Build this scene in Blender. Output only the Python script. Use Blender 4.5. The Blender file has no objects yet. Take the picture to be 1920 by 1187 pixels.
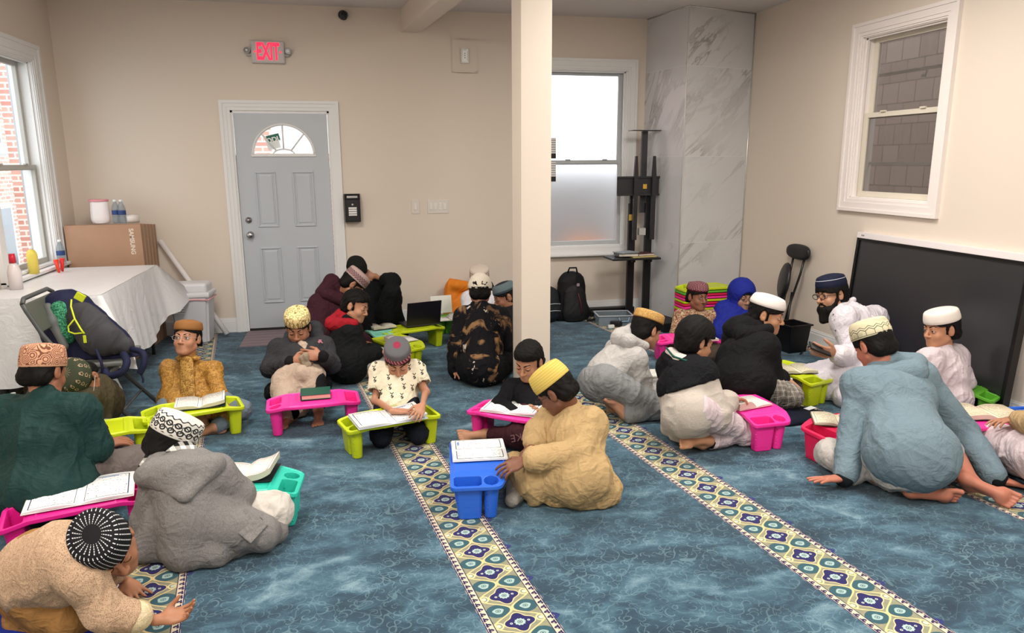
import bpy, bmesh, math, random
import numpy as np
from mathutils import Vector, Matrix, noise as mnoise

random.seed(7)
SC = bpy.context.scene
COL = SC.collection
PI = math.pi

# ------------------------------------------------------------------ camera
CAM_H = 1.57
FPX = 1358.926
PITCH, YAW, ROLL = math.radians(12.04471), math.radians(12.72052), math.radians(-0.28743)
_cy, _sy, _cp, _sp = math.cos(YAW), math.sin(YAW), math.cos(PITCH), math.sin(PITCH)
FWD = Vector((_sy*_cp, _cy*_cp, -_sp))
_r0 = Vector((_cy, -_sy, 0)); _u0 = _r0.cross(FWD)
RGT = _r0*math.cos(ROLL) + _u0*math.sin(ROLL)
UPV = -_r0*math.sin(ROLL) + _u0*math.cos(ROLL)
CPOS = Vector((0, 0, CAM_H))
camd = bpy.data.cameras.new('camera'); cam = bpy.data.objects.new('camera', camd); COL.objects.link(cam)
camd.sensor_fit = 'HORIZONTAL'; camd.sensor_width = 36.0; camd.lens = FPX*36.0/1920.0
camd.clip_start = 0.05; camd.clip_end = 200
m = Matrix((RGT, UPV, -FWD)).transposed().to_4x4(); m.translation = CPOS
cam.matrix_world = m
SC.camera = cam

# ------------------------------------------------------------------ world, lights, exposure
SC.view_settings.view_transform = 'Standard'
SC.view_settings.look = 'None'
SC.view_settings.gamma = 1.0
SC.view_settings.exposure = 0.12
SC.view_settings.use_curve_mapping = False
wd = bpy.data.worlds.new('overcast'); SC.world = wd; wd.use_nodes = True
wn = wd.node_tree; wn.nodes.clear()
wo = wn.nodes.new('ShaderNodeOutputWorld'); wb = wn.nodes.new('ShaderNodeBackground')
wb.inputs['Color'].default_value = (0.93, 0.96, 1.0, 1); wb.inputs['Strength'].default_value = 3.2
wn.links.new(wb.outputs[0], wo.inputs[0])
SC.cycles.max_bounces = 8; SC.cycles.diffuse_bounces = 4; SC.cycles.glossy_bounces = 3
SC.cycles.transmission_bounces = 6; SC.cycles.transparent_max_bounces = 8
SC.cycles.sample_clamp_indirect = 6.0
SC.cycles.use_denoising = True

ZC = 2.945     # ceiling height
YB = 7.137     # back wall
XL, XR = -2.343, 3.90
YF = -2.6      # wall behind the camera

def area_light(name, loc, sx, sy, power, color):
    l = bpy.data.lights.new(name, 'AREA'); l.shape = 'RECTANGLE'; l.size = sx; l.size_y = sy
    l.energy = power; l.color = color
    o = bpy.data.objects.new(name, l); o.location = loc; COL.objects.link(o); return o
LIGHTS = [(-1.0, 1.2), (2.2, 1.2), (-0.8, 4.2), (2.3, 3.9), (0.6, -1.2)]
for i, (x, y) in enumerate(LIGHTS):
    area_light('ceiling_lamp_light', (x, y, ZC-0.055), 0.9, 0.9, (62, 66, 44, 48, 50)[i], (1.0, 0.945, 0.87))

# ------------------------------------------------------------------ picture coordinates -> places in the room
def ray(px, py):
    return FWD + RGT*((px-960.0)/FPX) - UPV*((py-593.5)/FPX)
def at(px, py, dep):                      # point at camera depth
    return CPOS + ray(px, py)*dep
def atz(px, py, z=0.0):                   # point on a level plane
    d = ray(px, py); return CPOS + d*((z-CAM_H)/d.z)
def aty(px, py, y=YB):
    d = ray(px, py); return CPOS + d*(y/d.y)
def atx(px, py, x=XR):
    d = ray(px, py); return CPOS + d*(x/d.x)
def depth_of(p):
    return (Vector(p)-CPOS).dot(FWD)
def cdir(rx, uy, tz):                     # direction: right, up in picture, towards camera
    return (RGT*rx + UPV*uy - FWD*tz).normalized()

# ------------------------------------------------------------------ node helper
def srgb(c):
    if isinstance(c, str):
        c = c.lstrip('#'); c = tuple(int(c[i:i+2], 16) for i in (0, 2, 4))
    r = [(v/255.0) for v in c[:3]]
    return tuple((v/12.92 if v <= 0.04045 else ((v+0.055)/1.055)**2.4) for v in r) + (1.0,)

class S:
    """a socket (or number) with arithmetic that makes Math nodes"""
    def __init__(s, g, v): s.g, s.v = g, v
    def __add__(s, o): return s.g.m('ADD', s, o)
    def __radd__(s, o): return s.g.m('ADD', s, o)
    def __sub__(s, o): return s.g.m('SUBTRACT', s, o)
    def __rsub__(s, o): return s.g.m('SUBTRACT', o, s)
    def __mul__(s, o): return s.g.m('MULTIPLY', s, o)
    def __rmul__(s, o): return s.g.m('MULTIPLY', s, o)
    def __truediv__(s, o): return s.g.m('DIVIDE', s, o)
    def __lt__(s, o): return s.g.m('LESS_THAN', s, o)
    def __gt__(s, o): return s.g.m('GREATER_THAN', s, o)
    def abs(s): return s.g.m('ABSOLUTE', s)
    def sin(s): return s.g.m('SINE', s)
    def cos(s): return s.g.m('COSINE', s)
    def frac(s): return s.g.m('FRACT', s)
    def floor(s): return s.g.m('FLOOR', s)
    def sqrt(s): return s.g.m('SQRT', s)
    def pmod(s, o): return s.g.m('FLOORED_MODULO', s, o)
    def pp(s, o): return s.g.m('PINGPONG', s, o)
    def max(s, o): return s.g.m('MAXIMUM', s, o)
    def min(s, o): return s.g.m('MINIMUM', s, o)
    def atan2(s, o): return s.g.m('ARCTAN2', s, o)
    def clamp(s):
        r = s.g.m('ADD', s, 0.0); r.v.node.use_clamp = True; return r

class Mat:
    def __init__(s, name, rough=0.6, spec=0.3, color=None, metallic=0.0):
        s.mat = bpy.data.materials.new(name); s.mat.use_nodes = True
        s.nt = s.mat.node_tree; s.N = s.nt.nodes; s.L = s.nt.links
        s.b = s.N['Principled BSDF']
        s.b.inputs['Roughness'].default_value = rough
        s.b.inputs['Specular IOR Level'].default_value = spec
        s.b.inputs['Metallic'].default_value = metallic
        if color is not None: s.b.inputs['Base Color'].default_value = srgb(color)
    def put(s, inp, v):
        if isinstance(v, S): v = v.v
        if hasattr(v, 'is_output') or isinstance(v, bpy.types.NodeSocket): s.L.new(v, inp)
        else: inp.default_value = v
    def m(s, op, a, b=None, c=None):
        n = s.N.new('ShaderNodeMath'); n.operation = op
        for i, v in enumerate((a, b, c)):
            if v is not None: s.put(n.inputs[i], v)
        return S(s, n.outputs[0])
    def coord(s, kind='Object'):
        n = s.N.new('ShaderNodeTexCoord'); return n.outputs[kind]
    def sep(s, v):
        n = s.N.new('ShaderNodeSeparateXYZ'); s.put(n.inputs[0], v)
        return tuple(S(s, n.outputs[i]) for i in range(3))
    def comb(s, x, y, z):
        n = s.N.new('ShaderNodeCombineXYZ')
        for i, v in enumerate((x, y, z)): s.put(n.inputs[i], v)
        return n.outputs[0]
    def mapping(s, vec, scale=(1, 1, 1), rot=(0, 0, 0), loc=(0, 0, 0)):
        n = s.N.new('ShaderNodeMapping'); s.put(n.inputs['Vector'], vec)
        n.inputs['Scale'].default_value = scale; n.inputs['Rotation'].default_value = rot
        n.inputs['Location'].default_value = loc; return n.outputs[0]
    def noise(s, vec, scale=5, detail=3, rough=0.5, dist=0.0, out='Fac'):
        n = s.N.new('ShaderNodeTexNoise'); s.put(n.inputs['Vector'], vec)
        n.inputs['Scale'].default_value = scale; n.inputs['Detail'].default_value = detail
        n.inputs['Roughness'].default_value = rough; n.inputs['Distortion'].default_value = dist
        return S(s, n.outputs[out]) if out == 'Fac' else n.outputs[out]
    def vor(s, vec, scale=5, feature='F1', out='Distance', rnd=1.0):
        n = s.N.new('ShaderNodeTexVoronoi'); n.feature = feature; s.put(n.inputs['Vector'], vec)
        n.inputs['Scale'].default_value = scale; n.inputs['Randomness'].default_value = rnd
        return S(s, n.outputs[out]) if out == 'Distance' else n.outputs[out]
    def mix(s, f, a, b):
        n = s.N.new('ShaderNodeMix'); n.data_type = 'RGBA'
        s.put(n.inputs[0], f)
        for i, v in ((6, a), (7, b)):
            if isinstance(v, (str,)) or (isinstance(v, tuple) and len(v) == 3): v = srgb(v)
            s.put(n.inputs[i], v)
        return n.outputs[2]
    def ramp(s, f, stops):
        n = s.N.new('ShaderNodeValToRGB'); s.put(n.inputs[0], f)
        e = n.color_ramp.elements
        while len(e) < len(stops): e.new(0.5)
        for i, (p, c) in enumerate(stops):
            e[i].position = p; e[i].color = srgb(c) if isinstance(c, (str,)) or len(c) == 3 else c
        return n.outputs[0]
    def base(s, c):
        s.put(s.b.inputs['Base Color'], srgb(c) if isinstance(c, str) else c); return s
    def bump(s, h, strength=0.3, dist=0.01):
        n = s.N.new('ShaderNodeBump'); n.inputs['Strength'].default_value = strength
        n.inputs['Distance'].default_value = dist; s.put(n.inputs['Height'], h)
        s.L.new(n.outputs[0], s.b.inputs['Normal']); return s
    def done(s): return s.mat

_plain = {}
def plain(color, rough=0.5, spec=0.4, metallic=0.0, bump=0.0, bscale=300):
    key = (color, rough, spec, metallic, bump, bscale)
    if key not in _plain:
        M = Mat('mat_%d' % len(_plain), rough, spec, color, metallic)
        if bump: M.bump(M.noise(M.coord(), bscale, 2), bump, 0.002)
        _plain[key] = M.done()
    return _plain[key]

# ------------------------------------------------------------------ object helpers
def thing(name, label=None, cat=None, loc=(0, 0, 0), rz=0.0, group=None):
    o = bpy.data.objects.new(name, None); COL.objects.link(o)
    o.empty_display_size = 0.05
    o.location = loc; o.rotation_euler = (0, 0, rz)
    return tag(o, label, cat, group)
def tag(o, label=None, cat=None, group=None, kind=None):
    if label: o['label'] = label
    if cat: o['category'] = cat
    if group: o['group'] = group
    if kind: o['kind'] = kind
    return o
def link_mesh(name, me, mats, parent=None, smooth=False):
    o = bpy.data.objects.new(name, me); COL.objects.link(o)
    for mt in (mats if isinstance(mats, (list, tuple)) else [mats]): me.materials.append(mt)
    if smooth:
        me.polygons.foreach_set('use_smooth', [True]*len(me.polygons))
    if parent is not None: o.parent = parent
    return o

class MB:
    """collects shapes into one mesh"""
    def __init__(s): s.bm = bmesh.new()
    def _mark(s, before, mi, M=None):
        for f in s.bm.faces:
            if f.index == -1 or f not in before: f.material_index = mi
    def box(s, c, size, rot=None, bev=0.0, mi=0, seg=2):
        b = bmesh.new()
        bmesh.ops.create_cube(b, size=1.0)
        bmesh.ops.scale(b, vec=size, verts=b.verts)
        if bev > 0:
            bmesh.ops.bevel(b, geom=list(b.edges), offset=min(bev, min(size)*0.49), segments=seg, affect='EDGES', profile=0.6)
        M = Matrix.Translation(c)
        if rot is not None: M = M @ (rot if isinstance(rot, Matrix) else Matrix.Rotation(rot, 4, 'Z')).to_4x4()
        s.merge(b, M, mi); return s
    def merge(s, b, M=Matrix(), mi=0):
        vm = [s.bm.verts.new(M @ v.co) for v in b.verts]
        b.verts.index_update()
        for f in b.faces:
            try:
                nf = s.bm.faces.new([vm[v.index] for v in f.verts]); nf.material_index = mi; nf.smooth = f.smooth
            except ValueError: pass
        b.free()
    def cyl(s, p0, p1, r0, r1=None, n=20, mi=0, caps=True, smooth=True):
        r1 = r0 if r1 is None else r1
        p0, p1 = Vector(p0), Vector(p1); d = (p1-p0).normalized()
        a = d.orthogonal().normalized(); c = d.cross(a)
        R = []
        for p, r in ((p0, r0), (p1, r1)):
            R.append([s.bm.verts.new(p+(a*math.cos(t)+c*math.sin(t))*r) for t in [2*PI*i/n for i in range(n)]])
        for i in range(n):
            f = s.bm.faces.new((R[0][i], R[0][(i+1) % n], R[1][(i+1) % n], R[1][i])); f.material_index = mi; f.smooth = smooth
        if caps:
            f = s.bm.faces.new(R[0][::-1]); f.material_index = mi
            f = s.bm.faces.new(R[1]); f.material_index = mi
        return s
    def tube(s, pts, r, n=10, mi=0, closed=False):
        pts = [Vector(p) for p in pts]; L = len(pts); rings = []
        up = None
        for i, p in enumerate(pts):
            a = pts[(i-1) % L] if (closed or i > 0) else p
            b = pts[(i+1) % L] if (closed or i < L-1) else p
            d = (b-a).normalized()
            if up is None: up = d.orthogonal().normalized()
            up = (up - d*up.dot(d)).normalized(); w = d.cross(up)
            rr = r[i] if isinstance(r, (list, tuple)) else r
            rings.append([s.bm.verts.new(p+(up*math.cos(t)+w*math.sin(t))*rr) for t in [2*PI*k/n for k in range(n)]])
        for i in range(L if closed else L-1):
            A, B = rings[i], rings[(i+1) % L]
            for k in range(n):
                f = s.bm.faces.new((A[k], A[(k+1) % n], B[(k+1) % n], B[k])); f.material_index = mi; f.smooth = True
        if not closed:
            f = s.bm.faces.new(rings[0][::-1]); f.material_index = mi
            f = s.bm.faces.new(rings[-1]); f.material_index = mi
        return s
    def lathe(s, prof, c=(0, 0, 0), n=32, sx=1.0, sy=1.0, mi=0, M=None):
        c = Vector(c); rings = []
        for r, z in prof:
            if r < 1e-5:
                rings.append([s.bm.verts.new((M @ Vector((0, 0, z)) if M else Vector((0, 0, z)))+c)])
            else:
                ring = []
                for k in range(n):
                    t = 2*PI*k/n; v = Vector((r*sx*math.cos(t), r*sy*math.sin(t), z))
                    ring.append(s.bm.verts.new((M @ v if M else v)+c))
                rings.append(ring)
        for A, B in zip(rings[:-1], rings[1:]):
            for k in range(n):
                if len(A) == 1 and len(B) == 1: continue
                if len(A) == 1: q = (A[0], B[(k+1) % n], B[k])
                elif len(B) == 1: q = (A[k], A[(k+1) % n], B[0])
                else: q = (A[k], A[(k+1) % n], B[(k+1) % n], B[k])
                f = s.bm.faces.new(q); f.material_index = mi; f.smooth = True
        return s
    def prism(s, pts, z0, z1, M=None, mi=0):
        """outline in xy extruded from z0 to z1"""
        M = M or Matrix()
        a = [s.bm.verts.new(M @ Vector((x, y, z0))) for x, y in pts]
        b = [s.bm.verts.new(M @ Vector((x, y, z1))) for x, y in pts]
        n = len(pts)
        for f in [s.bm.faces.new(a[::-1]), s.bm.faces.new(b)]: f.material_index = mi
        for i in range(n):
            f = s.bm.faces.new((a[i], a[(i+1) % n], b[(i+1) % n], b[i])); f.material_index = mi
        return s
    def quad(s, pts, mi=0):
        f = s.bm.faces.new([s.bm.verts.new(p) for p in pts]); f.material_index = mi; return s
    def sheet(s, fn, nu, nv, mi=0, thick=0.0):
        """grid surface fn(u,v) -> point"""
        g = [[s.bm.verts.new(fn(i/nu, j/nv)) for j in range(nv+1)] for i in range(nu+1)]
        for i in range(nu):
            for j in range(nv):
                f = s.bm.faces.new((g[i][j], g[i+1][j], g[i+1][j+1], g[i][j+1])); f.material_index = mi; f.smooth = True
        return s
    def mesh(s, name='mesh', fix=True):
        if fix: bmesh.ops.recalc_face_normals(s.bm, faces=list(s.bm.faces))
        me = bpy.data.meshes.new(name); s.bm.to_mesh(me); s.bm.free(); return me
    def build(s, name, mats, parent=None, smooth=False, fix=True):
        return link_mesh(name, s.mesh(name, fix), mats, parent, smooth)

def copy_tree(o, parent=None):
    c = o.copy(); COL.objects.link(c); c.parent = parent
    for ch in list(o.children): copy_tree(ch, c)
    return c
def solidify(o, t, off=0.0):
    md = o.modifiers.new('thickness', 'SOLIDIFY'); md.thickness = t; md.offset = off; return o

# ------------------------------------------------------------------ writing as mesh letters
def text_mesh(body, size, depth=0.001, bold=0.0, align='CENTER'):
    cu = bpy.data.curves.new('t', 'FONT'); cu.body = body; cu.size = size; cu.extrude = depth
    cu.align_x = align; cu.align_y = 'CENTER'; cu.offset = bold
    o = bpy.data.objects.new('t', cu); COL.objects.link(o)
    bpy.context.view_layer.update()
    me = bpy.data.meshes.new_from_object(o.evaluated_get(bpy.context.evaluated_depsgraph_get()))
    bpy.data.objects.remove(o); me.materials.clear(); return me

# ------------------------------------------------------------------ sculpting fields (numpy) with naive surface nets
BIG = 1.0
class Field:
    def __init__(s, lo, hi, h):
        s.h = h; s.lo = np.array(lo, np.float64)-3*h
        n = np.ceil((np.array(hi)+3*h-s.lo)/h).astype(int)+1
        s.n = n; s.a = np.full(n, BIG, np.float32)
        s.ax = [(s.lo[i]+np.arange(n[i])*h).astype(np.float32) for i in range(3)]
    def _win(s, lo, hi, mar):
        i0 = np.maximum(((np.array(lo)-mar-s.lo)/s.h).astype(int), 0)
        i1 = np.minimum(((np.array(hi)+mar-s.lo)/s.h).astype(int)+2, s.n)
        if (i1 <= i0).any(): return None
        sl = tuple(slice(i0[k], i1[k]) for k in range(3))
        X = s.ax[0][sl[0]][:, None, None]; Y = s.ax[1][sl[1]][None, :, None]; Z = s.ax[2][sl[2]][None, None, :]
        return sl, X, Y, Z
    def _join(s, sl, d, k):
        a = s.a[sl]
        if k > 0:
            hh = np.maximum(k-np.abs(a-d), 0)/k
            s.a[sl] = np.minimum(a, d)-hh*hh*k*0.25
        else: s.a[sl] = np.minimum(a, d)
    def cap(s, p, q, r0, r1=None, k=0.0, flat=None, cut=False):
        """round cone p-q; flat=(dir, f) squeezes by f along dir"""
        r1 = r0 if r1 is None else r1
        p = np.array(p, float); q = np.array(q, float); R = max(r0, r1)
        w = s._win(np.minimum(p, q)-R, np.maximum(p, q)+R, k+2*s.h)
        if w is None: return s
        sl, X, Y, Z = w
        if flat is None:
            d = q-p; L2 = float(d@d)+1e-12
            x, y, z = X-p[0], Y-p[1], Z-p[2]
            t = np.clip((x*d[0]+y*d[1]+z*d[2])/L2, 0, 1)
            D = np.sqrt((x-t*d[0])**2+(y-t*d[1])**2+(z-t*d[2])**2)-(r0+(r1-r0)*t)
        else:
            e = np.array(flat[0], float); e /= np.linalg.norm(e); f = 1.0/flat[1]-1.0
            def sq(x, y, z):
                a = (x*e[0]+y*e[1]+z*e[2])*f
                return x+a*e[0], y+a*e[1], z+a*e[2]
            x, y, z = sq(X-p[0], Y-p[1], Z-p[2]); d = np.array(sq(*(q-p))); L2 = float(d@d)+1e-12
            t = np.clip((x*d[0]+y*d[1]+z*d[2])/L2, 0, 1)
            gx, gy, gz = x-t*d[0], y-t*d[1], z-t*d[2]
            rr = np.sqrt(gx*gx+gy*gy+gz*gz)+1e-9
            D = rr-(r0+(r1-r0)*t)
            ga = np.abs(gx*e[0]+gy*e[1]+gz*e[2])/rr
            D = D/(1+f*ga)
        if cut: s.a[sl] = np.maximum(s.a[sl], -D)
        else: s._join(sl, D, k)
        return s
    def ell(s, c, rad, M=None, k=0.0, cut=False, kc=0.0):
        """ellipsoid; M = 3x3 with the axes as columns"""
        c = np.array(c, float); rad = np.array(rad, float); R = rad.max()
        w = s._win(c-R, c+R, k+2*s.h)
        if w is None: return s
        sl, X, Y, Z = w
        x, y, z = X-c[0], Y-c[1], Z-c[2]
        if M is not None:
            M = np.array(M, float)
            u = [(x*M[0, i]+y*M[1, i]+z*M[2, i]) for i in range(3)]
        else: u = [x+0*y+0*z, y+0*x+0*z, z+0*x+0*y]
        k0 = np.sqrt((u[0]/rad[0])**2+(u[1]/rad[1])**2+(u[2]/rad[2])**2)
        k1 = np.sqrt((u[0]/rad[0]**2)**2+(u[1]/rad[1]**2)**2+(u[2]/rad[2]**2)**2)+1e-6
        D = k0*(k0-1)/k1
        if cut:
            a = s.a[sl]
            if kc > 0:
                hh = np.maximum(kc-np.abs(a+D), 0)/kc
                s.a[sl] = np.maximum(a, -D)+hh*hh*kc*0.25
            else: s.a[sl] = np.maximum(a, -D)
        else: s._join(sl, D, k)
        return s
    def func(s, fn, lo, hi, mode='cut', k=0.0):
        """fn(X,Y,Z) field; mode cut: remove where negative; and: keep where negative"""
        w = s._win(lo, hi, 0)
        if w is None: return s
        sl, X, Y, Z = w; D = fn(X, Y, Z)
        if mode == 'cut': s.a[sl] = np.maximum(s.a[sl], -D)
        elif mode == 'and': s.a[sl] = np.maximum(s.a[sl], D)
        else: s._join(sl, D, k)
        return s
    def floor(s, z):
        s.a = np.maximum(s.a, (z-s.ax[2])[None, None, :].astype(np.float32)); return s
    def nets(s):
        a = s.a; a[0] = a[-1] = BIG; a[:, 0] = a[:, -1] = BIG; a[:, :, 0] = a[:, :, -1] = BIG
        ins = a < 0
        cnt = np.zeros(tuple(np.array(a.shape)-1), np.uint8)
        for dx in (0, 1):
            for dy in (0, 1):
                for dz in (0, 1):
                    cnt += ins[dx:a.shape[0]-1+dx, dy:a.shape[1]-1+dy, dz:a.shape[2]-1+dz]
        act = (cnt > 0) & (cnt < 8)
        I = np.argwhere(act).astype(np.int32)
        if len(I) == 0: return np.zeros((0, 3)), np.zeros((0, 4), int)
        idx = np.full(act.shape, -1, np.int32); idx[act] = np.arange(len(I))
        acc = np.zeros((len(I), 3), np.float32); c = np.zeros(len(I), np.float32)
        cor = {}
        for dx in (0, 1):
            for dy in (0, 1):
                for dz in (0, 1): cor[(dx, dy, dz)] = a[I[:, 0]+dx, I[:, 1]+dy, I[:, 2]+dz]
        for ax in range(3):
            o1, o2 = [i for i in range(3) if i != ax]
            for u in (0, 1):
                for v in (0, 1):
                    k0 = [0, 0, 0]; k0[o1] = u; k0[o2] = v; k1 = list(k0); k1[ax] = 1
                    A, B = cor[tuple(k0)], cor[tuple(k1)]
                    mk = (A < 0) != (B < 0); den = np.where(mk, A-B, 1.0)
                    t = np.where(mk, A/den, 0)
                    p = np.zeros((len(I), 3), np.float32); p[:, ax] = t; p[:, o1] = u; p[:, o2] = v
                    acc += p*mk[:, None]; c += mk
        V = (I+acc/c[:, None])*s.h+s.lo
        Q = []
        for ax in range(3):
            o1, o2 = [(1, 2), (2, 0), (0, 1)][ax]
            sA = [slice(None)]*3; sB = [slice(None)]*3; sA[ax] = slice(0, -1); sB[ax] = slice(1, None)
            A = ins[tuple(sA)]; B = ins[tuple(sB)]
            E = np.argwhere(A != B); flip = A[tuple(E.T)]
            E = E[:]; 
            ok = (E[:, o1] > 0) & (E[:, o2] > 0) & (E[:, o1] < act.shape[o1]) & (E[:, o2] < act.shape[o2])
            E = E[ok]; flip = flip[ok]
            def gi(a1, a2):
                K = E.copy(); K[:, o1] -= a1; K[:, o2] -= a2; return idx[tuple(K.T)]
            q = np.stack([gi(1, 1), gi(0, 1), gi(0, 0), gi(1, 0)], 1)
            q[~flip] = q[~flip][:, ::-1]
            Q.append(q)
        Q = np.concatenate(Q); Q = Q[(Q >= 0).all(1)]
        return V, Q

def vnoise(P, seed=0):
    """smooth value noise in -1..1 on points"""
    P = P+seed*17.31; i = np.floor(P).astype(np.int64); f = P-i; f = f*f*(3-2*f)
    def hsh(a, b, c):
        n = (a*73856093) ^ (b*19349663) ^ (c*83492791); n = (n ^ (n >> 13))*1274126177
        return (((n ^ (n >> 16)) & 0xffff)/32767.5-1.0)
    r = 0
    for dx in (0, 1):
        for dy in (0, 1):
            for dz in (0, 1):
                w = (f[:, 0] if dx else 1-f[:, 0])*(f[:, 1] if dy else 1-f[:, 1])*(f[:, 2] if dz else 1-f[:, 2])
                r = r+w*hsh(i[:, 0]+dx, i[:, 1]+dy, i[:, 2]+dz)
    return r

def field_mesh(name, F, smooth=1, folds=None, matfn=None, org=None):
    V, Q = F.nets()
    V = V.astype(np.float64)
    if len(Q) == 0: return bpy.data.meshes.new(name)
    E = np.concatenate([Q[:, [0, 1]], Q[:, [1, 2]], Q[:, [2, 3]], Q[:, [3, 0]]])
    def lap(V, lam):
        acc = np.zeros_like(V)
        for k in range(3):
            acc[:, k] = np.bincount(E[:, 0], V[E[:, 1], k], len(V))+np.bincount(E[:, 1], V[E[:, 0], k], len(V))
        cn = np.bincount(E[:, 0], minlength=len(V))+np.bincount(E[:, 1], minlength=len(V))
        return V+lam*(acc/np.maximum(cn, 1)[:, None]-V)
    for _ in range(smooth): V = lap(V, 0.5)
    if folds:
        fn = np.cross(V[Q[:, 2]]-V[Q[:, 0]], V[Q[:, 3]]-V[Q[:, 1]])
        nr = np.zeros_like(V)
        for c in range(4):
            for k in range(3): nr[:, k] += np.bincount(Q[:, c], fn[:, k], len(V))
        nr /= np.linalg.norm(nr, axis=1)[:, None]+1e-12
        keep = V[:, 2] < 0.012
        disp = np.zeros(len(V))
        for (amp, freq, ext, seed) in folds:      # ext = direction along which the folds run
            e = np.array(ext, float); L = np.linalg.norm(e); P = V*freq
            if L > 0:
                e = e/L; P = P-np.outer((V@e)*freq*0.78, e)
            P = P+0.6*np.stack([vnoise(P*0.5, seed+i) for i in (3, 5, 7)], 1)
            nz = vnoise(P, seed)
            rid = 1-2*np.abs(nz)**0.8
            disp += amp*np.clip(rid, -0.9, 1)*(0.5+0.5*np.clip(vnoise(V*5, seed+9)+0.4, 0, 1))
        disp[keep] = 0
        V = V+nr*disp[:, None]
        V = lap(V, 0.2)
    if org is not None: V = V-np.array(org)
    me = bpy.data.meshes.new(name)
    me.vertices.add(len(V)); me.vertices.foreach_set('co', V.ravel())
    me.loops.add(len(Q)*4); me.loops.foreach_set('vertex_index', Q.ravel().astype(np.int32))
    me.polygons.add(len(Q)); me.polygons.foreach_set('loop_start', (np.arange(len(Q))*4).astype(np.int32))
    me.polygons.foreach_set('use_smooth', np.ones(len(Q), bool))
    if matfn is not None:
        c = V[Q].mean(1)+(np.array(org) if org is not None else 0)
        me.polygons.foreach_set('material_index', matfn(c).astype(np.int32))
    me.update(calc_edges=True); me.validate()
    return me

# ================================================================== MATERIALS OF THE ROOM
def wall_paint():
    M = Mat('wall_paint', 0.45, 0.35)
    c = M.coord()
    M.base(M.mix(M.noise(c, 0.8, 2), '#dccfc1', '#e1d5c8'))
    M.bump(M.noise(c, 180, 2), 0.06, 0.002); return M.done()
def ceiling_paint():
    M = Mat('ceiling_paint', 0.7, 0.2); c = M.coord()
    M.base(M.mix(M.noise(c, 0.6, 2), '#d8d2cf', '#dedad8')); M.bump(M.noise(c, 120, 2), 0.05, 0.002); return M.done()
M_WALL = wall_paint(); M_CEIL = ceiling_paint()
M_TRIM = plain('#e6e6e6', 0.4, 0.4); M_TRIM_WARM = plain('#ece4e0', 0.4, 0.4)
M_SASH = plain('#dcdcda', 0.35, 0.4); M_CREAM = plain('#dcd4c4', 0.45, 0.4)
M_BLACK = plain('#0c0c0e', 0.45, 0.4); M_DGREY = plain('#2c2c2f', 0.5, 0.4)
M_CHROME = plain('#b9b9bb', 0.22, 0.5, 1.0); M_WHITE = plain('#eeeeec', 0.5, 0.4)

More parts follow.
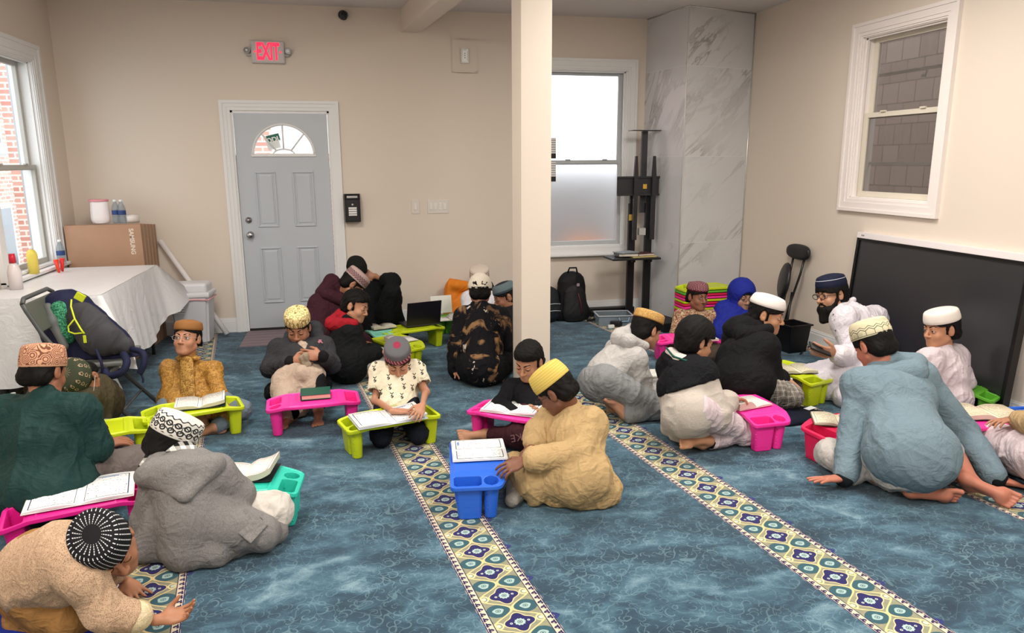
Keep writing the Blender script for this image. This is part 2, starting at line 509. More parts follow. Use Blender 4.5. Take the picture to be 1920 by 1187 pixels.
def carpet():
    M = Mat('carpet', 0.95, 0.08)
    co = M.coord(); x, y, z = M.sep(co)
    # mottled blue ground, streaked across the rows
    st = M.mapping(co, (1.0, 1.0, 1), (0, 0, 0.13))
    n1 = M.noise(M.mapping(st, (1.3, 2.2, 1)), 1.7, 5, 0.62, 0.9)
    n2 = M.noise(M.mapping(st, (1.8, 3.2, 1)), 3.6, 5, 0.6, 0.6)
    nf = M.noise(co, 150, 2, 0.7)
    t = (n1*0.62+n2*0.38+(nf-0.5)*0.10)
    ground = M.ramp(t, [(0.33, '#203444'), (0.46, '#2c4657'), (0.56, '#436476'), (0.70, '#849fab')])
    # curled vine lines
    def vines(sc, off, turns):
        v = M.N.new('ShaderNodeTexVoronoi'); v.inputs['Scale'].default_value = sc
        vec = M.mapping(co, loc=(off, off*0.7, 0)); M.L.new(vec, v.inputs['Vector'])
        sub = M.N.new('ShaderNodeVectorMath'); sub.operation = 'SUBTRACT'
        M.L.new(vec, sub.inputs[0]); M.L.new(v.outputs['Position'], sub.inputs[1])
        a, b, _ = M.sep(sub.outputs[0]); rr = (a*a+b*b).sqrt()
        ang = b.atan2(a)
        cs, _c, _d = M.sep(v.outputs['Color'])
        sg = (cs > 0.5)*2.0-1.0
        sp = (rr*turns*sc+ang*sg*(1/(2*PI))+cs*7.0).frac()
        return ((sp-0.5).abs() < 0.055)*(rr*sc < 0.44)*(rr*sc > 0.05)
    wn_ = M.noise(co, 9, 1, 0.5, 0.4); w2 = M.noise(M.mapping(co, loc=(5, 3, 0)), 6, 1, 0.5, 0.6)
    lines = ((wn_-0.5).abs() < 0.006).max((w2-0.52).abs() < 0.005)
    fig = vines(19, 0.0, 1.6).max(vines(13, 3.3, 1.5)).max(lines)
    fade = (M.noise(co, 3, 2)*1.6-0.25).clamp()
    col = M.mix((fig*fade*0.36), ground, '#8fb3bd')
    # ornamental prayer row borders
    u = x*0.9914+y*0.1289-(0.365*0.9914+2.4*0.1289)
    v = y*0.9914-x*0.1289
    uu = (u+0.35).pmod(1.235)-0.35; W = 0.25
    a = uu-W/2                                    # from the middle of the border
    L = 0.1669
    vm = (v-0.02).pmod(L)-L/2                     # medallion centre at 0
    vh = (v-0.02+L/2).pmod(L)-L/2                 # half way between
    aa = a.abs()
    f0 = M.mix(M.noise(co, 60, 2), '#6f7a6d', '#a39c7a')
    # side buds
    bud = ((aa-0.079)*(aa-0.079)+vm*vm).sqrt()
    c1 = M.mix((bud < 0.020)*(bud > 0.014), f0, '#e3cf9e'); c1 = M.mix((bud < 0.009), c1, '#c2ccba')
    # teal ovals
    ov = ((aa-0.052)*(aa-0.052)*1.1+vh*vh*1.5).sqrt()
    wob = M.m('MULTIPLY', (v*260).sin(), 0.0018)
    c1 = M.mix(ov < 0.046, c1, '#2f5661')
    c1 = M.mix(((ov+wob) < 0.021), c1, '#9fb9b6'); c1 = M.mix((ov > 0.007)*(ov < 0.0105), c1, '#4e7478'); c1 = M.mix(ov < 0.0035, c1, '#27323c')
    # lattice
    lat = (aa-((v-0.02)*(2*PI/L)).cos()*(-0.045)-0.047).abs()
    c1 = M.mix(lat < 0.0055, c1, '#d9c28c')
    # navy medallions
    th = vm.atan2(a); rm = (a*a+vm*vm*1.1).sqrt()
    edge = (th*4).cos()*0.008+0.047
    c1 = M.mix((rm < edge+0.0045), c1, '#dfca98'); c1 = M.mix(rm < edge, c1, '#211e5a')
    c1 = M.mix((rm+(th*10).sin()*0.0016) < 0.0195, c1, '#a9c0bd'); c1 = M.mix((rm > 0.006)*(rm < 0.0095), c1, '#55696f'); c1 = M.mix(rm < 0.003, c1, '#23232f')
    dots = ((aa-0.032)*(aa-0.032)+vm*vm).sqrt(); c1 = M.mix((dots < 0.0052)*(dots > 0.0022), c1, '#c9cfc6')
    # running scroll edge bands
    bb = aa-0.1085; pz = (v*(1/0.031)).frac()-0.5
    band = M.mix(aa > 0.0935, c1, '#d6c6ae')
    ring = ((bb*1.15)*(bb*1.15)+(pz*0.031+0.002)*(pz*0.031+0.002)).sqrt()
    hook = ((ring > 0.0036)*(ring < 0.0122)*((pz*0.031+bb*0.6) > -0.006)).max(((bb-0.006).abs() < 0.003)*(pz > 0.18))
    band = M.mix(hook*(aa > 0.094), band, '#251f4d')
    band = M.mix((ring < 0.0022)*(aa > 0.094), band, '#7a3e55')
    band = M.mix(((aa-0.0935).abs() < 0.0018), band, '#2a2846')
    band = M.mix(((aa-0.1225).abs() < 0.0022), band, '#241f52')
    wob2 = (v*(2*PI/0.062)).sin()*0.0012
    instr = (aa+wob2) < W/2
    col = M.mix(instr, col, band)
    # small crowns outside the right-hand edge
    vc = (v+0.03).pmod(L*1.5)-L*0.75
    cr = (uu-W-0.012).abs()*1.0+vc.abs()*0.8
    cr2 = ((uu-W-0.002).abs()+(vc.abs()-0.012).abs())
    col = M.mix(((cr < 0.012).max(cr2 < 0.009))*(uu > W-0.002), col, '#27306b')
    M.base(col)
    hgt = M.noise(co, 420, 2, 0.8)+n2*1.5
    M.bump(hgt, 0.5, 0.004)
    M.b.inputs['Sheen Weight'].default_value = 0.15
    return M.done()

def marble():
    M = Mat('marble_tile', 0.22, 0.5)
    co = M.coord(); x, y, z = M.sep(co)
    s = x-y*1.0
    tile = ((z-0.79)/0.82).floor()
    p = M.comb(s*1.0+tile*0.37, tile*3.1, z)
    rot = M.mapping(p, (1, 1, 1), (0, math.radians(52), 0))
    st = M.mapping(rot, (0.55, 1, 2.4))
    n = M.noise(st, 1.5, 5, 0.55, 0.35); n2 = M.noise(M.mapping(st, loc=(7, 2, 4)), 1.15, 4, 0.6, 0.5)
    wdt = M.noise(p, 2.3, 2)
    v1 = ((n-0.5).abs()-(wdt-0.38)*0.10)
    v2 = ((n2-0.47).abs()-(wdt-0.42)*0.05)
    vein = (1.0-(v1*60).clamp())*0.75
    vein2 = (1.0-(v2*90).clamp())*0.5
    vein = vein.max(vein2)*((M.noise(p, 1.3, 1)*4.0-1.65).clamp())
    edge = (1.0-((v1.abs()*120).clamp()))*0.35*((M.noise(p, 1.3, 1)*4.0-1.65).clamp())
    basec = M.mix(M.noise(p, 1.2, 3), '#c6c7cb', '#d9d8d9')
    c = M.mix((vein*0.62+edge).clamp(), basec, '#86807e')
    g = (((z-0.79).pmod(0.82)) < 0.004)
    c = M.mix(g, c, '#dedcd8'); M.base(c); return M.done()

def bricks(c1='#cf9184', c2='#dfb2a4', mortar='#eee4dc', sc=1.0, axis='x'):  # brick and mortar colours paled to stand in for overexposure
    M = Mat('brickwork', 0.9, 0.1); co = M.coord()
    x, y, z = M.sep(co)
    n = M.N.new('ShaderNodeTexBrick'); M.L.new(M.comb(x+y, z, 0.0), n.inputs['Vector'])
    n.inputs['Color1'].default_value = srgb(c1); n.inputs['Color2'].default_value = srgb(c2)
    n.inputs['Mortar'].default_value = srgb(mortar); n.inputs['Scale'].default_value = 1.0*sc
    n.inputs['Brick Width'].default_value = 0.22; n.inputs['Row Height'].default_value = 0.075
    n.inputs['Mortar Size'].default_value = 0.012
    M.base(n.outputs[0]); return M.done()
def shingles():
    M = Mat('wood_shingles', 0.85, 0.2); co = M.coord(); x, y, z = M.sep(co)
    n = M.N.new('ShaderNodeTexBrick'); M.L.new(M.comb(y, z, 0.0), n.inputs['Vector'])
    n.inputs['Color1'].default_value = srgb('#94817a'); n.inputs['Color2'].default_value = srgb('#b4a198')
    n.inputs['Mortar'].default_value = srgb('#453c3a'); n.inputs['Scale'].default_value = 1.0
    n.inputs['Brick Width'].default_value = 0.21; n.inputs['Row Height'].default_value = 0.19
    n.inputs['Mortar Size'].default_value = 0.006; n.offset = 0.37
    g = M.noise(M.comb(y*60, z*5, 0.0), 1.0, 3, 0.6, 1.5)
    M.base(M.mix((g*0.75), n.outputs[0], '#c8b8b0')); return M.done()
def glass(rough=0.0, tint=(1, 1, 1, 1)):
    M = Mat('window_glass', rough, 0.5); M.b.inputs['Transmission Weight'].default_value = 1.0
    M.b.inputs['Base Color'].default_value = tint; M.b.inputs['IOR'].default_value = 1.02 if rough == 0 else 1.25
    return M.done()
def thin_glass():
    M = Mat('clear_pane', 0.05, 0.5)
    t = M.N.new('ShaderNodeBsdfTransparent'); t.inputs[0].default_value = (0.96, 0.98, 0.98, 1)
    g = M.N.new('ShaderNodeBsdfGlossy'); g.inputs['Roughness'].default_value = 0.03
    mx = M.N.new('ShaderNodeMixShader'); mx.inputs[0].default_value = 0.07
    M.L.new(t.outputs[0], mx.inputs[1]); M.L.new(g.outputs[0], mx.inputs[2])
    M.L.new(mx.outputs[0], M.N['Material Output'].inputs['Surface']); return M.done()
M_GLASS = thin_glass()
def screen_pane():
    M = Mat('screened_pane', 0.3, 0.5)
    t = M.N.new('ShaderNodeBsdfTransparent'); t.inputs[0].default_value = (0.80, 0.80, 0.79, 1)
    g = M.N.new('ShaderNodeBsdfPrincipled'); g.inputs['Base Color'].default_value = srgb('#77706c'); g.inputs['Roughness'].default_value = 0.3
    mx = M.N.new('ShaderNodeMixShader'); mx.inputs[0].default_value = 0.30
    M.L.new(t.outputs[0], mx.inputs[1]); M.L.new(g.outputs[0], mx.inputs[2])
    M.L.new(mx.outputs[0], M.N['Material Output'].inputs['Surface']); return M.done()
M_SCREENED = screen_pane()
M_FROST = glass(0.62, (0.86, 0.88, 0.90, 1))
M_CARPET = carpet(); M_MARBLE = marble()

# ================================================================== STRUCTURE
def struct(o): o['kind'] = 'structure'; return o
T = 0.16
# floor and ceiling
b = MB(); b.box(((XL+XR)/2, (YB+YF)/2, -0.05), (XR-XL+2*T, YB-YF+2*T, 0.1)); struct(b.build('floor', M_CARPET))
b = MB(); b.box(((XL+XR)/2, (YB+YF)/2, ZC+0.05), (XR-XL+2*T, YB-YF+2*T, 0.1)); struct(b.build('ceiling', M_CEIL))

def wall_with_holes(name, a0, a1, z0, z1, holes, mk):
    """mk(a,z,da,dz) -> (centre,size); holes: (a0,a1,z0,z1)"""
    b = MB(); A = sorted({a0, a1}|{h[0] for h in holes}|{h[1] for h in holes})
    for p, q in zip(A[:-1], A[1:]):
        zs = sorted([(h[2], h[3]) for h in holes if h[0] < (p+q)/2 < h[1]]); z = z0
        for u, w in zs+[(z1, z1)]:
            if u > z+1e-6:
                c, s = mk((p+q)/2, (z+u)/2, q-p, u-z); b.box(c, s)
            z = w
    bmesh.ops.remove_doubles(b.bm, verts=b.bm.verts, dist=1e-5)
    return struct(b.build(name, M_WALL, fix=False))
DX0, DX1, DZ1 = -0.975, -0.113, 2.035
WB = (1.975, 2.812, 0.705, 2.462)         # back window opening
WL = (5.70, 6.63, 0.775, 2.365)           # left window opening (y)
WR = (4.264, 5.096, 1.274, 2.49)           # right window opening (y)
wall_with_holes('wall_back', XL-T, XR+T, 0, ZC, [(DX0, DX1, -1, DZ1), WB], lambda a, z, da, dz: ((a, YB+T/2, z), (da, T, dz)))
wall_with_holes('wall_left', YF-T, YB, 0, ZC, [WL], lambda a, z, da, dz: ((XL-T/2, a, z), (T, da, dz)))
wall_with_holes('wall_right', YF-T, YB, 0, ZC, [WR], lambda a, z, da, dz: ((XR+T/2, a, z), (T, da, dz)))
b = MB(); b.box(((XL+XR)/2, YF-T/2, ZC/2), (XR-XL, T, ZC)); struct(b.build('wall_front', M_WALL))
# marble chase in the far right corner, with metal corner strips
CX, CY = 3.115, 6.45
b = MB(); b.prism([(CX, CY), (XR, 6.66), (XR, YB), (3.0, YB)], 0, ZC); ch = struct(b.build('wall_alcove', M_MARBLE))
b = MB(); b.box((CX-0.001, CY-0.001, ZC/2), (0.009, 0.009, ZC-0.002)); b.cyl((XR-0.006, 6.654, 0.001), (XR-0.006, 6.654, ZC-0.001), 0.006, n=6)
b.cyl((CX, CY-0.002, ZC-0.006), (XR-0.004, 6.656, ZC-0.006), 0.006, n=6); b.cyl((CX-0.002, CY, ZC-0.006), (2.999, YB-0.004, ZC-0.006), 0.006, n=6)
o = b.build('trim_1', plain('#d9d8d6', 0.25, 0.5, 0.6)); struct(o)
# pillar
PX0, PX1, PY0, PY1 = 1.103, 1.303, 4.60, 4.86
b = MB(); b.box(((PX0+PX1)/2, (PY0+PY1)/2, ZC/2), (PX1-PX0, PY1-PY0, ZC), bev=0.004)
struct(b.build('pillar', M_WALL))
# ceiling beam, running slightly askew
def beamx(y): return 0.577+(7.125-y)*0.1215
b = MB(); y0, y1 = 1.0, YB
vs = [(beamx(y1), y1), (beamx(y1)+0.172, y1), (beamx(y0)+0.172, y0), (beamx(y0), y0)]
b.prism(vs, 2.747, ZC); struct(b.build('ceiling_beam', M_WALL))
# baseboards
def baseboard(name, segs):
    b = MB()
    for (x0, y0, x1, y1, nx, ny) in segs:
        L = math.hypot(x1-x0, y1-y0); ang = math.atan2(y1-y0, x1-x0)
        for (h0, h1, t) in ((0, 0.105, 0.014), (0.105, 0.125, 0.010), (0.125, 0.137, 0.005)):
            b.box(((x0+x1)/2+nx*t/2, (y0+y1)/2+ny*t/2, (h0+h1)/2), (L, t, h1-h0), rot=ang)
    return struct(b.build(name, M_TRIM))
baseboard('baseboard_back', [(XL, YB, DX0-0.09, YB, 0, -1), (DX1+0.09, YB, 3.0, YB, 0, -1)])
baseboard('baseboard_right', [(XR, YF, XR, 6.65, -1, 0)])
baseboard('baseboard_left', [(XL, YF, XL, YB, 1, 0)])

def frame_rings(b, x0, x1, z0, z1, rings, y0, sides='LRTB', mi=0):
    """rings: (inner offset, outer offset, thickness towards room)"""
    for i0, i1, t in rings:
        zb = z0-i0 if 'B' in sides else z0
        for sd, xx in (('L', x0-(i0+i1)/2), ('R', x1+(i0+i1)/2)):
            if sd in sides: b.box((xx, y0-t/2, (zb+z1+i0)/2), (i1-i0, t, z1+i0-zb), mi=mi)
        if 'T' in sides: b.box(((x0+x1)/2, y0-t/2, z1+(i0+i1)/2), (x1-x0+2*i1, t, i1-i0), mi=mi)
        if 'B' in sides: b.box(((x0+x1)/2, y0-t/2, z0-(i0+i1)/2), (x1-x0+2*i1, t, i1-i0), mi=mi)

def make_window(name, w, h, mid, M_fr, M_sash, M_pane, loc, rz, casing=0.095, sill=False, stile=0.045, depthwall=T):
    """local x across (as seen from inside), y outwards, origin lower left corner of opening"""
    root = bpy.data.objects.new(name, None); COL.objects.link(root); struct(root)
    root.location = loc; root.rotation_euler = (0, 0, rz)
    b = MB(); c = casing
    frame_rings(b, 0, w, 0, h, [(0, c*0.25, 0.018), (c*0.25, c*0.75, 0.024), (c*0.75, c, 0.032), (-0.012, 0.0, 0.010)], 0, 'LRTB')
    t = 0.018                                       # jamb liners
    b.box((t/2, depthwall/2, h/2), (t, depthwall, h)); b.box((w-t/2, depthwall/2, h/2), (t, depthwall, h))
    b.box((w/2, depthwall/2, h-t/2), (w, depthwall, t)); b.box((w/2, depthwall/2, t/2), (w, depthwall, t))
    b.box((t+0.006, 0.03, h/2), (0.012, 0.018, h)); b.box((w-t-0.006, 0.03, h/2), (0.012, 0.018, h)); b.box((w/2, 0.03, h-t-0.006), (w, 0.018, 0.012))
    b.build('window_frame', M_fr, root)
    if sill:
        b = MB(); b.box((w/2, -0.025, -0.012), (w+2*c, 0.09, 0.024), bev=0.006); b.build('window_sill', M_fr, root)
    def sash(nm, z0, z1, y):
        b = MB(); s = stile; x0, x1 = t, w-t
        b.box((x0+s/2, y, (z0+z1)/2), (s, 0.03, z1-z0), bev=0.003); b.box((x1-s/2, y, (z0+z1)/2), (s, 0.03, z1-z0), bev=0.003)
        b.box(((x0+x1)/2, y, z0+s*0.45), (x1-x0-2*s, 0.03, s*0.9), bev=0.003); b.box(((x0+x1)/2, y, z1-s*0.4), (x1-x0-2*s, 0.03, s*0.8), bev=0.003)
        o = b.build(nm, M_sash, root)
        b = MB(); b.box(((x0+x1)/2, y, (z0+z1)/2), (x1-x0-2*s+0.01, 0.006, z1-z0-1.6*s+0.01)); b.build('pane', M_pane, o)
        return o
    sash('upper_sash', mid-0.02, h-t, 0.105); lo = sash('lower_sash', t, mid+0.022, 0.07)
    b = MB(); b.box((w*0.28, 0.05, mid+0.026), (0.05, 0.02, 0.012), bev=0.003); b.box((w*0.75, 0.05, mid+0.026), (0.05, 0.02, 0.012), bev=0.003)
    b.build('sash_lock', M_sash, root)
    return root
# back window: frosted, left: clear, right: screened
wbk = make_window('window_2', WB[1]-WB[0], WB[3]-WB[2], 1.562-WB[2], M_TRIM, plain('#b9bcbe', 0.4, 0.4), M_FROST, (WB[0], YB, WB[2]), 0, sill=False)
b = MB(); b.box(((WB[0]+WB[1])/2, YB-0.03, WB[2]-0.075), (WB[1]-WB[0]+0.2, 0.10, 0.022), bev=0.006); struct(b.build('trim_2', M_TRIM))
wlf = make_window('window_1', WL[1]-WL[0], WL[3]-WL[2], 1.545-WL[2], M_TRIM, plain('#b4b2ac', 0.4, 0.4), M_GLASS, (XL, WL[0], WL[2]), PI/2, casing=0.12, sill=True)
wrt = make_window('window_3', WR[1]-WR[0], WR[3]-WR[2], 1.902-WR[2], M_TRIM_WARM, M_CREAM, M_SCREENED, (XR, WR[1], WR[2]), -PI/2, casing=0.095)
# storm-window rails and hardware seen through the right window
b = MB(); w = WR[1]-WR[0]
for z in (0.27, 0.93): b.box((w/2, 0.15, z), (w-0.04, 0.012, 0.022))
b.box((0.5, 0.14, 0.88), (0.05, 0.006, 0.02)); b.box((0.52, 0.14, 0.905), (0.02, 0.006, 0.03))
b.build('storm_rail', M_SASH, wrt)

# ------------------------------------------------------------------ door
droot = bpy.data.objects.new('door_1', None); COL.objects.link(droot); struct(droot); droot.location = (DX0, YB, 0)
dw = DX1-DX0
b = MB(); frame_rings(b, 0, dw, 0, DZ1, [(0, 0.03, 0.016), (0.03, 0.062, 0.022), (0.062, 0.088, 0.03)], 0, 'LRT')
b.box((0.009, T/2, DZ1/2), (0.018, T, DZ1)); b.box((dw-0.009, T/2, DZ1/2), (0.018, T, DZ1)); b.box((dw/2, T/2, DZ1-0.009), (dw, T, 0.018))
b.build('door_frame', M_TRIM, droot)
M_DOOR = plain('#bcc2c9', 0.38, 0.4)
Fd = Field((0.018, 0, 0.012), (dw-0.018, 0.06, DZ1-0.02), 0.005)
# the slab: plates and raised panels built as clean geometry
b = MB(); x0, x1, z0, z1 = 0.021, dw-0.021, 0.022, DZ1-0.022; yf = 0.012
fcx, fcz, fr = 0.44, 1.645, 0.262      # fan light: centre, base and radius
def dpt(x, z, y=yf): return (x, y, z)
NF = 28
arc = [(fcx-fr*math.cos(PI*i/NF)*1.0, fcz+fr*math.sin(PI*i/NF)) for i in range(NF+1)]
top = [(x0, fcz)]+[(x0, z1)]+[(x1, z1)]+[(x1, fcz)]
# ring of faces between the slab edge and the arc
def edge_pt(a):
    dx, dz = -math.cos(a), math.sin(a)
    c = []
    if dx < -1e-6: c.append((x0-fcx)/dx)
    if dx > 1e-6: c.append((x1-fcx)/dx)
    if dz > 1e-6: c.append((z1-fcz)/dz)
    t = min(c); return (fcx+dx*t, fcz+dz*t)
corner = [math.atan2(z1-fcz, fcx-x0), PI-math.atan2(z1-fcz, x1-fcx)]
angs = sorted([PI*i/NF for i in range(NF+1)]+corner)
for p, q in zip(angs[:-1], angs[1:]):
    a0 = (fcx-fr*math.cos(p), fcz+fr*math.sin(p)); a1 = (fcx-fr*math.cos(q), fcz+fr*math.sin(q))
    e0, e1 = edge_pt(p), edge_pt(q)
    b.quad([dpt(*a0), dpt(*e0), dpt(*e1), dpt(*a1)])
    b.quad([dpt(*a0), dpt(*a1), dpt(*a1, yf+0.05), dpt(*a0, yf+0.05)])
b.quad([dpt(fcx-fr, fcz), dpt(fcx+fr, fcz), dpt(fcx+fr, fcz, yf+0.05), dpt(fcx-fr, fcz, yf+0.05)])
b.box(((x0+x1)/2, yf+0.0225, (z0+fcz)/2), (x1-x0, 0.045, fcz-z0))
for (pa, pb) in ((0.168, 0.352), (0.50, 0.69)):
    for (u, v) in ((0.985, 1.495), (0.265, 0.795)):
        for (cx_, cz_, sx_, sz_) in (((pa+pb)/2, v-0.008, pb-pa, 0.016), ((pa+pb)/2, u+0.008, pb-pa, 0.016), (pa+0.008, (u+v)/2, 0.016, v-u-0.032), (pb-0.008, (u+v)/2, 0.016, v-u-0.032)):
            b.box((cx_, yf-0.004, cz_), (sx_, 0.016, sz_), bev=0.006)
        b.box(((pa+pb)/2, yf+0.002, (u+v)/2), (pb-pa-0.062, 0.018, v-u-0.062), bev=0.0085)
slab = b.build('door_panel', M_DOOR, droot, fix=True)
b = MB()
pts = [Vector((fcx-(fr+0.01)*math.cos(PI*i/NF), yf-0.004, fcz+(fr+0.01)*math.sin(PI*i/NF))) for i in range(NF+1)]
b.tube(pts, 0.012, 8); b.box((fcx, yf-0.004, fcz-0.004), (2*fr+0.05, 0.02, 0.028), bev=0.005)
pts = [Vector((fcx-0.095*math.cos(PI*i/16), yf, fcz+0.05*math.sin(PI*i/16))) for i in range(17)]; b.tube(pts, 0.007, 8)
for a in (PI*0.25, PI*0.5, PI*0.75):
    b.cyl((fcx-0.09*math.cos(a), yf, fcz+0.05*math.sin(a)), (fcx-fr*math.cos(a), yf, fcz+fr*math.sin(a)), 0.007, n=8)
b.build('fan_light_frame', M_TRIM, slab)
b = MB(); b.prism([(fcx-fr*math.cos(PI*i/NF), fcz+fr*math.sin(PI*i/NF)) for i in range(NF+1)], 0, 0.005, Matrix(((1, 0, 0, 0), (0, 0, 1, yf+0.02), (0, 1, 0, 0), (0, 0, 0, 1))))
b.build('pane', M_GLASS, slab)
for nm, px, pz, r in (('deadbolt', 0.085, 1.052, 0.030), ('door_knob', 0.090, 0.915, 0.033)):
    b = MB(); Mx = Matrix.Rotation(PI/2, 4, 'X')
    if nm == 'deadbolt': prof = [(0, 0.022), (0.012, 0.022), (0.013, 0.016), (r*0.8, 0.013), (r, 0.006), (r, 0)]
    else: prof = [(0, 0.062), (0.018, 0.061), (0.029, 0.052), (0.031, 0.042), (0.022, 0.03), (0.012, 0.024), (0.012, 0.012), (r, 0.008), (r, 0)]
    b.lathe(prof, (px, yf, pz), 24, M=Mx); b.build(nm, M_CHROME, slab)
b = MB(); b.box((dw/2, 0.07, 0.009), (dw-0.036, 0.14, 0.018)); b.build('threshold', plain('#2a2522', 0.6), droot)
# glass maker's sticker on the fan light
b = MB(); R15 = Matrix.Rotation(math.radians(-14), 4, 'Y')
sx, sz = fcx-0.095, fcz+0.115
b.box((sx, yf+0.016, sz), (0.115, 0.001, 0.13), rot=R15); b.box((sx+0.008, yf+0.0145, sz+0.035), (0.115, 0.001, 0.06), rot=R15, mi=1)
st = b.build('sticker', [plain('#e9eeec'), plain('#1e6d56')], slab)
me = text_mesh('ODL', 0.062, 0.0006, 0.002); to = link_mesh('lettering', me, plain('#f4f6f4'), st)
to.matrix_local = Matrix.Translation((sx+0.008, yf+0.0135, sz+0.018)) @ R15 @ Matrix.Rotation(PI/2, 4, 'X')

# ------------------------------------------------------------------ outdoors, seen through the panes
M_BR = bricks()
b = MB(); b.box((-6.6, 12.0, 2.5), (0.4, 16, 9)); nb = b.build('brick_house', M_BR)
tag(nb, 'pale red brick house outside the left window', 'building')
for yy in (10.6, 13.2, 15.6):
    for zz in (0.1, 2.6):
        b = MB(); b.box((-6.38, yy, zz), (0.06, 0.9, 1.5)); wt_ = b.build('window', plain('#e8e8e6'), nb)
        b = MB(); b.box((-6.345, yy, zz), (0.02, 0.72, 1.3)); b.build('pane', plain('#6d7780', 0.2, 0.6), wt_)
b = MB(); b.box((-5.7, 12.6, 2.05), (1.4, 1.8, 0.06), rot=Matrix.Rotation(math.radians(28), 4, 'Y')); b.build('porch_roof', plain('#cfd4d6'), nb)
b = MB(); b.box((-3.05, 8.30, 1.5), (0.12, 0.26, 4.0)); po = b.build('porch_post', plain('#a9b3bb')); tag(po, 'pale grey post outside the left window', 'post')
b = MB(); b.box((-1.7, 11.4, 1.6), (5.4, 0.3, 5.2)); nb2 = b.build('brick_house', M_BR); tag(nb2, 'red brick house across the yard behind the grey door', 'building')
b = MB(); b.box((-0.55, 11.22, 2.15), (0.9, 0.06, 0.9)); b.build('window_trim', plain('#e9e9e9'), nb2)
b = MB(); b.box((-0.55, 11.18, 1.55), (4.0, 0.5, 0.1)); b.build('porch_roof', plain('#dfe2e4'), nb2)
b = MB(); b.box((5.15, 4.7, 1.5), (0.12, 6.5, 5.4)); nb3 = b.build('shingled_house', shingles()); tag(nb3, 'grey brown shingled house wall outside the right window', 'building')
b = MB(); b.box((-1.5, 9, -0.45), (26, 18, 0.1)); gd = struct(b.build('ground', plain('#9a9a94', 0.9)))
b = MB(); b.lathe([(0, 0), (0.2, 0), (0.24, 0.4), (0.25, 0.75), (0, 0.78)], (2.60, 7.75, -0.05-0.05), 24); ob = b.build('orange_barrel', plain('#ee8a1e', 0.5)); tag(ob, 'orange barrel blurred behind the frosted back window', 'barrel')
b = MB(); b.box((2.60, 7.75, -0.25), (0.6, 0.6, 0.3)); st2 = b.build('crate', plain('#7c7468', 0.8)); tag(st2, 'grey crate under the orange barrel outside the frosted window', 'crate')

# ------------------------------------------------------------------ ceiling lamps (above and behind the frame)
for i, (x, y) in enumerate(LIGHTS):
    lt = thing('ceiling_lamp', 'square white flush ceiling lamp, '+('over the front left of the carpet', 'over the front right of the carpet', 'above the left group of boys', 'above the right group of boys', 'behind the camera')[i], 'lamp', (x, y, ZC-0.04), group=None)
    b = MB(); b.box((0, 0, 0.02), (0.98, 0.98, 0.04), bev=0.008); b.build('housing', M_WHITE, lt)
    Me = Mat('lamp_diffuser', 0.5, 0.3, '#f5f2ea'); Me.b.inputs['Emission Color'].default_value = (1, 0.95, 0.88, 1); Me.b.inputs['Emission Strength'].default_value = 4.0
    b = MB(); b.box((0, 0, -0.004), (0.9, 0.9, 0.008)); b.build('diffuser', Me.done(), lt)

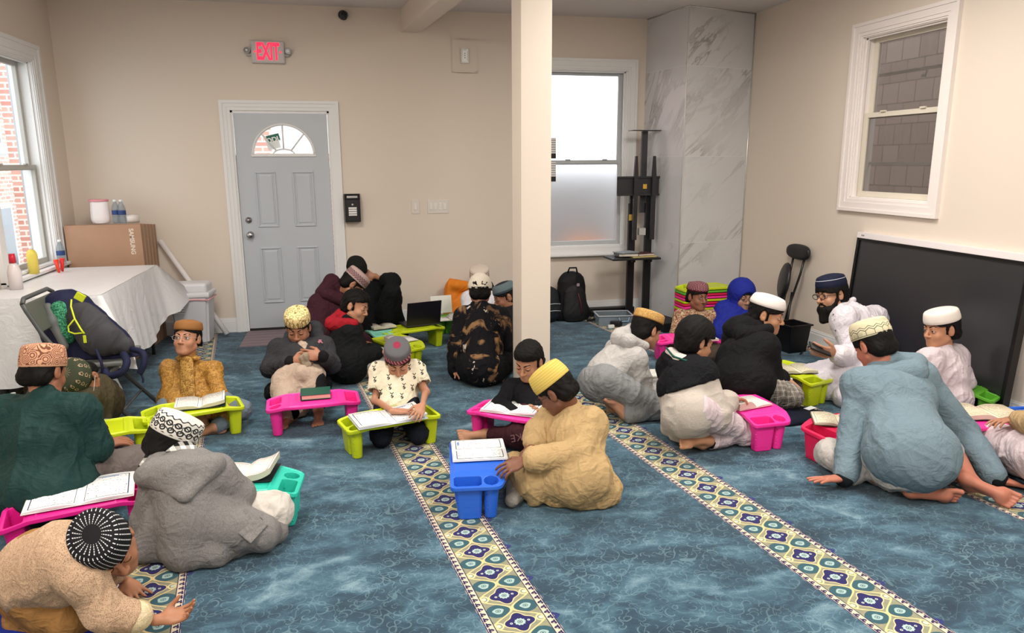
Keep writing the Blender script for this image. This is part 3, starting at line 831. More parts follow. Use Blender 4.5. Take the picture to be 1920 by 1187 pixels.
# ================================================================== LAP DESKS
def desk_mesh():
    h = 0.003
    F = Field((-0.28, -0.14, 0), (0.28, 0.165, 0.2), h)
    L, TW = 0.2714, 0.163
    def rbox2(X, Y, cx, cy, hx, hy, r):
        qx = np.abs(X-cx)-hx+r; qy = np.abs(Y-cy)-hy+r
        return np.sqrt(np.maximum(qx, 0)**2+np.maximum(qy, 0)**2)+np.minimum(np.maximum(qx, qy), 0)-r
    def topz(X): return 0.187-np.clip((np.abs(X)-TW), 0, 1)*0.22
    def outline(X, Y):           # bowed far side, straight near side
        yf = 0.150-0.052*np.clip((np.abs(X)/L), 0, 1.2)**3.0
        yn = -0.126+0.0*X
        d = np.maximum(np.maximum(Y-yf, yn-Y), np.abs(X)-L)
        qx = np.abs(X)-(L-0.025); qy = np.maximum(Y-(yf-0.025), (yn+0.025)-Y)
        rd = np.sqrt(np.maximum(qx, 0)**2+np.maximum(qy, 0)**2)-0.025
        return np.where((qx > 0) & (qy > 0), rd, d)
    lo, hi = (-0.3, -0.2, -0.02), (0.3, 0.2, 0.25)
    def plate(X, Y, Z):
        tz = topz(X); o = outline(X, Y)+0*Z
        top = np.maximum(o, np.maximum(Z-tz, tz-0.0055-Z))
        rim = np.maximum(np.abs(o+0.003)-0.003, np.maximum(Z-tz-0.0045, tz-0.016-Z))
        return np.minimum(top, rim)
    F.func(plate, lo, hi, 'join')
    # raised lip around the sunken tray
    def lip(X, Y, Z):
        o = np.maximum(outline(X, Y)+0.022, np.abs(X)-TW+0.022)+0*Z; tz = topz(X)
        return np.maximum(np.abs(o)-0.003, np.maximum(Z-tz-0.0045, tz-Z))
    F.func(lip, lo, hi, 'join')
    # three bins: rectangular and round one on +x, single wide one on -x; tapered legs
    # (centre top, centre bottom, half sizes top, half sizes bottom, corner radius)
    bins = [((0.219, -0.047), (0.214, -0.040), (0.034, 0.062), (0.025, 0.048), 0.014),
            ((0.219, 0.059), (0.214, 0.054), (0.033, 0.033), (0.023, 0.023), 0.032),
            ((-0.219, -0.009), (-0.214, -0.006), (0.034, 0.098), (0.025, 0.080), 0.014)]
    w = 0.004
    for (c1, c0, h1, h0, r) in bins:
        def tap(Z): return np.clip(Z/0.175, 0, 1.1)
        def shape(X, Y, Z, g, r=r, c1=c1, c0=c0, h1=h1, h0=h0):
            t = tap(Z); cx = c0[0]+(c1[0]-c0[0])*t; cy = c0[1]+(c1[1]-c0[1])*t
            hx = h0[0]+(h1[0]-h0[0])*t+g; hy = h0[1]+(h1[1]-h0[1])*t+g
            rr = np.minimum(r+g, np.minimum(hx, hy)-0.0005)
            qx = np.abs(X-cx)-hx+rr; qy = np.abs(Y-cy)-hy+rr
            return np.sqrt(np.maximum(qx, 0)**2+np.maximum(qy, 0)**2)+np.minimum(np.maximum(qx, qy), 0)-rr
        F.func(lambda X, Y, Z: np.maximum(shape(X, Y, Z, w), np.maximum(Z-topz(X), 0.001-Z)), lo, hi, 'join', 0.004)
        F.func(lambda X, Y, Z: np.maximum(shape(X, Y, Z, 0), 0.007-Z), lo, hi, 'cut')
    return field_mesh('lap_desk', F, smooth=1)
DESK = desk_mesh(); DESK.materials.append(plain('#c9d400', 0.38, 0.45))
COLR = dict(lime='#c3d31a', green='#62b234', pink='#f8359f', magenta='#dc1c8c', teal='#2cc0aa', blue='#2a66d6', red='#de2154', mint='#8fdcc8')
_dm = {k: plain(v, 0.36, 0.45) for k, v in COLR.items()}
DK = {}
def desk(key, col, x, y, deg, label, z=0.0005, group='plastic lap desks'):
    o = bpy.data.objects.new('lap_desk', DESK); COL.objects.link(o)
    o.material_slots[0].link = 'OBJECT'; o.material_slots[0].material = _dm[col]
    o.location = (x, y, z); o.rotation_euler = (0, 0, math.radians(deg))
    tag(o, label, 'lap desk', group); DK[key] = o; return o
desk('a', 'magenta', -1.169, 3.161, 16.7, 'magenta lap desk with an open worksheet booklet at the lower left edge')
desk('b', 'lime', -1.37, 4.06, 196, 'lime lap desk half hidden behind the man in dark green')
desk('c', 'lime', -0.929, 4.329, 196.7, 'lime lap desk in front of the boy in the gold tunic')
desk('d', 'pink', -0.251, 4.318, 184.1, 'bright pink lap desk with a closed dark green book on it')
desk('e', 'lime', 0.18, 3.911, 196.6, 'lime lap desk of the boy in the pineapple print shirt')
desk('f', 'teal', -0.527, 3.194, 354.3, 'teal lap desk beside the boy in the grey wool coat')
desk('g', 'blue', 0.543, 3.196, 262.3, 'royal blue lap desk with a booklet, nearest the camera')
desk('h', 'pink', 0.88, 3.83, 140, 'pink lap desk between the boy in black and the boy in the tan robe')
desk('i', 'mint', 0.17, 6.20, 297, 'pale mint lap desk beside the boy with the red hood')
desk('j', 'lime', 0.332, 5.65, 297.3, 'lime lap desk with round cup hole behind the boy in the pineapple shirt')
desk('k', 'lime', 0.503, 6.113, 200, 'lime lap desk carrying the open black laptop')
desk('l', 'green', 0.97, 6.42, 122.9, 'grass green lap desk with a propped open book near the back wall')
desk('m', 'blue', 1.03, 5.53, 8, 'blue lap desk half hidden by the boy in the tie-dye top')
desk('n', 'pink', 2.62, 5.20, 172, 'pink lap desk in front of the small boy with the maroon cap')
desk('o', 'pink', 2.213, 3.602, 271.6, 'bright pink lap desk beside the boy in the black and cream fleece')
desk('p', 'lime', 2.882, 4.203, 286.6, 'yellow green lap desk between the boy in the black hoodie and the bearded man')
desk('q', 'red', 2.601, 3.193, 6.8, 'crimson red lap desk beside the boy in the light blue hoodie')
desk('r', 'green', 3.665, 3.66, 297, 'grass green lap desk at the right edge below the big screen')
desk('s', 'pink', 3.319, 3.103, 7.4, 'pink lap desk with a cream open book at the right edge')
desk('t', 'blue', 3.755, 2.98, 262, 'blue lap desk corner at the far right edge')
stk = ['pink', 'red', 'lime', 'pink', 'red', 'lime', 'pink', 'red', 'green', 'lime']
nth = ['lowest', 'second from the bottom', 'third from the bottom', 'fourth from the bottom', 'fifth from the bottom', 'fifth from the top', 'fourth from the top', 'third from the top', 'second from the top', 'topmost']
for i, c in enumerate(stk):
    desk('s%d' % i, c, 3.26, 6.14, 180, '%s lap desk in the stack by the marble column, %s' % (c, nth[i]), z=0.0005+i*0.0265, group='stacked lap desks by the marble column')

# ================================================================== BOOKS
def page_mat(paper, w, h, style):
    M = Mat('page_'+style, 0.75, 0.15); x, y, z = M.sep(M.coord()); ax = x.abs()
    mx, my = w*0.10, h*0.07
    inn = (ax > mx*0.9)*(ax < w-mx)*(y.abs() < h/2-my)
    c = M.mix(0.0, paper, paper)
    if style == 'lines':
        lh = (h-2*my)/13
        row = (y/lh).frac(); ink = (row > 0.3)*(row < 0.72)*(M.noise(M.comb(x*420, (y/lh).floor()*3.7, 0.0), 1.0, 2) > 0.47)
        ink = ink*(ax > mx*1.3)*(ax < w-mx*1.4)*(y.abs() < h/2-my*1.5)
        c = M.mix(ink*0.7, c, '#3b3a3c')
        fr = (((ax-(w-mx)).abs() < 0.0012).max((ax-mx*0.9).abs() < 0.0012))*(y.abs() < h/2-my)
        fr = fr.max(((y.abs()-(h/2-my)).abs() < 0.0012)*(ax > mx*0.9)*(ax < w-mx))
        c = M.mix(fr, c, '#55606a')
    elif style == 'red':
        lh = (h-2*my)/13
        row = (y/lh).frac(); ink = (row > 0.3)*(row < 0.7)*(M.noise(M.comb(x*380, (y/lh).floor()*3.7, 0.0), 1.0, 2) > 0.48)*inn
        c = M.mix(ink*0.45, c, '#8a6f70')
        fr = ((ax-(w-mx)).abs() < 0.0018).max(((y.abs()-(h/2-my)).abs() < 0.0018))*(ax > mx*0.8)*(ax < w-mx*0.9)
        c = M.mix(fr, c, '#c98890')
    else:       # worksheet: framed grid with letter groups
        gx, gy = w*0.8/6, h*0.86/8
        cx = ((ax-mx)/gx).frac()-0.5; cy = (y/gy).frac()-0.5
        mark = M.vor(M.comb(x*110, y*110, 0.0), 1.0) < 0.30
        mark = mark*(cx.abs() < 0.34)*(cy.abs() < 0.33)*inn
        c = M.mix(mark*0.9, c, '#33343a')
        g = (cx.abs() > 0.485).max(cy.abs() > 0.48)*inn
        c = M.mix(g*0.35, c, '#8d8f96')
        fr = ((ax-(w-mx)).abs() < 0.0022).max((ax-mx*0.9).abs() < 0.0012)*(y.abs() < h/2-my)
        fr = fr.max(((y.abs()-(h/2-my)).abs() < 0.0018)*(ax > mx*0.9)*(ax < w-mx))
        c = M.mix(fr, c, '#3a3f52')
        hd = (y > h/2-my-gy*0.62)*(y < h/2-my-gy*0.25)*(x > w*0.35)*(x < w*0.7)
        c = M.mix(hd*0.8, c, '#3d78b8')
    M.base(c); return M.done()
_pm = {}
def open_book(loc, rz, w=0.13, h=0.19, th=0.022, style='lines', paper='#efe9dc', cover='#26302c', label='', left=0.5, lift=0.0, tilt=0.0, group='open books on the lap desks', name='open_book', curl=0.0):
    """w page width, h page height, th thickness of all leaves, left = share of the leaves on the left"""
    t = thing(name, label, 'book', loc, rz, group)
    key = (paper, round(w, 3), round(h, 3), style)
    if key not in _pm: _pm[key] = page_mat(paper, w, h, style)
    b = MB()
    cv = 0.003
    b.box((0, 0, cv/2), (2*w+0.006, h+0.008, cv), bev=0.001); b.build('cover', plain(cover, 0.5, 0.3), t)
    for side, share in ((-1, left), (1, 1-left)):
        tt = max(th*share, 0.002); b = MB(); NU = 12
        prof = []
        for i in range(NU+1):
            u = i/NU
            z = cv+tt*(0.25+0.75*math.sin(min(u*2.6, 1)*PI/2)) + 0.006*math.sin(u*PI)*(1 if share >= 0.4 else 0.4) + curl*max(0, u-0.35)**2*(1 if side > 0 else 0.3)
            prof.append((side*u*w, z))
        top = [[b.bm.verts.new((x, s*h/2, z)) for x, z in prof] for s in (-1, 1)]
        bot = [[b.bm.verts.new((x, s*h/2, cv+max(0, z-cv-tt-0.004))) for x, z in prof] for s in (-1, 1)]
        for i in range(NU):
            f = b.bm.faces.new((top[0][i], top[0][i+1], top[1][i+1], top[1][i])); f.smooth = True; f.material_index = 0
            for s in (0, 1):
                f = b.bm.faces.new((top[s][i], bot[s][i], bot[s][i+1], top[s][i+1])); f.material_index = 1
        f = b.bm.faces.new((top[0][NU], bot[0][NU], bot[1][NU], top[1][NU])); f.material_index = 1
        f = b.bm.faces.new((bot[0][0], bot[1][0], bot[1][NU], bot[0][NU])) if False else None
        b.build('pages', [_pm[key], plain('#cfc7b6' if paper != '#f4f4f4' else '#d8d8d8', 0.8, 0.1)], t)
    t.rotation_euler = (tilt, 0, rz)
    return t
def closed_book(loc, rz, w, h, th, cover, label, pages='#dcb7a4', group=None, name='book', cat='book'):
    t = thing(name, label, cat, loc, rz, group)
    b = MB(); b.box((0, 0, 0.0015), (w, h, 0.003), bev=0.001); b.box((0, 0, th-0.0015), (w, h, 0.003), bev=0.001); b.box((-w/2+0.002, 0, th/2), (0.004, h, th), bev=0.0015)
    b.build('cover', plain(cover, 0.5, 0.35), t)
    b = MB(); b.box((0.003, 0, th/2), (w-0.010, h-0.010, th-0.006)); b.build('pages', plain(pages, 0.8, 0.1), t); return t
DT = 0.194
def ondesk(px, py, z=DT): p = atz(px, py, z); return (p.x, p.y, z)
R_ = math.radians
open_book(ondesk(153, 924), R_(13), 0.20, 0.26, 0.010, 'sheet', '#f4f4f4', '#dddddd', 'open worksheet booklet on the magenta lap desk at lower left', name='workbook')
open_book(ondesk(376, 757), R_(8), 0.135, 0.19, 0.03, 'lines', '#e9e6df', '#2c3a33', 'open book with a turning leaf on the lime desk of the gold tunic boy', left=0.45, curl=0.05)
closed_book(ondesk(592, 742), R_(2), 0.175, 0.15, 0.030, '#1f5345', 'closed dark green book on the bright pink lap desk')
open_book(ondesk(727, 783), R_(14), 0.19, 0.23, 0.012, 'sheet', '#f4f4f4', '#d5d8ea', 'rumpled open booklet under the arms of the pineapple shirt boy', name='workbook', curl=0.05)
open_book(ondesk(462, 888), R_(-8), 0.13, 0.19, 0.034, 'red', '#f1ece6', '#23282b', 'open book with red page borders on the teal lap desk', left=0.3, curl=0.09)
open_book((0.57, 3.275, DT), R_(84), 0.125, 0.255, 0.010, 'sheet', '#f4f4f4', '#dddddd', 'open worksheet booklet on the royal blue lap desk', name='workbook')
open_book((0.872, 3.842, DT), R_(-32), 0.16, 0.22, 0.012, 'sheet', '#f4f4f4', '#d8d8d8', 'open booklet on the pink lap desk of the boy in black', name='workbook', curl=0.03)
open_book(ondesk(1398, 757, DT), R_(12), 0.12, 0.17, 0.042, 'lines', '#eee9e2', '#d890a8', 'thick open book on the pink desk of the fleece boy', left=0.85)
open_book(ondesk(1489, 694), R_(-8), 0.12, 0.18, 0.030, 'lines', '#ece3c8', '#3a2f2a', 'open cream book on the yellow green lap desk', left=0.5)
open_book(ondesk(1572, 790), R_(-28), 0.13, 0.18, 0.020, 'lines', '#eee3c8', '#54492f', 'open cream book on the crimson red lap desk', left=0.5)
open_book((3.60, 3.75, DT), R_(20), 0.12, 0.18, 0.040, 'lines', '#e6e0d6', '#5b5650', 'thick open book on the green lap desk at the right edge', left=0.4)
open_book(ondesk(1850, 776), R_(-12), 0.155, 0.20, 0.036, 'lines', '#ecdfc2', '#2d2622', 'large open cream book on the pink desk at the right edge', left=0.6, curl=0.0)
open_book(ondesk(752, 638), R_(24), 0.11, 0.16, 0.030, 'lines', '#f0ece6', '#cfc9bb', 'open white book on the lime desk behind the pineapple shirt boy', left=0.95)
open_book(ondesk(716, 614), R_(20), 0.10, 0.15, 0.036, 'lines', '#e2dccb', '#3d3a30', 'thick open book on the pale mint lap desk', left=0.5)
open_book(ondesk(1318, 636), R_(-4), 0.10, 0.15, 0.024, 'lines', '#f0ece6', '#e889b5', 'open book on the pink desk of the maroon cap boy')
open_book(ondesk(1226, 702, 0.10), R_(80), 0.09, 0.14, 0.02, 'lines', '#eeeae2', '#5a5a5c', 'open book on a low stand beside the grey hoodie boy')
b = MB(); b.box((0, 0, 0.0), (0.26, 0.20, 0.008), bev=0.003)
for sx in (-1, 1):
    for sy in (-1, 1): b.cyl((sx*0.1, sy*0.07, 0), (sx*0.11, sy*0.08, -0.091), 0.008, n=8)
o = b.build('book_stand', plain('#4a4c50', 0.5)); p = atz(1226, 702, 0.10); o.location = (p.x, p.y, 0.095); tag(o, 'small dark low stand under the book of the grey hoodie boy', 'stand')
# propped book on the green desk: leaf standing, block lying
t = open_book(ondesk(842, 598), R_(170), 0.10, 0.15, 0.030, 'lines', '#eeebe4', '#dcd8ce', 'white book on the green desk near the back wall, one half standing up', left=0.9)
b = MB(); b.box((0, 0.088, 0.085), (0.20, 0.012, 0.165), rot=Matrix.Rotation(R_(-12), 4, 'X'), bev=0.002)
Ml = page_mat('#eeebe4', 0.10, 0.15, 'sheet')
o = b.build('upright_pages', _pm[('#eeebe4', 0.1, 0.15, 'lines')], t)
t.rotation_euler = (0, 0, R_(188))
for ch in t.children:
    if ch.name.startswith('upright'): ch.location = (0, -0.17, 0) ; ch.rotation_euler = (0, 0, PI)
# loose sheet on the carpet below the yellow green desk
b = MB(); b.box((0, 0, 0.0012), (0.21, 0.28, 0.0014)); o = b.build('paper_sheet', plain('#ebe9ee', 0.7)); p = atz(1503, 716); o.location = (p.x, p.y, 0); o.rotation_euler = (0, 0, 0.5)
tag(o, 'loose white paper sheet on the carpet beside the yellow green desk', 'paper')

# laptop on the far lime desk
lp = thing('laptop', 'open black laptop seen from behind on a lime lap desk', 'laptop', ondesk(786, 607)[:2]+(DT,), R_(196))
b = MB(); b.box((0, 0.0, 0.008), (0.31, 0.21, 0.014), bev=0.004); b.build('keyboard_base', M_DGREY, lp)
b = MB(); b.box((0, 0, 0.105), (0.31, 0.008, 0.215), bev=0.003); o = b.build('screen', plain('#17131a', 0.35), lp); o.location = (0, 0.1, 0.010); o.rotation_euler = (R_(-12), 0, 0)

# ================================================================== THINGS ON THE WALLS
ex = thing('exit_sign', 'lit red exit sign with two lamp heads above the grey door', 'sign', (-0.61, YB, 2.44))
b = MB(); b.box((0, -0.022, 0.095), (0.285, 0.044, 0.19), bev=0.006); b.build('housing', plain('#c6c2c2', 0.5), ex)
b = MB(); b.box((0, -0.045, 0.095), (0.262, 0.003, 0.172), bev=0.001); b.build('face_plate', plain('#cbc6c6', 0.4), ex)
Me = Mat('exit_red', 0.5, 0.3, '#ff2040'); Me.b.inputs['Emission Color'].default_value = (1.0, 0.02, 0.06, 1); Me.b.inputs['Emission Strength'].default_value = 1.6; M_EXIT = Me.done()
me = text_mesh('EXIT', 0.172, 0.001, 0.006); o = link_mesh('lettering', me, M_EXIT, ex); o.location = (0.002, -0.0475, 0.092); o.rotation_euler = (PI/2, 0, 0); o.scale = (0.56, 1.15, 1)
for s in (-1, 1):
    b = MB(); b.prism([(s*0.122, 0.095), (s*0.104, 0.106), (s*0.104, 0.084)][::s], 0, 0.002, Matrix(((1, 0, 0, 0), (0, 0, 1, -0.0485), (0, 1, 0, 0), (0, 0, 0, 1)))); b.build('arrow', M_EXIT, ex)
    b = MB(); b.box((s*0.158, -0.02, 0.07), (0.05, 0.03, 0.02), bev=0.004); b.cyl((s*0.172, -0.02, 0.105), (s*0.176, -0.055, 0.105), 0.026, 0.029, 20)
    hd = b.build('lamp_head', plain('#a9a6a5', 0.5), ex)
    b = MB(); b.cyl((s*0.176, -0.054, 0.105), (s*0.1762, -0.058, 0.105), 0.023, n=20); b.build('lens', plain('#6d6c6c', 0.15, 0.7), hd)
    b = MB(); b.cyl((s*0.1762, -0.057, 0.105), (s*0.1764, -0.061, 0.105), 0.009, n=14); b.build('bulb', plain('#dfe0e0', 0.2, 0.6), hd)
cm = thing('security_camera', 'small black turret security camera high on the back wall', 'camera', (0.057, YB, 2.875))
b = MB(); b.cyl((0, 0, 0), (0, -0.03, 0), 0.042, 0.036, 24); b.build('mount', M_DGREY, cm)
b = MB(); b.lathe([(0, 0.036), (0.018, 0.033), (0.032, 0.018), (0.036, 0), (0.030, -0.03), (0.022, -0.042), (0, -0.043)], (0.01, -0.062, -0.010), 24, M=Matrix.Rotation(R_(-35), 4, 'X') @ Matrix.Rotation(R_(8), 4, 'Y')); hd = b.build('camera_ball', plain('#1e2026', 0.3), cm)
b = MB(); b.cyl((0.012, -0.086, -0.040), (0.0125, -0.090, -0.044), 0.010, n=14); b.build('lens', plain('#50525a', 0.1, 0.8), hd)
# strobe with clear guard
sb = thing('wall_strobe', 'small bright strobe under a clear domed guard on the back wall', 'alarm', (1.163, YB, 2.55))
b = MB(); b.box((0, -0.012, 0), (0.075, 0.024, 0.135), bev=0.005); b.build('base_plate', plain('#e9e7e4', 0.4), sb)
b = MB(); Mxz = Matrix(((1, 0, 0, 0), (0, 0, 1, -0.040), (0, 1, 0, 0), (0, 0, 0, 1)))
b.prism([(-0.030, -0.056), (0.030, -0.056), (0.018, -0.036), (0.018, 0.036), (0.030, 0.060), (0.004, 0.044), (-0.010, 0.044), (-0.022, 0.060), (-0.026, 0.0)], 0, 0.016, Mxz); rf_ = b.build('reflector', plain('#ffffff', 0.5, 0.6), sb)
for z_ in (-0.018, 0.002, 0.020):
    b = MB(); b.cyl((-0.002, -0.040, z_), (-0.002, -0.0415, z_), 0.0045, n=10); b.build('lamp_dot', plain('#5c5a58', 0.4), rf_)
Fg = []
b = MB()
def dome(u, v):
    a = (u-0.5)*2; c = (v-0.5)*2; k = (1-abs(a)**4)*(1-abs(c)**4)
    return Vector((a*0.125, -0.003-0.085*max(k, 0)**0.6, c*0.155))
b.sheet(dome, 16, 16)
Mg = Mat('clear_guard', 0.03, 0.5)
tn = Mg.N.new('ShaderNodeBsdfTransparent'); tn.inputs[0].default_value = (0.985, 0.985, 0.98, 1)
gn = Mg.N.new('ShaderNodeBsdfGlossy'); gn.inputs['Roughness'].default_value = 0.05
fr = Mg.N.new('ShaderNodeFresnel'); fr.inputs[0].default_value = 1.08
mxn = Mg.N.new('ShaderNodeMixShader'); Mg.L.new(fr.outputs[0], mxn.inputs[0]); Mg.L.new(tn.outputs[0], mxn.inputs[1]); Mg.L.new(gn.outputs[0], mxn.inputs[2]); Mg.L.new(mxn.outputs[0], Mg.N['Material Output'].inputs['Surface'])
b.build('clear_guard', Mg.done(), sb)
# donation / post box
mb = thing('mail_box', 'black locking drop box with white labels beside the grey door', 'mailbox', (0.058, YB, 1.02))
b = MB(); Myz = Matrix(((0, 0, 1, -0.072), (1, 0, 0, 0), (0, 1, 0, 0), (0, 0, 0, 1)))
b.prism([(0, 0), (-0.085, 0), (-0.085, 0.205), (-0.05, 0.262), (0, 0.262)], 0, 0.144, Myz); b.build('body', plain('#17171a', 0.35), mb)
b = MB(); b.box((0, -0.087, 0.105), (0.11, 0.004, 0.19), bev=0.002); d_ = b.build('door', plain('#1d1d20', 0.35), mb)
b = MB(); b.cyl((0, -0.088, 0.165), (0, -0.096, 0.165), 0.009, n=16); b.build('lock', M_CHROME, d_)
def label_mat(n):
    M = Mat('printed_label', 0.6, 0.2); x, y, z = M.sep(M.coord())
    row = (z*n).frac(); ink = (row > 0.3)*(row < 0.65)*(M.noise(M.comb(x*300, (z*n).floor()*3.0, 0.0), 1.0, 2) > 0.42)
    M.base(M.mix(ink*0.8, '#eceae8', '#4a4a4c')); return M.done()
LBL = label_mat(45)
b = MB(); b.box((0, -0.0895, 0.10), (0.075, 0.001, 0.078)); b.build('paper_label', LBL, d_)
b = MB(); b.box((0, -0.0695, 0.234), (0.098, 0.001, 0.019), rot=Matrix.Rotation(R_(-31.5), 4, 'X')); b.build('name_label', LBL, mb)
# light switches
def switch_plate(x, w, n, label):
    t = thing('light_switch', label, 'switch', (x, YB, 1.147), group=None)
    b = MB(); b.box((0, -0.004, 0), (w, 0.008, 0.132), bev=0.003); pl_ = b.build('plate', plain('#ddd6cf', 0.4), t)
    for i in range(n):
        cx = (i-(n-1)/2)*0.046
        b = MB(); b.box((cx, -0.009, 0), (0.030, 0.006, 0.068), bev=0.002); b.box((cx, -0.0125, -0.008 if i != 2 else 0.012), (0.026, 0.005, 0.04), bev=0.002)
        b.build('rocker', plain('#e6e1db', 0.35), t)
switch_plate(0.656, 0.078, 1, 'single white rocker light switch on the back wall')
switch_plate(0.874, 0.206, 4, 'four gang white rocker switch plate on the back wall')
# black framed labels hanging by the back window
for i, z in enumerate((1.70, 1.475)):
    t = thing('label_card', ('upper', 'lower')[i]+' white and black tag on the window edge beside the pillar', 'tag', (2.035, YB-0.03, z))
    b = MB(); b.box((0, 0, 0), (0.05, 0.004, 0.20), bev=0.001); b.build('card', LBL, t)
    b = MB(); b.box((0, -0.003, -0.075), (0.05, 0.003, 0.05)); b.build('black_band', M_BLACK, t)

# ================================================================== TV STAND AND CORNER
tv = thing('tv_stand', 'tall black metal television stand with bracket in front of back window', 'stand', (2.88, 6.88, 0))
b = MB()
b.box((0.0, 0.0, 0.02), (0.30, 0.20, 0.035), bev=0.004)
for x0, y0, x1, y1 in ((-0.12, 0.02, -0.46, 0.14), (0.08, 0.0, 0.20, -0.50), (-0.08, 0, -0.40, -0.42)):
    L = math.hypot(x1-x0, y1-y0); b.box(((x0+x1)/2, (y0+y1)/2, 0.0275), (L, 0.10, 0.05), rot=math.atan2(y1-y0, x1-x0), bev=0.006)
b.build('base', plain('#1b1b1d', 0.5), tv)
for s in (-0.09, 0.09):
    b = MB(); b.box((s, 0, 0.60), (0.072, 0.04, 1.12), bev=0.004); b.box((s, 0.0, 1.22), (0.05, 0.03, 0.36), bev=0.003); b.build('post', plain('#151517', 0.45), tv)
b = MB(); b.box((0.04, 0.045, 1.46), (0.06, 0.03, 0.80), bev=0.003); b.build('centre_pole', plain('#3a3a3e', 0.45), tv)
b = MB(); b.box((0.02, 0.0, 1.865), (0.30, 0.12, 0.006), bev=0.002); b.build('top_shelf', plain('#3a3a3e', 0.45), tv)
b = MB(); b.box((0, -0.04, 1.33), (0.54, 0.012, 0.19), bev=0.003)
for z in (1.245, 1.415): b.box((0, -0.05, z), (0.54, 0.022, 0.02), bev=0.003)
br = b.build('bracket_plate', plain('#2e2e31', 0.45), tv)
b = MB(); b.box((0.02, -0.052, 1.325), (0.04, 0.002, 0.045)); b.build('yellow_sticker', plain('#e0ad45', 0.6), br)
for s in (-0.09, 0.10):
    b = MB(); b.prism([(-0.02, 0.80), (0.02, 0.80), (0.02, 1.45), (0.008, 1.62), (-0.012, 1.62), (-0.02, 1.45)], 0, 0.03, Matrix(((1, 0, 0, s), (0, 0, 1, -0.095), (0, 1, 0, 0), (0, 0, 0, 1)))); b.build('tv_arm', plain('#2a2a2d', 0.45), tv)
b = MB(); b.box((-0.11, -0.022, 1.02), (0.035, 0.004, 0.06)); b.build('yellow_sticker', plain('#c9a23c', 0.6), tv)
b = MB(); b.box((0.0, -0.05, 0.88), (0.07, 0.05, 0.07), bev=0.005); b.build('bracket_clip', plain('#b9b7b3', 0.5), tv)
b = MB(); b.box((-0.14, -0.16, 0.635), (0.50, 0.28, 0.02), bev=0.006)
b.box((0.09, -0.05, 0.60), (0.03, 0.10, 0.05), bev=0.004); b.box((-0.09, -0.05, 0.60), (0.03, 0.10, 0.05), bev=0.004)
b.build('shelf', plain('#1a1a1c', 0.45), tv)
zz = 0.6465
for i, (dx, dy, rz, w, h, th, c, lb) in enumerate([(-0.05, -0.16, 0.1, 0.26, 0.20, 0.010, '#dac77a', 'thin yellow booklet, lowest on the stand shelf'), (-0.20, -0.15, -0.1, 0.20, 0.19, 0.028, '#4d5154', 'grey book on the left of the stand shelf'), (-0.03, -0.15, 0.2, 0.19, 0.16, 0.022, '#4f2a30', 'maroon book on the yellow booklet on the stand shelf'), (-0.20, -0.15, 0.3, 0.21, 0.16, 0.008, '#8f969b', 'pale grey booklet topmost on the left of the stand shelf')]):
    z0 = [0.6455, 0.6565, 0.6565, 0.6855][i]
    closed_book((2.88+dx, 6.88+dy, z0), rz, w, h, th, c, lb, pages='#d8cfc4', group=None)
# wall-side flat black case behind the stand, clear box, black box with label
b = MB(); b.box((2.60, 7.07, 0.036), (0.62, 0.09, 0.07), bev=0.006); o = b.build('flat_case', plain('#121214', 0.5)); tag(o, 'long flat black case on the carpet along the back wall', 'case')
sbx = thing('storage_box', 'clear plastic storage box with blue latch near the stand', 'box', (2.52, 6.62, 0), R_(-8))
Mc = Mat('clear_plastic', 0.15, 0.5)
tn = Mc.N.new('ShaderNodeBsdfTransparent'); tn.inputs[0].default_value = (0.86, 0.9, 0.93, 1)
mxn = Mc.N.new('ShaderNodeMixShader'); mxn.inputs[0].default_value = 0.38; Mc.b.inputs['Base Color'].default_value = srgb('#9aa6b0')
Mc.L.new(tn.outputs[0], mxn.inputs[1]); Mc.L.new(Mc.b.outputs[0], mxn.inputs[2]); Mc.L.new(mxn.outputs[0], Mc.N['Material Output'].inputs['Surface']); M_CLEAR = Mc.done()
b = MB(); hx, hy, H_ = 0.165, 0.12, 0.10
for s in (-1, 1):
    b.box((s*hx, 0, H_/2), (0.004, 2*hy, H_)); b.box((0, s*hy, H_/2), (2*hx, 0.004, H_))
b.box((0, 0, 0.003), (2*hx, 2*hy, 0.004)); b.build('tub', M_CLEAR, sbx)
b = MB()
for s in (-1, 1):
    b.box((s*(hx+0.006), 0, H_), (0.016, 2*hy+0.03, 0.008), bev=0.003); b.box((0, s*(hy+0.006), H_), (2*hx+0.03, 0.016, 0.008), bev=0.003)
b.build('rim', plain('#b9c0c6', 0.3), sbx)
b = MB(); b.tube([(0.03, -hy-0.012, 0.085), (0.04, -hy-0.014, 0.045), (0.12, -hy-0.014, 0.045), (0.13, -hy-0.012, 0.085)], 0.005, 8); b.build('latch', plain('#8fb6cc', 0.35), sbx)
b = MB(); b.box((-0.04, -hy-0.03, 0.016), (0.06, 0.03, 0.03), bev=0.005); o = b.build('charger', M_WHITE); o.location = (2.47, 6.58, 0); tag(o, 'small white charger block on the carpet before the clear box', 'charger')
bb = thing('equipment_box', 'low black equipment box with a white label by the marble column', 'box', (2.93, 6.22, 0), R_(4))
b = MB(); b.box((0, 0, 0.045), (0.22, 0.20, 0.09), bev=0.008); o = b.build('case', plain('#101012', 0.5), bb)
b = MB(); b.box((0.05, -0.1008, 0.05), (0.07, 0.001, 0.03)); b.build('paper_label', LBL, bb)
b = MB(); pts = [(2.62+0.10*math.cos(t*1.9)+0.05*t, 6.33+0.05*math.sin(t*2.3), 0.007) for t in np.linspace(0, 5, 40)]; b.tube(pts, 0.005, 6); o = b.build('cable', M_BLACK); tag(o, 'tangled black cable on the carpet before the stand', 'cable')
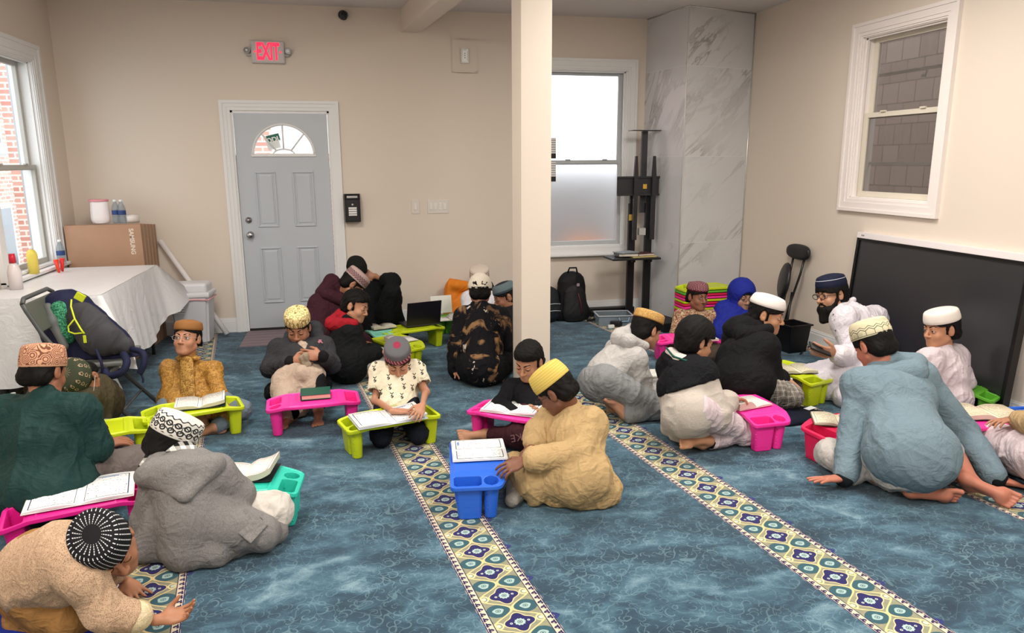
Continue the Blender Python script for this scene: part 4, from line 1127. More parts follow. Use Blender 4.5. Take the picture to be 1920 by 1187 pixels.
b = MB(); pts = [(3.70-0.06*t+0.05*math.sin(t*5), 5.22+0.10*math.cos(t*3), 0.006) for t in np.linspace(0, 2.5, 50)]; b.tube(pts, 0.004, 6); o = b.build('cable', M_BLACK); tag(o, 'thin black cable on the carpet by the right baseboard', 'cable')

# folded round stool chair against the right wall
sc_ = thing('folding_chair', 'folded black chair with round seat leaning on the right wall', 'chair', (3.80, 5.62, 0))
Mv = plain('#1d1e20', 0.42, 0.4); Mt = plain('#121214', 0.35, 0.5)
b = MB()
for s in (-1, 1): b.tube([(0.055, s*0.08, 0.74), (0.03, s*0.075, 0.60), (-0.04, s*0.045, 0.30), (-0.10, s*0.03-0.01, 0.012)], 0.010, 10)
for s in (-1, 1): b.tube([(-0.02, s*0.05, 0.44), (-0.09, s*0.09, 0.012)], 0.010, 10)
b.tube([(-0.09, -0.09, 0.022), (-0.09, 0.09, 0.022)], 0.009, 8)
b.build('leg_frame', Mt, sc_)
Fp = Field((-0.06, -0.20, -0.10), (0.06, 0.20, 0.10), 0.005)
def sq(X, Y, Z): return (((np.abs(Y)/0.165)**2.6+(np.abs(Z)/0.068)**2.6+(np.abs(X+0.5*Y*Y)/0.032)**2.6)**(1/2.6)-1)*0.03
Fp.func(sq, (-0.07, -0.2, -0.1), (0.07, 0.2, 0.1), 'join'); o = link_mesh('back_pad', field_mesh('pad', Fp), Mv, sc_); o.location = (0.055, 0.0, 0.785)
b = MB(); b.lathe([(0, 0.028), (0.13, 0.026), (0.155, 0.016), (0.165, 0), (0.155, -0.016), (0.13, -0.022), (0, -0.022)], (0, 0, 0), 40); o = b.build('round_seat', Mv, sc_)
o.location = (-0.06, 0.02, 0.53); o.rotation_euler = (0, R_(-82), R_(-22))
wb_ = thing('waste_bin', 'black waste bin beside the folded chair by right wall', 'bin', (3.60, 5.27, 0), R_(8))
b = MB(); h1, h0 = 0.105, 0.085
for s in (-1, 1):
    for ax_ in (0, 1):
        P = []
        for (hh, z) in ((h0, 0.0), (h1, 0.235)):
            for e in (-1, 1): P.append((s*hh, e*hh, z) if ax_ == 0 else (e*hh, s*hh, z))
        b.quad([P[0], P[1], P[3], P[2]])
b.quad([(-h0, -h0, 0.003), (h0, -h0, 0.003), (h0, h0, 0.003), (-h0, h0, 0.003)])
o = b.build('tub', M_BLACK, wb_); solidify(o, 0.004)
b = MB()
for s in (-1, 1):
    b.box((s*(h1+0.004), 0, 0.232), (0.018, 2*h1+0.03, 0.014), bev=0.004); b.box((0, s*(h1+0.004), 0.232), (2*h1+0.03, 0.018, 0.014), bev=0.004)
b.build('rim', M_BLACK, wb_)

# big flat screen leaning against the right wall
bd = thing('display_screen', 'huge switched off screen with white top frame leaning on right wall', 'screen', (3.79, 4.14, 0), 0)
ROT = Matrix.Rotation(R_(4.2), 4, 'Y'); BW, BH = 1.49, 1.03
def bdpt(y, z, x=0): return ROT @ Vector((x, y, z))
def bdbox(b, y, z, sy, sz, x, sx, mi=0, bev=0.002): b.box(ROT @ Vector((x, y, z)), (sx, sy, sz), rot=ROT, bev=bev, mi=mi)
b = MB(); bdbox(b, 0, BH/2, BW, BH, 0.02, 0.035); b.build('back_shell', plain('#2a2a2c', 0.5), bd)
b = MB(); bdbox(b, 0, BH-0.022, BW+0.01, 0.045, 0.012, 0.06, bev=0.004); b.build('top_frame', plain('#e6dfdf', 0.4), bd)
b = MB(); bdbox(b, BW/2-0.012, BH/2, 0.026, BH-0.05, 0.008, 0.05); bdbox(b, -BW/2+0.012, BH/2, 0.026, BH-0.05, 0.008, 0.05); bdbox(b, 0, 0.03, BW-0.05, 0.06, 0.008, 0.05); bdbox(b, 0, BH-0.052, BW-0.05, 0.018, 0.008, 0.05); b.build('black_bezel', plain('#0b0b0c', 0.35), bd)
b = MB(); bdbox(b, 0, BH/2, BW-0.05, BH-0.1, -0.001, 0.006); b.build('glass_front', plain('#2e2e30', 0.28, 0.5), bd)
b = MB()
for i_, w_ in ((0, 0.010), (1, 0.018)): b.box(ROT @ Vector((-0.0195, BW/2-0.05-i_*0.018, BH-0.022)), (0.001, w_, 0.010), rot=ROT, bev=0.0004)
b.build('brand_mark', plain('#8f8785', 0.5), bd)

# ================================================================== LEFT SIDE: TABLE, BOXES, CHAIR
M_CLOTH = Mat('plastic_cloth', 0.4, 0.4, '#e2e2e4'); co = M_CLOTH.coord()
M_CLOTH.bump(M_CLOTH.noise(M_CLOTH.mapping(co, (1, 1, 1)), 7, 4, 0.6, 1.2), 0.35, 0.03); M_CLOTH = M_CLOTH.done()
TX0, TX1, TY0, TY1, TZ = -2.30, -1.58, 5.08, 6.52, 0.74
tb = thing('table', 'long table under a white plastic cloth below the left window', 'table', ((TX0+TX1)/2, (TY0+TY1)/2, 0))
b = MB(); b.box((0, 0, TZ-0.02), (TX1-TX0-0.02, TY1-TY0-0.02, 0.03), bev=0.004); b.build('table_top', plain('#cfcac2', 0.6), tb)
for sx in (-1, 1):
    for sy in (-1, 1):
        b = MB(); b.cyl((sx*0.30, sy*0.62, 0), (sx*0.30, sy*0.62, TZ-0.035), 0.014, n=12); b.build('leg', plain('#3b3c3e', 0.4), tb)
cl = bpy.data.meshes.new('cloth'); b = MB()
# cloth: top grid and wavy skirt going round
NX, NY = 24, 40
def ctop(u, v): 
    x = TX0-0.004+(TX1-TX0+0.008)*u; y = TY0-0.004+(TY1-TY0+0.008)*v
    return Vector((x, y, TZ+0.001+0.0035*mnoise.noise(Vector((x*3, y*3, 0)))+0.0015))
b.sheet(ctop, NX, NY)
per = []
def addp(p, q, n):
    for i in range(n): per.append((p[0]+(q[0]-p[0])*i/n, p[1]+(q[1]-p[1])*i/n))
A, B_, C_, D_ = (TX0-0.004, TY0-0.004), (TX1+0.004, TY0-0.004), (TX1+0.004, TY1+0.004), (TX0-0.004, TY1+0.004)
addp(A, B_, 30); addp(B_, C_, 60); addp(C_, D_, 30); addp(D_, A, 60)
NZ = 14; rings = []
cx, cy = (TX0+TX1)/2, (TY0+TY1)/2
n_ = len(per)
for j in range(NZ+1):
    t = j/NZ; ring = []
    for i, (x, y) in enumerate(per):
        nx = 1 if x > TX1 else (-1 if x < TX0 else 0); ny = 1 if y > TY1 else (-1 if y < TY0 else 0)
        if nx and ny: nx *= 1.5; ny *= 1.5
        drop = 0.47+0.07*math.sin(i*0.11+1)+(0.04 if ny < 0 else 0)
        if ny > 0: drop = 0.3
        s = i*0.024*math.pi
        wv = (0.009*math.sin(i*0.40)+0.006*math.sin(i*0.93+1))*t
        out = 0.004+(0.06*t if nx > 0 else 0.02*t)+wv
        if nx < 0: out = -0.002+0.0*t; 
        # corner flare
        cd = min(math.hypot(x-c[0], y-c[1]) for c in (B_, C_))
        out += 0.10*t*math.exp(-(cd/0.10)**2)
        z = TZ+0.0025-drop*t
        ring.append(b.bm.verts.new((x+nx*max(out, 0) if nx else x, y+ny*max(out, 0) if ny else y, z)))
    rings.append(ring)
for j in range(NZ):
    for i in range(n_):
        f = b.bm.faces.new((rings[j][i], rings[j][(i+1) % n_], rings[j+1][(i+1) % n_], rings[j+1][i])); f.smooth = True
bmesh.ops.remove_doubles(b.bm, verts=b.bm.verts, dist=0.004)
tc = b.build('tablecloth', M_CLOTH, None); tag(tc, 'crinkled white plastic cloth draped over the long table', 'tablecloth')
# tall cardboard boxes on end
M_CARD = Mat('cardboard', 0.85, 0.15); co = M_CARD.coord(); M_CARD.base(M_CARD.mix(M_CARD.noise(co, 6, 3), '#a5836b', '#b6937a')); M_CARD = M_CARD.done()
M_CARDE = Mat('cardboard_edge', 0.85, 0.15); co = M_CARDE.coord(); x_, y_, z_ = M_CARDE.sep(co)
M_CARDE.base(M_CARDE.mix((y_*55).frac() > 0.5, '#8a6a55', '#a98870')); M_CARDE = M_CARDE.done()
ybx = 6.70
for i in range(5):
    th = 0.075
    bx = thing('cardboard_box', ['tall flat cardboard box with white lettering, nearest of the row by the window', 'second tall flat cardboard box from the front of the row', 'third tall flat cardboard box of the row, in the middle', 'fourth tall flat cardboard box of the row', 'hindmost tall flat cardboard box against the back wall'][i], 'box', (-2.0+i*0.006, ybx+th/2, 0.0), 0, 'tall flat cardboard boxes by the left window')
    b = MB(); b.box((0, 0, 0.535-i*0.004), (0.585, th-0.006, 1.07-i*0.008), bev=0.002); b.build('carton', M_CARD, bx)
    b = MB(); b.box((0.293, 0, 0.53), (0.0015, th*0.35, 1.0)); b.build('tape', plain('#8d7765', 0.4), bx)
    if i == 0:
        me = text_mesh('SAMSUNG', 0.048, 0.0005, 0.0015); o = link_mesh('lettering', me, plain('#ddd0c2', 0.6), bx)
        o.matrix_local = Matrix.Translation((0.215, -th/2+0.0025, 0.925)) @ Matrix.Rotation(PI/2, 4, 'X') @ Matrix.Rotation(-PI/2, 4, 'Z')
    ybx += th+0.006
# things on the boxes
def water_bottle(loc, label, s=1.0, group=None, cap='#e8eef0'):
    t = thing('water_bottle', label, 'bottle', loc, 0, group)
    b = MB(); b.lathe([(0, 0.002), (0.026*s, 0.002), (0.031*s, 0.008), (0.031*s, 0.05), (0.029*s, 0.055), (0.031*s, 0.06), (0.031*s, 0.12*s), (0.024*s, 0.15*s), (0.013, 0.175*s), (0.012, 0.185*s)], (0, 0, 0), 20); b.build('clear_bottle', M_CLEAR, t)
    b = MB(); b.cyl((0, 0, 0.182*s), (0, 0, 0.2*s), 0.014, n=16); b.build('cap', plain(cap, 0.4), t)
    b = MB(); b.lathe([(0.0315*s, 0.075), (0.0318*s, 0.078), (0.0318*s, 0.108), (0.0315*s, 0.111)], (0, 0, 0), 20); b.build('paper_label', plain('#27427a', 0.5), t); return t
zt = 1.072
water_bottle((-2.02+0.10, 6.83, zt), 'clear water bottle on the cardboard boxes, right of the white bag')
water_bottle((-2.02+0.155, 6.80, zt), 'clear water bottle on the cardboard boxes, the further right one')
Fb = Field((-0.1, -0.07, 0), (0.1, 0.07, 0.22), 0.005)
Fb.cap((0, 0, 0.05), (0, 0, 0.16), 0.075, 0.07, 0.0, ((0, 1, 0), 0.6)); Fb.func(lambda X, Y, Z: Z-0.20+0*X+0*Y, (-0.2, -0.2, -0.1), (0.2, 0.2, 0.3), 'and'); Fb.floor(0.0)
pbg = thing('paper_bag', 'white bag with a pink band on top of the cardboard boxes', 'bag', (-2.045, 6.83, zt))
link_mesh('bag_body', field_mesh('bag', Fb, 1, [(0.006, 18, (0, 0, 1), 3)]), plain('#e9e2e2', 0.5), pbg)
b = MB(); b.lathe([(0.074, 0.186), (0.078, 0.189), (0.078, 0.202), (0.074, 0.205)], (0, 0, 0), 24, sy=0.62); b.build('pink_band', plain('#d98f98', 0.5), pbg)
b = MB(); b.cyl((-0.05, 0, 0), (0.05, 0, 0), 0.036, n=24, mi=0); o = b.build('paper_roll', plain('#e3ddd8', 0.7)); o.location = (-1.80, 6.84, zt+0.036); o.rotation_euler = (0, 0, 0.5); tag(o, 'small white paper roll lying on the cardboard boxes', 'roll')
# window sill things and table edge bottles
water_bottle((-2.27, 6.50, 0.775), 'clear water bottle on the left window sill')
t = thing('yellow_bottle', 'bottle of yellow cleaner on the left window sill', 'bottle', (-2.29, 6.0, 0.775)); b = MB(); b.lathe([(0, 0), (0.035, 0), (0.036, 0.14), (0.03, 0.16), (0.014, 0.18), (0, 0.18)], (0, 0, 0), 20); b.build('bottle_body', plain('#e3cf5e', 0.3), t); b = MB(); b.cyl((0, 0, 0.18), (0, 0, 0.205), 0.015, n=14); b.build('cap', M_WHITE, t)
for i, c in enumerate(('#e8432f', '#f07a2e', '#e3302e', '#ef5d4a')):
    b = MB(); b.cyl((0, 0, 0), (0.01*(i-1.5), 0.006*(i % 2), 0.10), 0.007, 0.018, 12); o = b.build('paintbrush', plain(c, 0.5)); o.location = (-2.20-0.02*(i % 2), 6.22+0.035*i, 0.745)
    tag(o, 'short %s brush standing by the left window sill, %s' % (('scarlet', 'orange', 'red', 'coral')[i], ('nearest', 'second', 'third', 'furthest')[i]), 'brush', group='bright brushes by the left window')
t = thing('spray_bottle', 'clear bottle with a red cap at the left picture edge on the table', 'bottle', (-2.20, 5.45, 0.745)); b = MB(); b.lathe([(0, 0), (0.04, 0), (0.042, 0.12), (0.03, 0.16), (0.016, 0.18), (0, 0.18)], (0, 0, 0), 20); b.build('bottle_body', plain('#d8cfcf', 0.2, 0.5), t); b = MB(); b.cyl((0, 0, 0.18), (0, 0, 0.24), 0.022, 0.018, n=14); b.build('cap', plain('#c81f35', 0.4), t)
# under the table
b = MB(); b.box((0, 0, 0.14), (0.42, 0.5, 0.28), bev=0.004); o = b.build('carton', M_CARD); o.location = (-1.95, 6.1, 0); tag(o, 'cardboard carton on the carpet under the white table', 'box')
b = MB(); b.box((0, 0, 0.09), (0.40, 0.3, 0.18), bev=0.004); o = b.build('carton', plain('#6b5a4c', 0.8)); o.location = (-1.98, 5.42, 0); tag(o, 'low brown carton under the front end of the white table', 'box')
water_bottle((-2.02, 4.75, 0.0), 'clear water bottle on the carpet at the left picture edge', 1.1)

# white swing-lid bin and leaning tube
bn = thing('trash_bin', 'white swing lid trash bin with pinkish bag by the door', 'bin', (-1.375, 6.80, 0), R_(-4))
b = MB(); b2 = bmesh.new(); bmesh.ops.create_cube(b2, size=1.0)
for v in b2.verts:
    k = 1.0 if v.co.z > 0 else 0.80
    v.co = Vector((v.co.x*0.33*k, v.co.y*0.25*k, (v.co.z+0.5)*0.44))
bmesh.ops.bevel(b2, geom=list(b2.edges), offset=0.02, segments=3, affect='EDGES'); b.merge(b2); b.build('tub', plain('#ccccd2', 0.4), bn)
b = MB(); b.box((0, 0, 0.445), (0.355, 0.27, 0.045), bev=0.015); b.box((0, 0, 0.50), (0.31, 0.22, 0.09), bev=0.035, seg=4); b.build('swing_lid', plain('#dadade', 0.4), bn)
b = MB()
for s in (-1, 1): b.tube([(-0.168, s*0.128, 0.405+0.006*s), (-0.05, s*0.131, 0.40), (0.06, s*0.131, 0.408), (0.168, s*0.128, 0.40)], 0.007, 6); b.tube([(s*0.170, -0.128, 0.405), (s*0.171, 0, 0.40), (s*0.170, 0.128, 0.404)], 0.007, 6)
b.build('bin_bag', plain('#e0a5ac', 0.5), bn)
b = MB(); b.box((-0.09, -0.126, 0.33), (0.10, 0.004, 0.09), rot=Matrix.Rotation(0.09, 4, 'X')); b.build('price_label', LBL, bn)
b = MB(); b.cyl((-1.13, 6.93, 0.028), (-1.66, 7.10, 0.89), 0.024, n=20); o = b.build('cardboard_tube', plain('#e6e2e2', 0.5)); tag(o, 'long white tube leaning on the back wall behind the trash bin', 'tube')
# mat at the door
M_MAT = Mat('wood_mat', 0.7, 0.2); co = M_MAT.coord(); x_, y_, z_ = M_MAT.sep(co)
g_ = M_MAT.noise(M_MAT.comb(x_*4, y_*60, 0.0), 1.0, 4, 0.6, 0.8); M_MAT.base(M_MAT.mix(((y_*9).frac() < 0.05), M_MAT.mix(g_, '#6f6068', '#9a8a90'), '#4a4046')); M_MAT = M_MAT.done()
b = MB(); b.box((0, 0, 0.006), (0.84, 0.60, 0.012), bev=0.003); o = b.build('door_mat', M_MAT); o.location = (-0.55, 6.79, 0); tag(o, 'mauve wood look mat on the carpet before the grey door', 'mat')

# grey folding chair with a backpack on it
fc = thing('folding_chair', 'grey metal folding chair holding a backpack behind the green shirt man', 'chair', (0, 0, 0))
MG = plain('#4c4e4f', 0.45, 0.45); NY0, NY1 = 4.50, 4.94
for nm, y in (('leg', NY0), ('leg', NY1)):
    b = MB(); b.tube([(-1.80, y, 0.80), (-1.785, y, 0.76), (-1.72, y, 0.62), (-1.58, y, 0.40), (-1.25, y, 0.012)], 0.013, 10); b.build('front_leg', MG, fc)
    yy = y+0.03 if y == NY0 else y-0.03
    b = MB(); b.tube([(-1.36, yy, 0.40), (-1.60, yy, 0.25), (-1.92, yy, 0.012)], 0.012, 10); b.build('rear_leg', MG, fc)
b = MB(); b.tube([(-1.80, NY0, 0.80), (-1.81, NY0+0.05, 0.825), (-1.81, NY1-0.05, 0.825), (-1.80, NY1, 0.80)], 0.013, 10); b.build('cross_bar', MG, fc)
b = MB(); b.tube([(-1.36, NY0, 0.13), (-1.36, NY1, 0.13)], 0.008, 8); b.build('cross_bar', MG, fc)
b = MB(); b.box((-1.765, (NY0+NY1)/2, 0.715), (0.02, NY1-NY0-0.03, 0.18), rot=Matrix.Rotation(R_(-25), 4, 'Y'), bev=0.008); b.build('backrest', plain('#55584f', 0.5), fc)
b = MB(); b.box((-1.53, (NY0+NY1)/2, 0.42), (0.40, NY1-NY0-0.02, 0.028), bev=0.012, seg=3); b.build('seat', plain('#6b6e6c', 0.45), fc)

# ================================================================== BAGS AND CLOTHES LYING ABOUT
def blob(name, prims, mat, parent, org, h=0.006, smooth=2, folds=None, floorz=0.004):
    lo = np.full(3, 1e9); hi = -lo
    for pr in prims:
        a = V3_(pr[1]); R = max(pr[3], pr[4]) if pr[0] == 'c' else max(pr[2])
        c = V3_(pr[2]) if pr[0] == 'c' else a
        lo = np.minimum(lo, np.minimum(a, c)-R); hi = np.maximum(hi, np.maximum(a, c)+R)
    lo[2] = max(lo[2], -0.01); F = Field(lo-0.02, hi+0.02, h)
    for pr in prims:
        if pr[0] == 'c': F.cap(pr[1], pr[2], pr[3], pr[4], pr[5] if len(pr) > 5 else 0.02, pr[6] if len(pr) > 6 else None)
        else: F.ell(pr[1], pr[2], pr[3] if len(pr) > 3 else None, pr[4] if len(pr) > 4 else 0.03)
    F.floor(floorz)
    return link_mesh(name, field_mesh(name, F, smooth, folds, None, org), mat, parent)
def V3_(p): return np.array(p, float)
M_NYL = plain('#141416', 0.65, 0.25, bump=0.3); FB = [(0.006, 12, (0.2, 0.1, 1), 3), (0.003, 30, (0.5, 0.2, 0.6), 6)]
# black backpack by the back wall
o_ = (2.17, 6.86, 0); bp = thing('backpack', 'black backpack with red zip standing by the back wall right of pillar', 'bag', o_)
blob('main_body', [('c', (2.17, 6.88, 0.10), (2.17, 6.90, 0.36), 0.17, 0.14, 0.04, ((0, 1, 0), 0.62)), ('c', (2.05, 6.88, 0.07), (2.29, 6.88, 0.07), 0.08, 0.08, 0.04)], M_NYL, bp, o_, folds=FB)
blob('front_pocket', [('c', (2.17, 6.78, 0.10), (2.17, 6.80, 0.27), 0.125, 0.105, 0.04, ((0, 1, 0), 0.45))], plain('#1a1a1d', 0.6, 0.3, bump=0.3), bp, o_, folds=FB)
b = MB(); b.tube([(-0.05, 0.0, 0.485), (-0.035, -0.01, 0.535), (0.035, -0.01, 0.535), (0.05, 0.0, 0.48)], 0.009, 8); b.build('handle', M_NYL, bp)
b = MB(); b.tube([(0.02, -0.136, 0.30), (0.045, -0.142, 0.2), (0.055, -0.145, 0.09)], 0.003, 6); b.build('red_zip', plain('#7c2430', 0.5), bp)
b = MB(); b.box((0.03, -0.095, 0.375), (0.03, 0.01, 0.03), bev=0.006); b.build('emblem', plain('#9c8f92', 0.4), bp)
b = MB(); b.tube([(0.15, 0.0, 0.12), (0.22, -0.06, 0.05), (0.20, -0.12, 0.02), (0.12, -0.12, 0.015)], 0.011, 8); b.build('strap', M_NYL, bp)
o_ = (1.92, 6.80, 0); bg = thing('backpack', 'small dark bag with white cords, half behind the pillar', 'bag', o_)
blob('main_body', [('c', (1.92, 6.82, 0.12), (1.92, 6.84, 0.26), 0.12, 0.10, 0.04, ((0, 1, 0), 0.7))], plain('#22262a', 0.7, 0.2), bg, o_, folds=FB)
for z in (0.13, 0.20):
    b = MB(); b.tube([(-0.06, -0.075, z), (0.02, -0.10, z+0.01), (0.09, -0.07, z), (0.09, -0.03, z-0.015)], 0.003, 6); b.build('cord', plain('#c9cfd2'), bg)
# orange jacket and dark backpack by the back wall, left of the pillar
o_ = (1.30, 6.93, 0); dp = thing('backpack', 'dark green black backpack against the back wall behind the tie-dye boy', 'bag', o_)
blob('main_body', [('c', (1.30, 6.95, 0.10), (1.28, 6.97, 0.33), 0.16, 0.12, 0.04, ((0, 1, 0), 0.7))], plain('#23302c', 0.7, 0.2), dp, o_, folds=FB)
blob('front_pocket', [('c', (1.26, 6.86, 0.12), (1.22, 6.88, 0.28), 0.10, 0.09, 0.03, ((0, 1, 0), 0.5))], plain('#141517', 0.65), dp, o_, folds=FB)
b = MB(); b.tube([(-0.10, 0.02, 0.42), (-0.11, 0.0, 0.53), (-0.085, 0.0, 0.53), (-0.07, 0.02, 0.42)], 0.010, 8); b.build('handle', M_NYL, dp)
o_ = (1.02, 6.88, 0); oj = thing('orange_jacket', 'bright orange jacket heaped against the back wall beside dark backpack', 'jacket', o_)
blob('shell', [('c', (1.00, 6.93, 0.12), (0.98, 6.96, 0.36), 0.12, 0.09, 0.04, ((0, 1, 0), 0.8)), ('c', (1.0, 6.90, 0.40), (1.10, 6.93, 0.38), 0.05, 0.05, 0.04), ('c', (1.02, 6.86, 0.10), (1.12, 6.88, 0.24), 0.10, 0.07, 0.04)], plain('#e0801f', 0.6, 0.3), oj, o_, folds=[(0.016, 9, (0.3, 0.1, 1), 2), (0.007, 20, (0.5, 0.2, 0.6), 6)])
# backpack on the grey folding chair
c_ = lambda px, py, d=4.36: V3_(at(px, py, d))
o_ = tuple(c_(190, 672)); o_ = (o_[0], o_[1], 0.43)
kb = thing('backpack', 'open navy and grey backpack with lime zips slumped on folding chair', 'bag', o_)
blob('navy_shell', [('c', c_(128, 590, 4.42), c_(205, 655, 4.42), 0.155, 0.14, 0.05, (cdir(0.2, -0.2, 1), 0.75)), ('c', c_(108, 600, 4.46), c_(140, 668, 4.46), 0.12, 0.12, 0.05), ('c', c_(165, 672, 4.36), c_(245, 672, 4.38), 0.070, 0.055, 0.05)], plain('#161a3a', 0.7, 0.25, bump=0.3), kb, o_, folds=FB, floorz=0.435)
blob('grey_pocket', [('c', c_(152, 592, 4.28), c_(185, 630, 4.27), 0.085, 0.115, 0.04, (cdir(0, 0, 1), 0.6)), ('c', c_(185, 632, 4.27), c_(235, 648, 4.30), 0.085, 0.05, 0.04, (cdir(0, 0, 1), 0.7))], plain('#3d3c40', 0.7, 0.25, bump=0.4, bscale=90), kb, o_, folds=[(0.010, 12, (0.5, 0.1, 1), 3), (0.005, 28, (0.5, 0.2, 0.6), 6)], floorz=0.435)
Mg2 = Mat('green_lining', 0.7, 0.2); co = Mg2.coord(); Mg2.base(Mg2.mix(((Mg2.noise(co, 40, 2, 0.5, 1.5)-0.5).abs() < 0.05), '#1f5a41', '#4d9a74'))
blob('green_lining', [('c', c_(112, 580, 4.31), c_(126, 628, 4.30), 0.045, 0.05, 0.03, (cdir(0.5, 0, 1), 0.5))], Mg2.done(), kb, o_, 0.005, 2, FB, floorz=0.435)
blob('grey_edge', [('c', c_(90, 576, 4.30), c_(100, 605, 4.28), 0.026, 0.028, 0.03), ('c', c_(100, 605, 4.28), c_(122, 650, 4.27), 0.028, 0.022, 0.03)], plain('#5a5d5c', 0.6), kb, o_, 0.005, floorz=0.435)
def lt(pts, r, nm, mt):
    b = MB(); b.tube([Vector(c_(x, y, d))-Vector(o_) for x, y, d in pts], r, 8); return b.build(nm, mt, kb)
LM = plain('#c9d626', 0.5, 0.4)
lt([(134, 562, 4.25), (133, 575, 4.22), (140, 598, 4.19), (152, 618, 4.18), (158, 626, 4.18)], 0.005, 'lime_zip', LM)
lt([(140, 598, 4.19), (128, 612, 4.20), (129, 622, 4.20), (140, 626, 4.19), (158, 624, 4.18)], 0.0045, 'lime_zip', LM)
b = MB(); b.box(Vector(c_(150, 557, 4.26))-Vector(o_), (0.055, 0.012, 0.045), bev=0.004, rot=Matrix.Rotation(0.6, 4, 'Y')); b.build('lime_tab', LM, kb)
b = MB(); b.box(Vector(c_(159, 636, 4.17))-Vector(o_), (0.016, 0.008, 0.045), bev=0.003); b.build('zip_pull', LM, kb)
NV = plain('#161b38', 0.7, 0.25)
def strap(pts, w, nm):
    b = MB(); P = [Vector(c_(x, y, d))-Vector(o_) for x, y, d in pts]
    # resample smooth
    Q = []
    for i in range(len(P)-1):
        p0, p1, p2, p3 = P[max(i-1, 0)], P[i], P[i+1], P[min(i+2, len(P)-1)]
        for t in np.linspace(0, 1, 6, endpoint=False):
            Q.append(0.5*((2*p1)+(p2-p0)*t+(2*p0-5*p1+4*p2-p3)*t*t+(3*p1-p0-3*p2+p3)*t**3))
    Q.append(P[-1]); b.tube(Q, w, 10); o = b.build(nm, NV, kb); return o
strap([(232, 664, 4.22), (238, 680, 4.16), (228, 698, 4.14), (205, 705, 4.14), (196, 695, 4.16)], 0.021, 'strap')
strap([(248, 655, 4.28), (268, 662, 4.22), (270, 682, 4.2), (262, 700, 4.2)], 0.018, 'strap')
strap([(262, 695, 4.2), (268, 710, 4.2), (268, 718, 4.2)], 0.006, 'strap_end')
strap([(180, 655, 4.15), (190, 680, 4.13), (192, 698, 4.14)], 0.008, 'strap_end')
# navy jacket on the carpet between two desks
p_ = atz(1492, 783); o_ = (p_.x, p_.y, 0); nj = thing('navy_jacket', 'dark navy jacket lying on the carpet behind the red desk', 'jacket', o_)
blob('fabric', [('e', (p_.x, p_.y, 0.01), (0.20, 0.13, 0.035)), ('e', (p_.x-0.12, p_.y-0.04, 0.01), (0.12, 0.10, 0.03))], plain('#151a28', 0.75, 0.15), nj, o_, folds=[(0.010, 12, (1, 0.2, 0), 2)])
b = MB(); b.box((0.11, 0.02, 0.046), (0.08, 0.04, 0.002), rot=0.4); b.build('white_patch', plain('#d9dde2', 0.6), nj)
p_ = atz(210, 745); o_ = (p_.x, p_.y, 0); pw = thing('plastic_bag', 'crumpled white plastic bag on the carpet under the folding chair', 'bag', o_)
blob('bag_body', [('c', (p_.x, p_.y, 0.05), (p_.x-0.02, p_.y, 0.17), 0.07, 0.05, 0.03)], plain('#d9dadc', 0.4, 0.4), pw, o_, folds=[(0.014, 13, (0, 0, 1), 2), (0.006, 28, (0.4, 0.2, 1), 2)])
# fence added outside to darken the lower half of the frosted window
b = MB()
for i in range(14): b.box((1.9+i*0.125, 8.5, 0.55), (0.115, 0.03, 2.0), bev=0.004)
b.box((2.7, 8.53, 1.3), (1.8, 0.03, 0.08)); o = b.build('baffle', plain('#9a9c9e', 0.7)); tag(o, 'added pale grey fence blurred behind the frosted window', 'baffle')

# ================================================================== PEOPLE
def zdep(py, z): return (CAM_H-z)/(((py-593.5)/FPX)*_cp+_sp)     # camera depth of a point at height z
def V3(p): return np.array(p, float)
def nrm(v): v = V3(v); return v/np.linalg.norm(v)

def skin_mat(col):
    M = Mat('skin', 0.48, 0.35); co = M.coord()
    c = M.mix(M.noise(co, 14, 3), col, tuple(min(1, v*0.90) for v in srgb(col)[:3])+(1,))
    M.base(c); M.bump(M.noise(co, 260, 2), 0.08, 0.001)
    M.b.inputs['Subsurface Weight'].default_value = 0.08; M.b.inputs['Subsurface Radius'].default_value = (0.012, 0.004, 0.002)
    M.b.inputs['Subsurface Scale'].default_value = 0.6
    return M.done()
_sk = {}
def skin(c):
    if c not in _sk: _sk[c] = skin_mat(c)
    return _sk[c]
def hair_mat(c='#0b0908'):
    M = Mat('hair', 0.7, 0.18); co = M.coord()
    n = M.noise(M.mapping(co, (1, 1, 0.25)), 130, 3, 0.6, 0.3)
    M.base(M.mix(n, c, tuple(v*1.9 for v in srgb(c)[:3])+(1,))); M.bump(n, 0.6, 0.004); return M.done()
M_HAIR = hair_mat(); M_BROW = plain('#1c1411', 0.8, 0.1)

